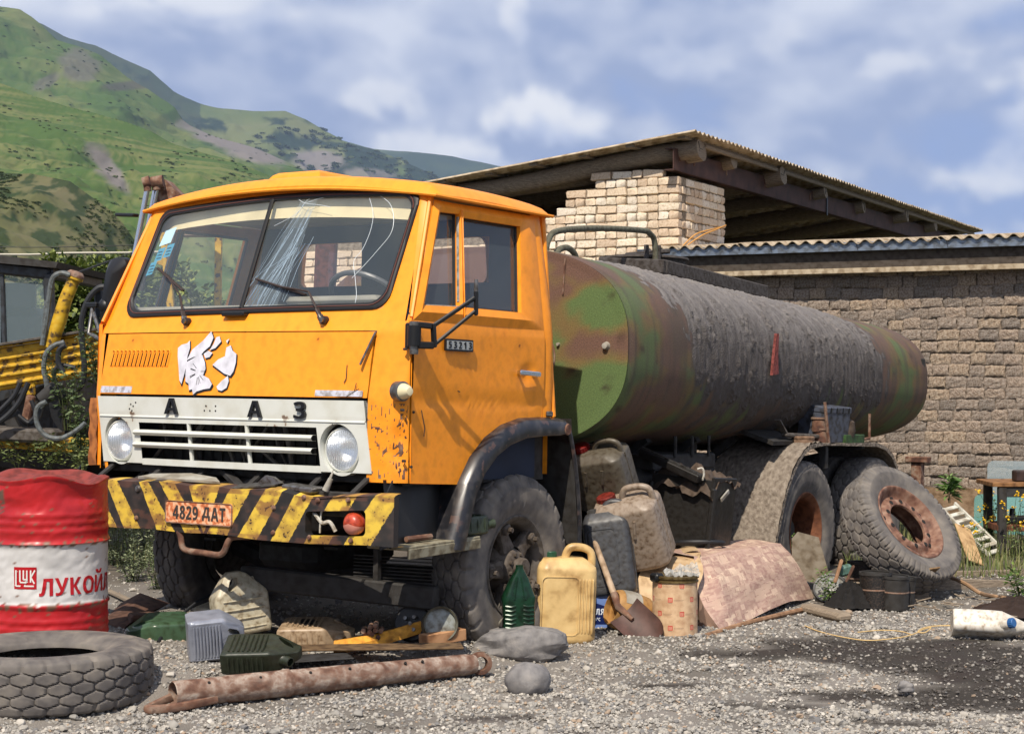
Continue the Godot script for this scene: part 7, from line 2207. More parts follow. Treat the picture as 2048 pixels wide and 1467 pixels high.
func stone(called: String, label: String, at: Vector3, size: Vector3, yaw: float, sd: int, m: Material, square := 0.0) -> void:
	var s := SphereMesh.new(); s.radial_segments = 40; s.rings = 22; s.radius = 1.0; s.height = 2.0
	var g := Geo.new(); g.add(s, Transform3D())
	var n := noise(sd, 0.8, 2); var n2 := noise(sd + 1, 3.5, 4)
	g.warp(func(p: Vector3) -> Vector3:
		var q := p
		if square > 0:
			var k := pow(pow(absf(p.x), 4.0) + pow(absf(p.y), 4.0) + pow(absf(p.z), 4.0), -0.25)
			q = p.lerp(p * k, square)
		return q * (1.0 + n.get_noise_3dv(p) * (0.26 if square > 0 else 0.14) + n2.get_noise_3dv(p) * (0.03 + 0.04 * maxf(square, -0.4))) * size)
	var o := part(called, g, m, self, 40.0 if square > 0 else 70.0)
	o.transform = Transform3D(facing(yaw), at)
	tag(o, label, "stone")

func flat_bar(called: String, label: String, cat: String, a: Vector3, b: Vector3, w: float, h: float, m: Material, up := Vector3.UP, bev := 0.004, group := "") -> Node3D:
	return tag(part(called, Geo.new().bar(a, b, w, h, bev, up), m, self), label, cat, group)

func GB(u: float, v: float) -> Vector3: return G(u, v, 0.10)   # on the heap before the bumper

func yard_left() -> void:
	grime()
	var rust := rust_mat(); var dark := dark_mat()
	# tyre lying on the gravel
	var ty := part("truck_tyre", tyre_mesh("lozenge"), rubber_mat(), self)
	ty.transform = Transform3D(Basis(Vector3.UP, 0.35) * Basis(Vector3.RIGHT, -PI / 2) * Basis.from_scale(Vector3(0.985, 0.985, 1.0)), Vector3(-2.15, 0.132, -7.97))
	tag(ty, "worn truck tyre lying flat on the gravel in front of the red barrel", "tyre")
	tag(part("wire_stub", Geo.new().tube([Vector3(-2.20, 0.08, -7.72), Vector3(-2.19, 0.24, -7.72)], 0.004, 5), rust, self), "short wire standing inside the lying tyre", "wire")
	# barrel
	var R := 0.292
	var B := thing("oil_barrel", "red and white oil barrel with buckled lid and red lettering, left foreground", "barrel", Vector3(-2.335, 0.105, -8.75))
	var prof := []
	for i in 89:
		var y := i * 0.01
		var r := R
		for c in [0.255, 0.560]: r += 0.012 * exp(-pow((y - c) / 0.010, 2))
		for c in [0.62, 0.66, 0.70]: r += 0.005 * exp(-pow((y - c) / 0.010, 2))
		for c in [0.10, 0.14, 0.18]: r += 0.005 * exp(-pow((y - c) / 0.010, 2))
		if y > 0.865: r += 0.008
		if y < 0.015: r += 0.006
		prof.append(Vector2(r, y))
	var nb := noise(520, 3.0, 3); var nf := noise(521, 26.0, 4)
	var dent := func(a: float, y: float) -> float:
		return -0.022 * exp(-pow((a - 0.75) / 0.35, 2) - pow((y - 0.80) / 0.05, 2)) - 0.012 * exp(-pow((a + 0.3) / 0.5, 2) - pow((y - 0.75) / 0.04, 2)) - 0.008 * exp(-pow((a - 0.5) / 0.3, 2) - pow((y - 0.43) / 0.09, 2)) + 0.004 * nb.get_noise_2d(a * 2.0, y * 6.0)
	var topy := func(a: float) -> float: return 0.012 * sin(a * 2.0 + 0.4) - 0.035 * exp(-pow((a - 1.0) / 0.5, 2)) + 0.008 * sin(a * 5.0)
	var around := func(a: float, y: float, off := 0.0) -> Vector3:   # a = 0 towards the camera
		var k := clampf(y / 0.01, 0, 88); var i := mini(int(k), 87)
		var r: float = lerpf(prof[i].x, prof[i + 1].x, k - i) + (dent.call(a, y) as float) + off
		return Vector3(sin(a) * r, y + (topy.call(a) as float) * smoothstep(0.7, 0.88, y), cos(a) * r)
	var g := Geo.new()
	g.grid(120, 88, func(a: float, b: float) -> Vector3: return around.call(lerpf(-PI, PI, a), b * 0.88), func(p: Vector3, _a: float, _b: float) -> Color:
		var red := Color(0.52, 0.018, 0.022); var wh := Color(0.68, 0.67, 0.65)
		var w := nf.get_noise_3d(p.x, p.y * 1.5, p.z)
		var c := wh if p.y > 0.262 + w * 0.004 and p.y < 0.552 + w * 0.004 else red
		if w > 0.50 or (absf(p.y - 0.256) < 0.02 or absf(p.y - 0.56) < 0.013) and w > 0.12: c = Color(0.22, 0.11, 0.07)
		if Vector2(atan2(p.x, p.z) + 0.62, p.y - 0.77).length() < 0.07 and w > -0.1: c = Color(0.16, 0.10, 0.07)
		return c)
	part("drum", g, M("barrel paint", Color.WHITE, 0.35, {"vc": true, "tex": "soft", "spec": 0.5}), B, 60.0)
	g = Geo.new()
	g.grid(90, 14, func(a: float, b: float) -> Vector3:
		var an := lerpf(-PI, PI, a)
		var e: Vector3 = around.call(an, 0.88)
		var k := 1.0 - b
		return Vector3(e.x * k, e.y * (1.0 if b < 0.5 else 1.0) - 0.0 + (0.012 * sin(minf(b * 14.0, PI)) if b < 0.23 else -0.012) - 0.03 * k * k * exp(-pow((an - 0.9) / 0.6, 2)) * smoothstep(0.0, 0.3, b), e.z * k))
	part("lid", g, M("dusty red lid", Color(0.52, 0.20, 0.17), 0.75, {"tex": "dirt", "scale": 2.5}), B, 50.0)
	# print: red logo square with white bars, then the name
	var red := M("print red", Color(0.72, 0.06, 0.10), 0.4, {"tex": "soft"}); var white := M("print white", Color(0.84, 0.83, 0.81), 0.4)
	var bend := func(x: float, y: float, off: float) -> Vector3: return around.call(x / R + 0.27, y, off)
	g = Geo.new()
	g.grid(8, 2, func(a: float, b: float) -> Vector3: return bend.call(lerpf(-0.172, -0.058, a), lerpf(0.345, 0.452, b), 0.002))
	var lg := part("logo", g, red, B)
	g = Geo.new()
	for q in [[-0.160, 0.437, -0.160, 0.360], [-0.160, 0.360, -0.070, 0.360], [-0.140, 0.437, -0.140, 0.380], [-0.140, 0.378, -0.105, 0.378], [-0.122, 0.437, -0.122, 0.392], [-0.122, 0.392, -0.104, 0.392], [-0.104, 0.437, -0.104, 0.386], [-0.086, 0.437, -0.086, 0.378], [-0.086, 0.402, -0.066, 0.437], [-0.086, 0.404, -0.068, 0.372]]:
		g.bar(bend.call(q[0], q[1], 0.0035), bend.call(q[2], q[3], 0.0035), 0.007, 0.0015, 0.0, Vector3(0.01, 0, 1))
	part("logo_mark", g, white, lg)
	var x0 := -0.046
	for ch in ["Л", "У", "К", "О", "Й", "Л"]:
		var tm := lettering(ch, 0.118, 0.001, true)
		var bx := tm.get_aabb()
		var lt := Geo.new(); lt.add(tm, Transform3D())
		var base := bx.position
		var start := x0
		lt.warp(func(p: Vector3) -> Vector3: return bend.call(start + (p.x - base.x) * 0.92, 0.352 + p.y, 0.0025 + p.z))
		part("print_letter", lt, red, B, 30.0)
		x0 += bx.size.x * 0.92 + 0.009

	# cans in front of the truck
	var pale := plastic("grey white plastic", Color(0.74, 0.72, 0.64)); var silver := M("silver grey plastic", Color(0.60, 0.62, 0.67), 0.35, {"tex": "soft", "scale": 3.0, "metal": 0.25})
	oil_can("oil_canister", "grey white plastic oil can standing upright, grip hole towards the left", Transform3D(facing(24, -4, 6), P(486, 1268, 9.15)), 0.29, 0.345, 0.16, pale, 4)
	oil_can("oil_canister", "silver grey ribbed can lying on its side by the seedling", Transform3D(facing(14) * Basis(Vector3.BACK, -1.5) * Basis(Vector3.UP, 0.15), GB(425, 1320) + Vector3(-0.13, 0.11, 0.0)), 0.21, 0.29, 0.20, silver, 9)
	var flat := oil_can("oil_canister", "flat white can smeared with brown mud, black label on top", Transform3D(facing(-14) * Basis(Vector3.RIGHT, -1.50) * Basis(Vector3.BACK, -1.35), P(560, 1272, 9.1)), 0.30, 0.40, 0.15, plastic("muddy white plastic", Color(0.68, 0.60, 0.50)), 7)
	part("black_label", Geo.new().prism(PackedVector2Array([Vector2(-0.06, 0.1), Vector2(0.05, 0.12), Vector2(0.06, 0.19), Vector2(0.0, 0.2), Vector2(-0.05, 0.17)]), Vector3(0, 0, 0.077), Vector3.RIGHT, Vector3.UP, Vector3(0, 0, 0.002)), M("black paint"), flat)
	oil_can("oil_canister", "dark green flat oil can lying nearest to the rusty pipe", Transform3D(facing(-8) * Basis(Vector3.RIGHT, -1.2) * Basis(Vector3.BACK, -1.5), GB(498, 1340) + Vector3(-0.12, 0.075, 0)), 0.20, 0.38, 0.12, plastic("dark green plastic", Color(0.16, 0.19, 0.14)), 8)
	oil_can("oil_canister", "clear green oil can lying behind the silver one", Transform3D(facing(28) * Basis(Vector3.RIGHT, -1.45) * Basis(Vector3.BACK, 1.5), P(385, 1262, 9.25)), 0.26, 0.36, 0.17, M("green clear plastic", Color(0.27, 0.38, 0.29), 0.3, {"tex": shared["grime"], "scale": 2.5}), 0)
	oil_can("oil_canister", "pale crushed can lying behind the clear green one", Transform3D(facing(-20) * Basis(Vector3.RIGHT, -1.5), P(420, 1240, 9.45)), 0.24, 0.30, 0.13, pale, 0)
	# folded brown board, rods, scraps
	var card := M("brown board", Color(0.36, 0.25, 0.19), 0.9, {"tex": "dirt", "scale": 2.5})
	var g2 := Geo.new()
	g2.loft([PackedVector3Array([GB(205, 1250) + Vector3(0, 0.02, 0), GB(245, 1262) + Vector3(0, 0.01, 0), GB(270, 1258) + Vector3(0, 0.06, 0)]), PackedVector3Array([GB(225, 1232) + Vector3(0, 0.05, -0.2), GB(265, 1236) + Vector3(0, 0.12, -0.2), GB(325, 1240) + Vector3(0, 0.07, -0.2)])], false)
	g2.box(GB(292, 1253) + Vector3(0, 0.04, 0), Vector3(0.18, 0.07, 0.16), 0.01, facing(20))
	tag(part("folded_board", g2, card, self), "crumpled brown board beside the barrel's foot", "board")
	flat_bar("wooden_batten", "thin grey batten lying slanted behind the brown board", "batten", GB(215, 1190) + Vector3(0, 0.03, 0), GB(275, 1225) + Vector3(0, 0.05, 0), 0.035, 0.02, old_wood())
	flat_bar("wooden_batten", "dark stake leaning beside the brown board", "batten", GB(222, 1250) + Vector3(0, 0.0, 0), GB(208, 1215) + Vector3(0.02, 0.06, 0.2), 0.02, 0.02, dark)
	tag(part("black_cable", Geo.new().tube(spline([GB(316, 1287) + Vector3(0, 0.01, 0), GB(345, 1272) + Vector3(0, 0.07, 0), GB(400, 1262) + Vector3(0, 0.17, 0), GB(440, 1258) + Vector3(0, 0.19, 0), GB(478, 1262) + Vector3(0, 0.15, 0)], 6), 0.009, 7), M("hose rubber"), self), "black cable lying over the clear green can", "cable")
	# sheets of scrap and wood before the front wheel
	var yellowp := M("faded yellow board", Color(0.90, 0.64, 0.22), 0.7, {"tex": "dirt", "scale": 3.0})
	var yp := Geo.new()
	yp.grid(16, 3, func(a: float, b: float) -> Vector3:
		var p := GB(668, 1303).lerp(GB(858, 1287), a)
		return p + Vector3(0.0, 0.05 + 0.06 * a * a + 0.03 * sin(b * PI) - 0.02 * (1 - a), lerpf(0.05, -0.06, b) * (0.4 + 0.6 * sin(minf(1.0, a * 1.2 + 0.15) * PI * 0.9))))
	yp.grid(16, 1, func(a: float, b: float) -> Vector3:
		var p := GB(668, 1303).lerp(GB(858, 1287), a)
		return p + Vector3(0.0, 0.05 + 0.06 * a * a - 0.02 * (1 - a) - 0.035 * (1 - b), 0.05 * (0.4 + 0.6 * sin(minf(1.0, a * 1.2 + 0.15) * PI * 0.9))))
	tag(part("yellow_board", yp, yellowp, self), "bent yellow plastic trim lying before the front wheel", "plank")
	flat_bar("wood_block", "pale split wood block behind the yellow trim", "wood", GB(845, 1300) + Vector3(0, 0.05, 0), GB(925, 1290) + Vector3(0, 0.06, 0), 0.07, 0.06, M("fresh split wood", Color(0.72, 0.54, 0.38), 0.8, {"tex": "dirt", "scale": 2.0}))
	flat_bar("wooden_board", "thin weathered board under the yellow trim", "board", GB(560, 1312) + Vector3(0, 0.04, 0), GB(925, 1305) + Vector3(0, 0.035, 0), 0.16, 0.012, M("edge worn board", Color(0.42, 0.33, 0.22), 0.85, {"tex": "dirt", "scale": 2.0}))
	flat_bar("dark_sheet", "dark metal sheet under the brown mud can", "metal sheet", GB(560, 1325) + Vector3(0, 0.015, 0), GB(700, 1318) + Vector3(0, 0.02, 0), 0.20, 0.006, dark)
	var k := 0
	for q in [[638, 1272, 676, 1268], [640, 1282, 668, 1280], [678, 1250, 672, 1290]]:
		flat_bar("stick", ["upper grey stick by the muddy can", "lower grey stick by the muddy can", "pale upright splinter by the muddy can"][k], "stick", GB(q[0], q[1]) + Vector3(0, 0.05, 0), GB(q[2], q[3]) + Vector3(0, 0.08 if k < 2 else 0.0, 0), 0.025, 0.022, old_wood()); k += 1
	# rusty bundle, disc with bolts, tin lid
	var bun := thing("bolt_bundle", "rusty bundle of bolt heads before the dark disc", "scrap metal", P(745, 1286, 8.85))
	for i in 13:
		var a := i * 2.4; var r := 0.016 * sqrt(i)
		part("bolt_head", Geo.new().cyl(Vector3(cos(a) * r, 0.05 + sin(a) * r * 0.9, -0.06), Vector3(cos(a) * r, 0.052 + sin(a) * r * 0.9, 0.035 + 0.01 * sin(i * 3.0)), 0.0135, 0.013, 8), rust, bun)
	var disc := thing("brake_disc", "dark round plate with bolts leaning under the bumper", "scrap metal", P(822, 1284, 8.95), facing(-14, -18))
	part("plate", Geo.new().lathe([[0.0, 0.012], [0.09, 0.012], [0.098, 0.004], [0.10, -0.01], [0.0, -0.012]], Vector3(0, 0.10, 0), Vector3.BACK, 30), M("dull black plate", Color(0.13, 0.12, 0.115), 0.5, {"tex": "dirt", "scale": 3.0}), disc)
	for q in [[0.0, 0.09], [0.018, 0.125], [-0.03, 0.118], [0.02, 0.06]]:
		part("bolt", Geo.new().cyl(Vector3(q[0], q[1], 0.0), Vector3(q[0], q[1], 0.05), 0.010, 0.010, 8), M("worn steel"), disc)
	var lid := thing("tin_lid", "round grey tin lid standing on edge before the front wheel", "lid", P(882, 1284, 8.85), facing(14, -14))
	part("rim", Geo.new().lathe([[0.078, -0.05], [0.090, -0.05], [0.092, 0.016], [0.088, 0.022], [0.080, 0.016], [0.080, 0.0]], Vector3(0, 0.092, 0), Vector3.BACK, 32), M("olive tin", Color(0.33, 0.33, 0.28), 0.5, {"tex": "dirt", "scale": 3.0}), lid)
	part("plate", Geo.new().lathe([[0.081, 0.0], [0.06, 0.004], [0.0, 0.006]], Vector3(0, 0.092, 0), Vector3.BACK, 32), M("dull tin plate", Color(0.55, 0.57, 0.55), 0.45, {"tex": "dirt", "scale": 3.0}), lid)
	# the rusty pipe with an eye at one end and a hoop at the other
	var a := G(345, 1418) + Vector3(0, 0.066, 0); var b := G(948, 1352) + Vector3(0, 0.062, 0)
	var d := (b - a).normalized()
	var pp := thing("rusty_pipe", "long rusty steel tube with an eye and a hoop, lying in the foreground", "pipe", Vector3.ZERO)
	var pg := Geo.new()
	var side := d.cross(Vector3.UP).normalized(); var upv := side.cross(d)
	var ring := func(t: float, r: float) -> PackedVector3Array:
		var o := PackedVector3Array()
		for i in 24: o.append(a + d * t + (side * cos(-TAU * i / 24) + upv * sin(-TAU * i / 24)) * r)
		return o
	var L := a.distance_to(b)
	pg.loft([ring.call(0.5, 0.050), ring.call(0.01, 0.053), ring.call(0.0, 0.057), ring.call(0.005, 0.061), ring.call(0.12, 0.060), ring.call(L * 0.16, 0.060), ring.call(L * 0.165, 0.063), ring.call(L * 0.34, 0.062), ring.call(L * 0.345, 0.066), ring.call(L * 0.36, 0.066), ring.call(L * 0.365, 0.060), ring.call(L * 0.66, 0.057), ring.call(L * 0.665, 0.054), ring.call(L * 0.97, 0.052), ring.call(L, 0.046)])
	pg.fan(ring.call(L, 0.046))
	part("tube", pg, M("flaking pipe", Color.WHITE, 0.8, {"tex": ramp_tex(550, 0.014, [[0.0, Color(0.22, 0.14, 0.11)], [0.35, Color(0.40, 0.28, 0.22)], [0.55, Color(0.52, 0.42, 0.36)], [0.75, Color(0.66, 0.61, 0.56)], [1.0, Color(0.45, 0.33, 0.27)]], 512, 7), "scale": 1.8, "bump": "bump", "bs": 0.5}), pp, 50.0)
	part("eye", Geo.new().lathe([[0.055, -0.03], [0.058, 0.0], [0.055, 0.03], [0.034, 0.032], [0.032, 0.0], [0.034, -0.032], [0.055, -0.03]], a + d * (L + 0.035), Vector3(0.25, 0.12, 1), 24), rust, pp, 50.0)
	var hoop := [a + d * 0.22 + Vector3(0, -0.03, 0.055), a + d * 0.06 + Vector3(0, -0.045, 0.07), a - d * 0.05 + Vector3(0, -0.048, 0.06), a - d * 0.115 + Vector3(0, -0.05, 0.02), a - d * 0.10 + Vector3(0, -0.046, -0.03), a - d * 0.02 + Vector3(0, -0.02, -0.055)]
	part("hoop", Geo.new().tube(spline(hoop, 5), 0.016, 8, true, 1.3), rust, pp)
	for q in [0.10, 0.26, 0.42, 0.55, 0.80, 0.74]:
		part("bolt_hole", Geo.new().cyl(a + d * L * q + (upv * 0.75 + side * 0.66).normalized() * 0.055, a + d * L * q + (upv * 0.75 + side * 0.66).normalized() * 0.0635, 0.007, 0.007, 9), M("crack dark"), pp)
	# two river stones
	var grey := M("river stone", Color.WHITE, 0.8, {"tex": ramp_tex(530, 0.012, [[0.0, Color(0.33, 0.32, 0.32)], [0.5, Color(0.47, 0.46, 0.455)], [1.0, Color(0.58, 0.56, 0.54)]], 512, 6), "scale": 2.2, "bump": "bump", "bs": 0.25})
	stone("boulder", "big flat grey stone chocked before the front wheel", G(1040, 1320) + Vector3(0, 0.075, -0.06), Vector3(0.23, 0.085, 0.13), -8.0, 541, grey, 0.75)
	stone("boulder", "smooth rounded grey cobble below the flat stone", G(1056, 1392) + Vector3(0, 0.065, -0.05), Vector3(0.115, 0.084, 0.10), 10.0, 545, grey, -0.1)
	stone("boulder", "small dark stone lying alone on the oily gravel at right", G(1812, 1383) + Vector3(0, 0.022, 0), Vector3(0.04, 0.028, 0.03), 10.0, 548, grey, 0.4)

func yard_middle() -> void:
	var rust := rust_mat(); var dark := dark_mat()
	# oil can lying on the truck's step
	var TX: Transform3D = (get_node("tanker_truck") as Node3D).transform
	oil_can("oil_canister", "grimy green oil can lying on the truck's step", Transform3D(TX.basis.orthonormalized() * facing(0) * Basis(Vector3(0, 1, 0), -1.45) * Basis(Vector3.RIGHT, -1.5) * Basis(Vector3.BACK, 1.45), TX * Vector3(1.09, 0.70, 0.56)), 0.17, 0.30, 0.10, plastic("grimy green plastic", Color(0.22, 0.27, 0.20)), 3)
	tag(part("pipe_offcut", Geo.new().tube([TX * Vector3(1.10, 0.66, 0.98), TX * Vector3(1.12, 0.665, 0.80)], 0.015, 8), rust, self), "short pipe lying on the step beside the green can", "pipe")
	# green bottle, big yellowed canister
	var gb := thing("oil_bottle", "dark green tapering oil bottle standing before the front wheel", "bottle", P(1037, 1277, 9.22), facing(8) * Basis.from_scale(Vector3(1.0, 1.07, 1.0)))
	var g := Geo.new()
	stack(g, [[0.0, 0.16, 0.085, 0, 0, 0.03], [0.012, 0.172, 0.095, 0, 0, 0.035], [0.17, 0.172, 0.095, 0, 0, 0.035], [0.205, 0.185, 0.095, 0, 0, 0.035], [0.22, 0.17, 0.09, 0, 0, 0.035], [0.30, 0.10, 0.06, 0.004, 0, 0.025], [0.335, 0.055, 0.045, 0.006, 0, 0.02], [0.35, 0.042, 0.042, 0.006, 0, 0.02], [0.366, 0.042, 0.042, 0.006, 0, 0.02]])
	for k in 6:
		for s in [1.0, -1.0]:
			g.tube([Vector3(s * 0.02, 0.065 + k * 0.021, 0.046), Vector3(s * 0.045, 0.06 + k * 0.021, 0.051), Vector3(s * 0.075, 0.062 + k * 0.021, 0.040)], 0.006, 6)
	for s in [1.0, -1.0]: g.tube([Vector3(s * 0.03, 0.2, 0.046), Vector3(s * 0.012, 0.31, 0.030)], 0.008, 6)
	part("body", g, M("bottle green plastic", Color(0.075, 0.22, 0.14), 0.28, {"tex": "dirt", "scale": 3.0, "metal": 0.2}), gb, 50.0)
	g = Geo.new()
	g.grid(4, 8, func(u: float, v: float) -> Vector3: return Vector3(-0.094 - 0.012 * sin(v * 9.0) - 0.006 * u, 0.05 + v * 0.13, lerpf(-0.02, 0.05, u)))
	part("torn_label", g, M("pale plastic"), gb)
	var yellowed := M("yellowed plastic", Color(0.90, 0.78, 0.55), 0.4, {"tex": shared["grime"], "scale": 1.0, "back": Color(0.4, 0.3, 0.14), "bump": "waves", "bs": 0.5})
	jerrycan("jerrycan", "tall yellowed plastic canister with green cap beside the front wheel", Transform3D(facing(6, 0, -2), G(1126, 1283)), 0.335, 0.535, 0.24, yellowed, M("green cap", Color(0.10, 0.28, 0.19), 0.5), 5)
	# blue screen-wash canister with its label
	var bl := thing("washer_canister", "blue and white canister with a printed blue label behind the shovel", "canister", G(1212, 1255), facing(-4))
	g = Geo.new()
	stack(g, [[0.0, 0.19, 0.11, 0, 0, 0.03], [0.01, 0.205, 0.125, 0, 0, 0.035], [0.19, 0.205, 0.125, 0, 0, 0.035], [0.24, 0.19, 0.115, 0, 0, 0.035], [0.29, 0.12, 0.08, -0.03, 0, 0.03], [0.305, 0.06, 0.05, -0.035, 0, 0.02]])
	part("body", g, M("pale blue plastic", Color(0.48, 0.60, 0.86), 0.3, {"tex": "soft"}), bl, 50.0)
	part("cap", cap(Geo.new(), Vector3(-0.035, 0.305, 0), Vector3.UP, 0.028, 0.03), M("strong blue", Color(0.05, 0.16, 0.62), 0.35), bl)
	part("grip", Geo.new().tube(spline([Vector3(-0.01, 0.29, 0), Vector3(0.03, 0.305, 0), Vector3(0.08, 0.27, 0), Vector3(0.092, 0.21, 0)], 4), 0.02, 9), M("strong blue"), bl)
	var lab := part("label", Geo.new().prism(PackedVector2Array([Vector2(-0.09, 0.03), Vector2(0.09, 0.03), Vector2(0.09, 0.15), Vector2(0.0, 0.135), Vector2(-0.09, 0.165)]), Vector3(0, 0, 0.0628), Vector3.RIGHT, Vector3.UP, Vector3(0, 0, 0.001)), M("label blue", Color(0.04, 0.11, 0.33), 0.4), bl)
	for t in [["АЛЯSKA", -0.086, 0.085, 0.05, Color(0.86, 0.9, 0.95)], ["ECO", 0.005, 0.045, 0.042, Color(0.15, 0.70, 0.75)], ["-25°C", -0.082, 0.05, 0.026, Color(0.86, 0.9, 0.95)]]:
		var tm := lettering(t[0], t[3], 0.001, true)
		var bx := tm.get_aabb()
		part("print", tm, M("print " + t[0], t[4], 0.5), lab, 0.0, Transform3D(Basis.from_scale(Vector3(0.8, 1, 1)), Vector3(t[1] - bx.position.x * 0.8, t[2] - bx.position.y, 0.0645)))
	# shovel leaning on the cans
	var sh := thing("shovel", "rusty shovel with pale wooden shaft leaning on the grey canister", "shovel", Vector3.ZERO)
	var s0 := P(1184, 1068, 10.25); var s1 := P(1238, 1215, 9.92); var s2 := G(1318, 1283)
	part("shaft", Geo.new().tube([s0, s0.lerp(s1, 0.5), s1], [0.017, 0.0185, 0.02], 10), M("pale shaft wood", Color(0.72, 0.63, 0.53), 0.75, {"tex": "dirt", "scale": 2.0}), sh)
	var sd := (s2 - s1).normalized(); var sw := sd.cross(Vector3(-0.2, 0.6, 0.8)).normalized(); var sn := sw.cross(sd)
	g = Geo.new()
	var bl0 := s1 + sd * 0.05
	g.grid(10, 12, func(u: float, v: float) -> Vector3:
		var wd := 0.105 * (1.0 if v < 0.55 else sqrt(maxf(0.0, 1.0 - pow((v - 0.55) / 0.45, 2))) * 0.95 + 0.05)
		var x := (u - 0.5) * 2.0
		return bl0 + sd * (v * 0.29) + sw * (x * wd) + sn * (0.03 * x * x - 0.025 * sin(v * 2.2)))
	part("blade", g, M("rusty brown blade", Color(0.33, 0.22, 0.19), 0.6, {"tex": "dirt", "scale": 2.0}), sh)
	part("socket", Geo.new().tube([s1 - (s1 - s0).normalized() * 0.10, s1, s1 + sd * 0.12], [0.022, 0.024, 0.012], 10), rust, sh)
	# pile of canisters behind
	var greyp := plastic("dark grey plastic", Color(0.25, 0.26, 0.28))
	jerrycan("jerrycan", "tall dark grey canister leaning in the pile behind the shovel", Transform3D(facing(-10, -10, 8), P(1230, 1190, 10.22)), 0.28, 0.55, 0.19, greyp, dark)
	jerrycan("jerrycan", "muddy white canister with red ribbed cap tilted on the pile", Transform3D(facing(-16, 20, 12), P(1286, 1124, 10.45)), 0.40, 0.49, 0.31, plastic("muddy clear plastic", Color(0.60, 0.55, 0.50)), M("rust red cap", Color(0.46, 0.14, 0.09), 0.5, {"tex": "dirt", "scale": 4.0}), 0, true)
	jerrycan("jerrycan", "smoky dark canister with red cap at the top of the pile", Transform3D(facing(-22, 24, 8), P(1222, 1003, 10.62)), 0.36, 0.41, 0.28, plastic("smoky plastic", Color(0.36, 0.34, 0.30)), M("dark red cap", Color(0.40, 0.05, 0.04), 0.4), 0, true)
	# black battery crate with a sack in it, ribbed bar across
	var cr := thing("scrap_crate", "black plastic crate with a dirty sack behind the canisters", "crate", P(1374, 1097, 11.1), facing(-32, -4, -5))
	g = Geo.new()
	for q in [[Vector3(0.21, 0.24, 0), Vector3(0.02, 0.48, 0.34)], [Vector3(-0.21, 0.24, 0), Vector3(0.02, 0.48, 0.34)], [Vector3(0, 0.24, 0.16), Vector3(0.42, 0.44, 0.02)], [Vector3(0, 0.24, -0.16), Vector3(0.42, 0.48, 0.02)], [Vector3(0, 0.01, 0), Vector3(0.42, 0.02, 0.34)]]:
		g.box(q[0], q[1], 0.005)
	for s in [1.0, -1.0]: g.box(Vector3(0.22 * s, 0.2, 0.165), Vector3(0.035, 0.42, 0.035), 0.008)
	part("box", g, plastic("black crate plastic", Color(0.14, 0.135, 0.13)), cr)
	g = Geo.new()
	var nc := noise(560, 5.0, 3)
	g.grid(18, 18, func(u: float, v: float) -> Vector3: return Vector3((u - 0.5) * 0.46, 0.46 + 0.09 * nc.get_noise_2d(u * 0.5, v * 0.5) + 0.05 * sin(u * PI) * sin(v * PI) - 0.10 * smoothstep(0.75, 1.0, v), (v - 0.5) * 0.42))
	part("sack", g, M("dirty sackcloth", Color(0.33, 0.28, 0.24), 0.95, {"tex": "dirt", "scale": 3.0}), cr, 60.0)
	part("handle", Geo.new().bar(Vector3(0.232, 0.40, -0.03), Vector3(0.232, 0.34, 0.07), 0.012, 0.03, 0.004), M("pale plastic"), cr)
	var rb := thing("heater_bar", "blackened finned radiator bar lying across the crate", "radiator", P(1340, 930, 11.0), Basis.IDENTITY)
	var r0 := P(1285, 903, 11.15) - P(1340, 930, 11.0); var r1 := P(1402, 958, 10.85) - P(1340, 930, 11.0)
	part("core", Geo.new().bar(r0, r1, 0.085, 0.05, 0.006), M("dull black plate"), rb)
	for k in 4: part("fin", Geo.new().bar(r0 + Vector3(0, 0.028, 0.03 - 0.02 * k), r1 + Vector3(0, 0.028, 0.03 - 0.02 * k), 0.006, 0.012), M("worn steel"), rb)
	tag(part("bent_wire", Geo.new().tube(spline([P(1395, 938, 10.85), P(1405, 936, 10.85), P(1408, 948, 10.85), P(1405, 960, 10.85)], 4), 0.007, 6), M("white cable"), self), "bent pale wire at the end of the finned bar", "wire")
	for k in 5:   # dark scrap between the pile and the mudguard
		var c := P(1290 + k * 26, 1000 + (k * 37) % 70, 11.9)
		var o := part("scrap_plate", Geo.new().box(Vector3.ZERO, Vector3(0.22, 0.03 + 0.02 * (k % 3), 0.26), 0.006), dark if k % 3 else rust, self)
		o.transform = Transform3D(Basis.from_euler(Vector3(sin(k * 2.0) * 0.5, k * 1.1, cos(k * 3.0) * 0.5)), Vector3(c.x, c.y - 0.1, c.z))
		tag(o, ["rusty scrap plate behind the muddy canister, leftmost of the heap", "dark scrap plate just left of the black crate", "dark scrap plate below the finned radiator bar", "rusty scrap plate at the back of the black crate", "dark scrap plate between crate and rear mudguard"][k], "scrap metal", "scrap plates in the heap")
	# round pot, printed pail
	var pot := thing("round_pot", "yellowed round pot lying behind the shovel blade", "pot", G(1262, 1270) + Vector3(0, 0.115, -0.1), facing(20) * Basis(Vector3.BACK, 1.25))
	part("body", Geo.new().lathe([[0.0, -0.12], [0.09, -0.12], [0.115, -0.09], [0.122, 0.0], [0.112, 0.09], [0.10, 0.12], [0.094, 0.12], [0.10, 0.08], [0.0, 0.06]], Vector3.ZERO, Vector3.UP, 28), M("ochre plastic", Color(0.70, 0.54, 0.32), 0.6, {"tex": shared["grime"], "scale": 3.0}), pot, 40.0)
	part("pale_side", Geo.new().lathe([[0.1235, -0.02], [0.1235, 0.02], [0.1145, 0.085]], Vector3.ZERO, Vector3.UP, 12, 3.6, 6.0), M("pale plastic"), pot)
	pail()
	# rug over a box, cream vinyl behind, ring, stick
	carpet()

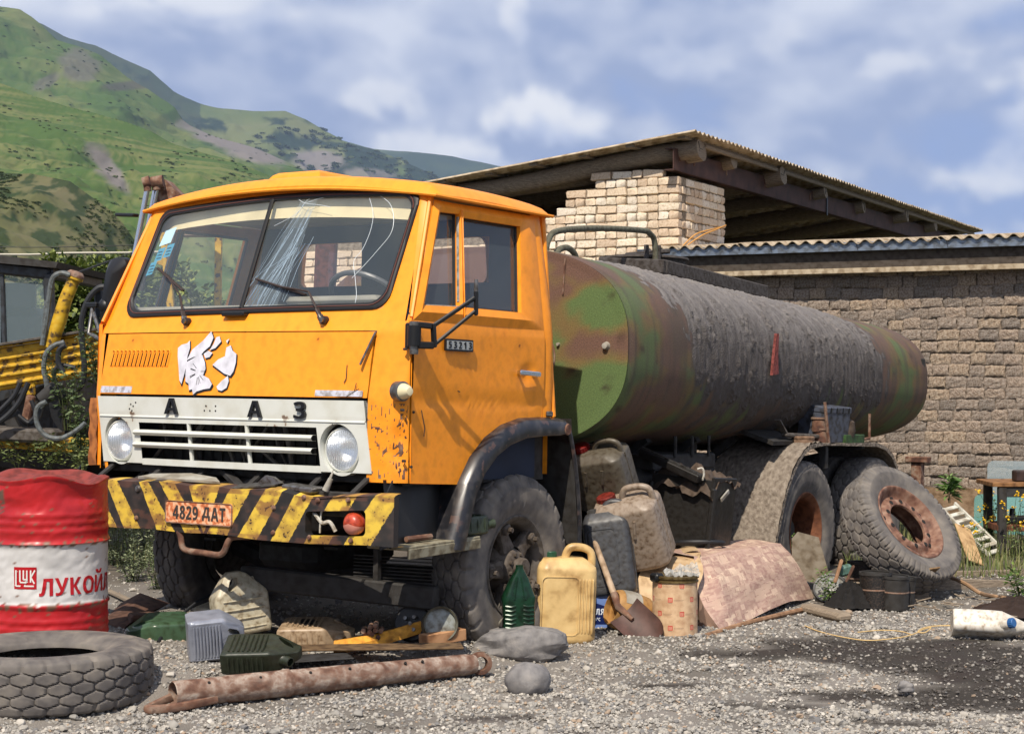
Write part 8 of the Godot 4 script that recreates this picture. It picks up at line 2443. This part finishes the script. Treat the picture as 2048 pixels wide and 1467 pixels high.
func pail() -> void:
	var o := thing("metal_pail", "cylindrical pail printed with small red logos, black lid clip and plastic film", "pail", G(1350, 1273))
	# printed sheet: cream with red squares and thin lines of text
	var im := Image.create_empty(1024, 512, false, Image.FORMAT_RGB8)
	var n := noise(570, 0.012, 4)
	for y in 512:
		for x in 1024:
			im.set_pixel(x, y, Color(0.82, 0.70, 0.56).lerp(Color(0.70, 0.56, 0.43), clampf(n.get_noise_2d(x, y) * 0.9 + 0.35, 0, 1)))
	var red := Color(0.72, 0.16, 0.12); var wh := Color(0.84, 0.74, 0.62); var ln := Color(0.42, 0.33, 0.27)
	for row in 4:
		for c in 6:
			var x := (c * 170 + (row % 2) * 85 + 20) % 1024; var y := 60 + row * 112
			im.fill_rect(Rect2i(x, y, 34, 38), red)
			im.fill_rect(Rect2i(x + 5, y + 5, 3, 26), wh); im.fill_rect(Rect2i(x + 5, y + 29, 24, 3), wh)
			for k in 3: im.fill_rect(Rect2i(x + 11 + k * 7, y + 6, 3, 20), wh)
			im.fill_rect(Rect2i(x + 18, y + 23, 8, 3), wh)
			im.fill_rect(Rect2i(x + 4, y + 44, 26, 3), ln)
			for k in range(0, 70, 6): im.fill_rect(Rect2i((x + 44 + k) % 1018, y + 18 + (0 if k % 12 else 1), 4, 3), ln)
			for k in range(0, 60, 7): im.fill_rect(Rect2i((x + 44 + k) % 1018, y + 28, 5, 2), ln)
	var m := M("printed tin", Color.WHITE, 0.45, {"tex": ImageTexture.create_from_image(im), "tri": false})
	var g := Geo.new()
	g.uvf = func(p: Vector3) -> Vector2: return Vector2(fposmod(atan2(p.x, p.z) / TAU + 0.499, 1.0), 1.0 - clampf(p.y / 0.36, 0.0, 1.0))
	for k in 2:
		g.grid(24, 8, func(a: float, b: float) -> Vector3:
			var an := lerpf(-PI + 0.003, 0.0, a) + k * (PI - 0.003)
			return Vector3(sin(an) * 0.128, lerpf(0.008, 0.325, b), cos(an) * 0.128))
	part("wall", g, m, o, 60.0)
	part("base_rim", Geo.new().lathe([[0.128, 0.012], [0.134, 0.010], [0.135, 0.0], [0.12, 0.0]], Vector3.ZERO, Vector3.UP, 40), M("worn steel"), o)
	part("top_rim", Geo.new().lathe([[0.128, 0.315], [0.134, 0.318], [0.134, 0.326], [0.129, 0.33], [0.131, 0.338], [0.137, 0.341], [0.137, 0.352], [0.130, 0.356], [0.122, 0.35], [0.0, 0.345]], Vector3.ZERO, Vector3.UP, 40), M("brassy rim", Color(0.50, 0.43, 0.28), 0.4, {"metal": 0.6, "tex": "dirt", "scale": 4.0}), o)
	part("lid_clip", Geo.new().box(Vector3(-0.108, 0.345, 0.055), Vector3(0.075, 0.05, 0.06), 0.012, facing(-60)), M("black paint"), o)
	var f := Geo.new()
	var n2 := noise(571, 16.0, 3)
	f.grid(26, 14, func(a: float, b: float) -> Vector3: return Vector3(lerpf(-0.06, 0.135, a), 0.362 + 0.03 * n2.get_noise_2d(a * 0.3, b * 0.3) + 0.05 * a * b, lerpf(0.10, -0.1, b) + 0.02 * n2.get_noise_2d(a * 0.4, 3.0)))
	part("plastic_film", f, M("cloudy film", Color(0.80, 0.80, 0.78), 0.3, {"alpha": 0.55, "tex": "soft"}), o, 60.0)

func carpet() -> void:
	# a sheet bent over a box: ridge line at the back, hem on the ground in front; woven print of squares
	var im := Image.create_empty(512, 512, false, Image.FORMAT_RGB8)
	var r := RandomNumberGenerator.new(); r.seed = 33
	var n := noise(580, 0.03, 4)
	im.fill(Color(0.70, 0.58, 0.52))
	for k in 420:
		var w := 24 + r.randi() % 56; var h := 20 + r.randi() % 44
		var t := r.randf()
		im.fill_rect(Rect2i((r.randi() % 64) * 8, (r.randi() % 64) * 8, w, h), Color(0.62, 0.49, 0.44).lerp(Color(0.84, 0.74, 0.64), t * t))
	for k in 150: im.fill_rect(Rect2i((r.randi() % 64) * 8, (r.randi() % 64) * 8, 30 if k % 2 else 2, 2 if k % 2 else 30), Color(0.45, 0.32, 0.28))
	for y in 512:
		for x in 512:
			im.set_pixel(x, y, im.get_pixel(x, y).lerp(Color(0.74, 0.64, 0.56), clampf(n.get_noise_2d(x, y) * 0.8 + 0.25, 0, 0.6)))
	var m := M("woven vinyl", Color.WHITE, 0.6, {"tex": ImageTexture.create_from_image(im), "tri": false, "both": true})
	var n2 := noise(581, 3.0, 3)
	var A0 := P(1388, 1112, 10.45); var A1 := P(1562, 1084, 11.35)        # ridge
	var B0 := G(1442, 1266); var B1 := G(1630, 1200)                      # hem
	var f := func(a: float, b: float) -> Vector3:
		var p := A0.lerp(A1, a); var q := B0.lerp(B1, a)
		q += Vector3(0, 0.012 + 0.05 * sin(a * 3.0) * a, 0)
		var t := b
		var v := p.lerp(q, t)
		var out := Vector3(0.35, 0.25, 0.75)
		v += out * (0.055 * sin(t * PI) * (1.0 - 0.5 * t)) + Vector3(0, 0.018, 0.02) * n2.get_noise_2d(a * 0.5, b * 0.4)
		if a < 0.10: v += Vector3(-0.06, -0.03, -0.03) * (0.10 - a) * 10.0 * sin(t * PI)
		return v
	var g := Geo.new()
	var back := func(a: float, b: float) -> Vector3:   # top turned over towards the truck
		var p: Vector3 = f.call(a, 0.0)
		return p + Vector3(-0.25, 0.03 * sin(b * 3.0) - 0.02 * b, -0.3) * b
	for pass_ in [[f, 30, 24], [back, 30, 6]]:
		var nu: int = pass_[1]; var nv: int = pass_[2]; var fn: Callable = pass_[0]
		for j in nv:
			for i in nu:
				var u0 := float(i) / nu; var u1 := float(i + 1) / nu; var v0 := float(j) / nv; var v1 := float(j + 1) / nv
				var p0: Vector3 = fn.call(u0, v0); var p1: Vector3 = fn.call(u1, v0); var p2: Vector3 = fn.call(u1, v1); var p3: Vector3 = fn.call(u0, v1)
				g.quad(p3, p2, p1, p0)
				var k := g.t.size() - 6
				for q in [[0, u0, v1], [1, u1, v0], [2, u1, v1], [3, u0, v1], [4, u0, v0], [5, u1, v0]]: g.t[k + q[0]] = Vector2(q[1] * 1.5, q[2])
	# left side hanging down
	g.grid(6, 10, func(u: float, v: float) -> Vector3:
		var p: Vector3 = f.call(0.0, 1.0 - u)
		return Vector3(p.x - 0.03 * v * sin(u * 4.0), maxf(0.012, p.y * (1.0 - v)), p.z - 0.05 * v))
	tag(part("rug", g, m, self, 60.0), "pinkish woven vinyl rug draped over boxes beside the pail", "rug")
	g = Geo.new()
	var C0 := P(1275, 1115, 10.6); var D0 := G(1262, 1195)
	g.grid(16, 14, func(a: float, b: float) -> Vector3:
		var p := P(1290, 1112, 10.75).lerp(P(1400, 1103, 10.6), a); var q := P(1275, 1215, 10.2).lerp(P(1395, 1240, 10.1), a)
		return p.lerp(q, b) + Vector3(0, 0.1, 0.10) * sin(b * PI) * 0.8 + Vector3(-0.04, 0, 0.04) * n2.get_noise_2d(a * 0.6, b * 0.5))
	g.grid(16, 4, func(a: float, b: float) -> Vector3:
		return P(1290, 1112, 10.75).lerp(P(1400, 1103, 10.6), a) + Vector3(0.0, 0.01 * sin(a * 9.0), -0.5 * (1.0 - b)))
	tag(part("vinyl_sheet", g, M("cream vinyl", Color(0.78, 0.68, 0.54), 0.6, {"tex": shared["grime"], "scale": 2.0}), self, 60.0), "cream vinyl sheet bulging behind the pail", "vinyl sheet")
	var rg := Geo.new()
	var pts := []
	for k in 29: pts.append(P(1400, 1092, 10.95) + Vector3(cos(TAU * k / 28) * 0.15, 0.02 + sin(TAU * k / 28) * 0.02, sin(TAU * k / 28) * 0.12))
	rg.tube(pts, 0.014, 8, false)
	tag(part("rubber_ring", rg, M("hose rubber"), self), "dark rubber ring lying on top of the vinyl sheet", "ring")
	tag(part("rusty_half_ring", Geo.new().lathe([[0.13, -0.02], [0.145, -0.02], [0.145, 0.03], [0.13, 0.03], [0.13, -0.02]], P(1432, 1085, 11.3), Vector3(0.5, 0.3, 1), 24, 0.2, 2.6), rust_mat(), self), "rusty brake drum segment behind the rubber ring", "scrap metal")
	tag(part("wooden_stick", Geo.new().tube(spline([G(1412, 1278) + Vector3(0, 0.02, 0), G(1500, 1252) + Vector3(0, 0.024, 0), G(1612, 1224) + Vector3(0, 0.022, 0)], 4), 0.016, 8), M("peeled stick", Color(0.62, 0.48, 0.36), 0.8, {"tex": "dirt", "scale": 2.0}), self), "long peeled stick lying along the rug's hem", "stick")
	# boxes under the rug
	tag(part("box", Geo.new().box(P(1500, 1190, 11.35), Vector3(0.5, 0.2, 0.2), 0.01, facing(-62)), dark_mat(), self), "dark box hidden under the rug", "box")

func yard_right() -> void:
	var rust := rust_mat(); var dark := dark_mat(); var wood := old_wood()
	# loose wheel with rusty rim, leaning back
	var ax := Vector3(0.547, 0.59, 0.595).normalized()
	var sx := Vector3.UP.cross(ax).normalized()
	var c := Vector3(2.645, 0.515, -11.52)
	var W := thing("loose_wheel", "loose truck wheel with rusty ten-hole rim leaning at the rear axle", "wheel", c - ax * 0.10, Basis(sx, ax.cross(sx), ax))
	part("tyre", tyre_mesh("block"), rubber_mat(), W)
	var g := Geo.new()
	g.lathe([[0.25, -0.11], [0.272, -0.10], [0.255, -0.06], [0.25, 0.03], [0.262, 0.075], [0.279, 0.09], [0.284, 0.10], [0.276, 0.104], [0.262, 0.098], [0.245, 0.07], [0.238, 0.055], [0.225, 0.045], [0.205, 0.052], [0.19, 0.072], [0.175, 0.076], [0.160, 0.076], [0.150, 0.070], [0.147, 0.055], [0.15, 0.05], [0.16, 0.06], [0.19, 0.05], [0.23, 0.02], [0.235, -0.08]], Vector3.ZERO, Vector3.BACK, 60)
	part("rim", g, M("red brown rim", Color.WHITE, 0.7, {"tex": ramp_tex(601, 0.012, [[0.0, Color(0.24, 0.15, 0.115)], [0.4, Color(0.42, 0.28, 0.215)], [0.65, Color(0.53, 0.40, 0.325)], [1.0, Color(0.62, 0.53, 0.46)]], 512, 6), "scale": 2.5, "bump": "bump", "bs": 0.2}), W, 40.0)
	for k in 10:
		var d := Vector3(cos(TAU * k / 10), sin(TAU * k / 10), 0)
		part("bolt_hole", Geo.new().lathe([[0.0, 0.0770], [0.010, 0.0773], [0.0145, 0.078], [0.0175, 0.075]], d * 0.175, Vector3.BACK, 12), M("crack dark"), W)
	for k in 5:
		var d := Vector3(cos(TAU * k / 5 + 0.3), sin(TAU * k / 5 + 0.3), 0)
		part("hand_hole", Geo.new().lathe([[0.0, 0.060], [0.012, 0.062], [0.015, 0.056]], d * 0.205, Vector3.BACK, 12), M("crack dark"), W)
	# things on the rear mudguard
	var TX: Transform3D = (get_node("tanker_truck") as Node3D).transform
	var TB := TX.basis
	var bat := thing("battery_box", "dark grey battery case standing on the rear mudguard", "battery", TX * Vector3(1.06, 1.09, -4.22), TB * facing(-8, 0, -6))
	part("case", Geo.new().box(Vector3(0, 0.125, 0), Vector3(0.24, 0.25, 0.34), 0.01), M("slate grey plastic", Color(0.30, 0.32, 0.37), 0.5, {"tex": "dirt", "scale": 2.5}), bat)
	part("lid", Geo.new().box(Vector3(0, 0.245, 0), Vector3(0.25, 0.05, 0.35), 0.008), M("slate grey plastic"), bat)
	for k in 4: part("lid_notch", Geo.new().box(Vector3(0.126, 0.245, -0.13 + k * 0.085), Vector3(0.006, 0.04, 0.012)), M("black paint"), bat)
	tag(part("rag_bundle", Geo.new().lathe([[0.0, 0.12], [0.05, 0.10], [0.075, 0.03], [0.06, -0.06], [0.0, -0.08]], TX * Vector3(1.16, 1.15, -4.42), Vector3(0.2, 1, 0.1), 12), M("dirty sackcloth"), self), "grey rag bundle beside the battery case", "rag")
	for q in [[1.13, 1.085, -4.03, 0.0, "lower rusty filter cup in front of the battery case"], [1.12, 1.165, -4.02, 0.05, "upper rusty filter cup stacked before the battery case"]]:
		var o := part("filter_cup", Geo.new().lathe([[0.0, 0.0], [0.052, 0.0], [0.055, 0.02], [0.050, 0.03], [0.052, 0.085], [0.060, 0.092], [0.060, 0.104], [0.05, 0.106], [0.046, 0.09], [0.046, 0.02], [0.0, 0.02]], Vector3.ZERO, Vector3.UP, 24), rust, self)
		o.transform = Transform3D(TB * facing(0, q[3], q[3]), TX * Vector3(q[0], q[1], q[2]))
		tag(o, q[4], "cup")
	var ring := part("rusty_ring", Geo.new().lathe([[0.0, 0.05], [0.075, 0.05], [0.083, 0.042], [0.083, 0.03], [0.078, 0.028], [0.083, 0.02], [0.083, 0.0], [0.0, 0.0]], Vector3.ZERO, Vector3.UP, 28), M("clay brown tin", Color(0.50, 0.40, 0.32), 0.85, {"tex": "dirt", "scale": 4.0}), self)
	ring.transform = Transform3D(TB, TX * Vector3(1.13, 1.085, -3.72))
	tag(ring, "flat rusty brown tin on the front of the rear mudguard", "tin")
	# board leaning on the shaded rear wheel
	g = Geo.new()
	g.prism(PackedVector2Array([Vector2(-0.12, 0.0), Vector2(0.17, -0.02), Vector2(0.10, 0.30), Vector2(-0.05, 0.33), Vector2(-0.10, 0.28)]), P(1618, 1160, 11.8), Vector3(0.83, 0, 0.55), Vector3(-0.05, 0.97, -0.2), Vector3(-0.003, 0.002, 0.006))
	tag(part("leaning_board", g, M("dusty grey board", Color(0.55, 0.51, 0.45), 0.9, {"tex": "dirt", "scale": 2.0}), self), "dusty grey board leaning on the shaded rear wheel", "board")
	# headlamp rim, tool handles, filters, rag
	var hl := thing("headlamp_rim", "round headlamp glass with black rim leaning by the weed", "headlamp", G(1664, 1207), facing(-18, -38, 10))
	part("rim", Geo.new().lathe([[0.098, -0.02], [0.112, -0.015], [0.116, 0.0], [0.110, 0.012], [0.098, 0.01]], Vector3(0, 0.115, 0), Vector3.BACK, 36), M("black paint"), hl)
	part("glass", Geo.new().lathe([[0.1, 0.0], [0.06, 0.022], [0.0, 0.03]], Vector3(0, 0.115, 0), Vector3.BACK, 30), M("dusty lens", Color(0.56, 0.57, 0.56), 0.4, {"tex": "dirt", "scale": 5.0}), hl)
	flat_bar("hammer", "worn wooden tool handle behind the headlamp rim, leftmost", "tool", P(1670, 1165, 11.1), P(1684, 1118, 11.2), 0.024, 0.024, M("peeled stick"), Vector3.UP, 0.009, "")
	flat_bar("hammer", "short brown tool handle behind the headlamp rim, rightmost", "tool", P(1690, 1170, 11.1), P(1708, 1130, 11.15), 0.022, 0.022, M("brown board"), Vector3.UP, 0.008, "")
	g = Geo.new()
	g.box(P(1690, 1140, 11.25), Vector3(0.10, 0.07, 0.05), 0.015, facing(20, 0, 12))
	tag(part("green_tin", g, M("green tin", Color(0.35, 0.48, 0.44), 0.5, {"tex": "dirt", "scale": 3.0}), self), "small grey green tin behind the tool handles", "tin")
	var mesh_m := M("perforated dark steel", Color.WHITE, 0.6, {"tex": ramp_tex(610, 0.14, [[0.0, Color(0.03, 0.03, 0.03)], [0.42, Color(0.05, 0.045, 0.04)], [0.5, Color(0.22, 0.18, 0.155)], [1.0, Color(0.27, 0.22, 0.19)]], 256, 1, FastNoiseLite.TYPE_CELLULAR), "scale": 3.0, "bump": "fine", "bs": 0.3})
	var k := 0
	for q in [[1735, 1205, 11.6, 0.125, 0.24], [1752, 1224, 11.1, 0.10, 0.225], [1790, 1226, 11.05, 0.085, 0.21], [1812, 1222, 11.15, 0.05, 0.19]]:
		var b := P(q[0], q[1], q[2]); b.y = 0.0
		var o := thing("filter_basket", ["perforated steel basket, farthest of the filter group", "perforated filter cylinder beside the dark rag", "closed dark filter cylinder in the middle of the group", "narrow dark filter cylinder, rightmost of the group"][k], "filter", b, facing(k * 20.0, 3.0 * k - 4, 0), "filter cylinders under the loose wheel")
		part("wall", Geo.new().lathe([[q[3], 0.0], [q[3], q[4]]], Vector3.ZERO, Vector3.UP, 26), mesh_m if k < 2 else dark, o)
		part("rim", Geo.new().lathe([[q[3] * 0.9, q[4]], [q[3] * 1.04, q[4] + 0.004], [q[3] * 1.05, q[4] - 0.014], [q[3], q[4] - 0.016]], Vector3.ZERO, Vector3.UP, 26), dark, o)
		if k > 0: part("top", Geo.new().lathe([[0.0, q[4] - 0.01], [q[3] * 0.92, q[4] - 0.004]], Vector3.ZERO, Vector3.UP, 26), dark, o)
		part("band", Geo.new().lathe([[q[3] * 1.0, q[4] * 0.5], [q[3] * 1.025, q[4] * 0.51], [q[3] * 1.025, q[4] * 0.54], [q[3], q[4] * 0.55]], Vector3.ZERO, Vector3.UP, 26), rust, o)
		k += 1
	rag("dark_rag", "black rag slumped between headlamp rim and filters", G(1700, 1215), Vector3(0.16, 0.14, 0.13), M("black cloth", Color(0.10, 0.09, 0.085), 0.95, {"tex": "soft"}), 620)
	rag("brown_rag", "dark brown rag on the gravel behind the white bottle", G(2030, 1232), Vector3(0.30, 0.10, 0.16), M("brown cloth", Color(0.20, 0.145, 0.12), 0.95, {"tex": "soft"}), 624)
	# planks
	flat_bar("plank", "long grey plank on edge under the loose wheel", "plank", P(1815, 1170, 11.75), P(2028, 1178, 12.1), 0.035, 0.12, wood)
	flat_bar("plank", "second grey plank behind the long one, nearer the bench", "plank", P(1870, 1155, 12.5), P(2060, 1150, 12.7), 0.035, 0.09, wood)
	flat_bar("plank", "thin lath lying on the filter cylinders", "plank", P(1700, 1166, 11.5), P(1830, 1158, 11.4), 0.03, 0.014, wood)
	flat_bar("stake", "short square stake before the long plank", "stake", P(1838, 1160, 11.5), P(1842, 1205, 11.45), 0.10, 0.06, wood)
	flat_bar("wood_chunk", "weathered wood chunk on the gravel below the headlamp rim", "wood", G(1612, 1224) + Vector3(0, 0.03, 0), G(1692, 1242) + Vector3(0, 0.022, 0), 0.11, 0.055, wood, Vector3.UP, 0.018)
	g = Geo.new()
	g.prism(PackedVector2Array([Vector2(-0.14, 0), Vector2(-0.09, 0.05), Vector2(0.02, 0.08), Vector2(0.16, 0.085), Vector2(0.12, 0.03), Vector2(0.0, 0.0)]), P(1828, 1160, 11.3), Vector3(1, 0.12, 0).normalized(), Vector3(0, 0.8, 0.6), Vector3(0, 0.008, -0.006))
	tag(part("plywood_scrap", g, M("worn plywood", Color(0.50, 0.40, 0.28), 0.85, {"tex": "dirt", "scale": 3.0}), self), "scrap of plywood wedged under the loose wheel", "plywood")
	tag(part("garden_hose", Geo.new().tube(spline([P(1868, 1150, 11.9), P(1895, 1152, 11.8), P(1930, 1166, 11.6), P(1960, 1185, 11.4), G(1992, 1196) + Vector3(0, 0.012, 0), G(2060, 1206) + Vector3(0, 0.012, 0)], 6), 0.014, 8), M("tan hose", Color(0.58, 0.46, 0.34), 0.6), self), "tan hose trailing over the planks to the brown rag", "hose")
	# white bottle lying, and a string
	var wb := thing("white_canister", "dirty white plastic canister with blue cap lying on the gravel, right edge", "canister", G(1985, 1278) + Vector3(0, 0.075, -0.05), facing(-8) * Basis(Vector3.BACK, -PI / 2 - 0.03) * Basis(Vector3.UP, -0.5))
	g = Geo.new()
	stack(g, [[-0.21, 0.12, 0.155, 0, 0, 0.03], [-0.198, 0.135, 0.17, 0, 0, 0.035], [0.0, 0.135, 0.17, 0, 0, 0.035], [0.06, 0.13, 0.165, 0, 0, 0.035], [0.13, 0.10, 0.11, 0.0, -0.01, 0.035], [0.20, 0.05, 0.05, 0.0, -0.015, 0.02], [0.235, 0.036, 0.036, 0.0, -0.015, 0.016]])
	part("body", g, plastic("dirty white plastic", Color(0.84, 0.83, 0.80)), wb, 50.0)
	part("spout", Geo.new().lathe([[0.034, -0.02], [0.03, 0.0], [0.028, 0.02]], Vector3(0.02, 0.08, 0.08), Vector3(0.1, 0.75, 0.65), 16), M("dirty white plastic"), wb)
	part("cap", cap(Geo.new(), Vector3(0.02, 0.095, 0.093), Vector3(0.1, 0.75, 0.65), 0.027, 0.03), M("faded blue cap", Color(0.16, 0.36, 0.58), 0.5), wb)
	part("grip", Geo.new().tube(spline([Vector3(0.0, 0.10, -0.055), Vector3(0, 0.16, -0.075), Vector3(0, 0.22, -0.04)], 4), 0.016, 8), M("dirty white plastic"), wb)
	var st := []
	for p in [[1610, 1258], [1640, 1270], [1690, 1282], [1740, 1288], [1800, 1282], [1830, 1274], [1845, 1266], [1862, 1262], [1850, 1272], [1836, 1270], [1850, 1262], [1880, 1258], [1912, 1258]]: st.append(G(p[0], p[1]) + Vector3(0, 0.022, 0))
	tag(part("string", Geo.new().tube(spline(st, 6), 0.0038, 5), M("straw string", Color(0.80, 0.68, 0.46), 0.8), self), "straw coloured string looping over the oily gravel", "string")
	st = []
	for p in [[1716, 1272], [1760, 1268], [1800, 1270], [1822, 1276]]: st.append(G(p[0], p[1]) + Vector3(0, 0.024, 0))
	tag(part("string", Geo.new().tube(spline(st, 5), 0.0034, 5), M("straw string"), self), "short loose end of string on the oily gravel", "string")
	# things against the wall at right
	var sh := thing("white_shutter", "white slatted shutter leaning over the weeds by the loose wheel", "shutter", P(1948, 1058, 14.2))
	var e0 := P(1895, 1010, 14.4) - P(1948, 1058, 14.2); var e1 := P(1996, 1108, 13.9) - P(1948, 1058, 14.2)
	var dir := (e1 - e0).normalized(); var across := dir.cross(Vector3(0.25, 0.45, 0.85)).normalized()
	var L := e0.distance_to(e1)
	for s in [1.0, -1.0]: part("side_rail", Geo.new().bar(e0 + across * 0.075 * s, e1 + across * 0.075 * s, 0.02, 0.03, 0.003), M("white shutter paint", Color(0.82, 0.82, 0.78), 0.6, {"tex": "dirt", "scale": 2.0}), sh)
	for i in 8:
		var p := e0 + dir * L * (i + 0.5) / 8.0
		part("slat", Geo.new().box(p, Vector3(0.14, 0.055, 0.008), 0.0, Basis(across, dir, across.cross(dir)) * Basis(Vector3.RIGHT, 0.35)), M("white shutter paint"), sh)
	flat_bar("cream_board", "cream board lying in the grass below the white shutter", "board", P(1925, 1052, 13.6), P(1952, 1125, 13.2), 0.14, 0.014, M("cream board", Color(0.76, 0.63, 0.45), 0.8, {"tex": "dirt", "scale": 2.0}), Vector3(0.3, 0.2, 1))
	for q in [[P(2040, 985, 16.9), 0.62, 0.62, "grey sheet of glass leaning on the adobe wall behind the bench", Color(0.62, 0.68, 0.70), 0.4, 0.02], [P(2003, 1055, 16.2), 0.50, 0.62, "greenish sheet of glass leaning in front of the grey one", Color(0.42, 0.66, 0.64), 0.45, -0.03]]:
		var o := part("glass_sheet", Geo.new().prism(rr(q[1], q[2], 0.06, 4), Vector3.ZERO, Vector3(0.9, 0.0, 0.42).normalized(), Vector3(0.06, 0.97, -0.16).normalized(), Vector3(-0.003, 0, 0.006)), M("glass sheet" + str(q[6]), q[4], 0.15, {"alpha": q[5]}), self)
		o.position = q[0]
		tag(o, q[3], "glass")
	var wbn := thing("workbench", "small old wooden workbench with dark legs at the right picture edge", "workbench", P(2045, 1105, 13.9))
	var O := P(2045, 1105, 13.9)
	var tl := P(1986, 969, 13.9) - O
	part("top", Geo.new().box(tl + Vector3(0.42, 0, -0.25), Vector3(0.84, 0.035, 0.5), 0.004), M("worn bench wood", Color(0.56, 0.40, 0.24), 0.8, {"tex": "dirt", "scale": 2.0}), wbn)
	part("apron", Geo.new().box(tl + Vector3(0.42, -0.06, -0.03), Vector3(0.74, 0.08, 0.03), 0.003), dark, wbn)
	for x in [0.085, 0.75]:
		for z in [-0.04, -0.45]: part("leg", Geo.new().bar(tl + Vector3(x, -0.02, z), tl + Vector3(x, -0.62, z), 0.065, 0.065, 0.006), M("greyed dark wood", Color(0.22, 0.21, 0.2), 0.85, {"tex": "dirt", "scale": 2.0}), wbn)
	part("shelf", Geo.new().box(tl + Vector3(0.42, -0.35, -0.24), Vector3(0.74, 0.05, 0.42), 0.004), M("brown bench shelf", Color(0.47, 0.28, 0.18), 0.8, {"tex": "dirt", "scale": 2.0}), wbn)
	var bx := thing("tool_box", "small brown box on the workbench top", "box", O + tl + Vector3(0.28, 0.018, -0.15))
	part("case", Geo.new().box(Vector3(0, 0.045, 0), Vector3(0.14, 0.09, 0.12), 0.01), M("brown box", Color(0.22, 0.15, 0.13), 0.6, {"tex": "dirt", "scale": 2.0}), bx)
	part("clasp", Geo.new().box(Vector3(0.02, 0.05, 0.062), Vector3(0.025, 0.03, 0.004)), M("worn steel"), bx)
	var vise := thing("metal_casting", "black metal casting on the workbench shelf", "scrap metal", O + tl + Vector3(0.25, -0.32, -0.15))
	part("casting", Geo.new().box(Vector3(0, 0.03, 0), Vector3(0.2, 0.06, 0.12), 0.012).cyl(Vector3(-0.05, 0.03, 0), Vector3(-0.05, 0.12, 0), 0.03, 0.02, 10), M("black paint"), vise)
	# splinters and litter on the gravel
	var r := RandomNumberGenerator.new(); r.seed = 70
	var lt := Geo.new()
	for i in 60:
		var u := r.randf_range(540, 930); var v := r.randf_range(1255, 1325)
		if i > 30: u = r.randf_range(1780, 2040); v = r.randf_range(1195, 1240)
		var a := G(u, v) + Vector3(0, 0.02, 0)
		var an := r.randf() * TAU
		lt.bar(a, a + Vector3(cos(an), r.randf() * 0.2, sin(an)) * r.randf_range(0.03, 0.14), 0.013, 0.007, 0.002)
	tag(part("litter", lt, wood, self), "splinters and chips of wood strewn among the scrap", "litter", "", "stuff")

func rag(called: String, label: String, at: Vector3, s: Vector3, m: Material, sd: int) -> void:
	var n := noise(sd, 1.6, 3); var n2 := noise(sd + 1, 3.6, 2)
	n2.fractal_type = FastNoiseLite.FRACTAL_RIDGED
	var g := Geo.new()
	g.grid(40, 26, func(a: float, b: float) -> Vector3:
		var an := a * TAU; var k := b
		var d := Vector3(cos(an), 0, sin(an))
		var h := cos(k * PI / 2) + 0.35 * n2.get_noise_3d(d.x * k * 1.2, 0.3, d.z * k * 1.2) * (1.0 - k * 0.7)
		var r := k * (1.0 + 0.4 * n.get_noise_2d(d.x * 1.5, d.z * 1.5))
		return Vector3(d.x * r * s.x, maxf(0.012, h * s.y), d.z * r * s.z))
	var o := part(called, g, m, self, 70.0)
	o.position = at
	tag(o, label, "rag")
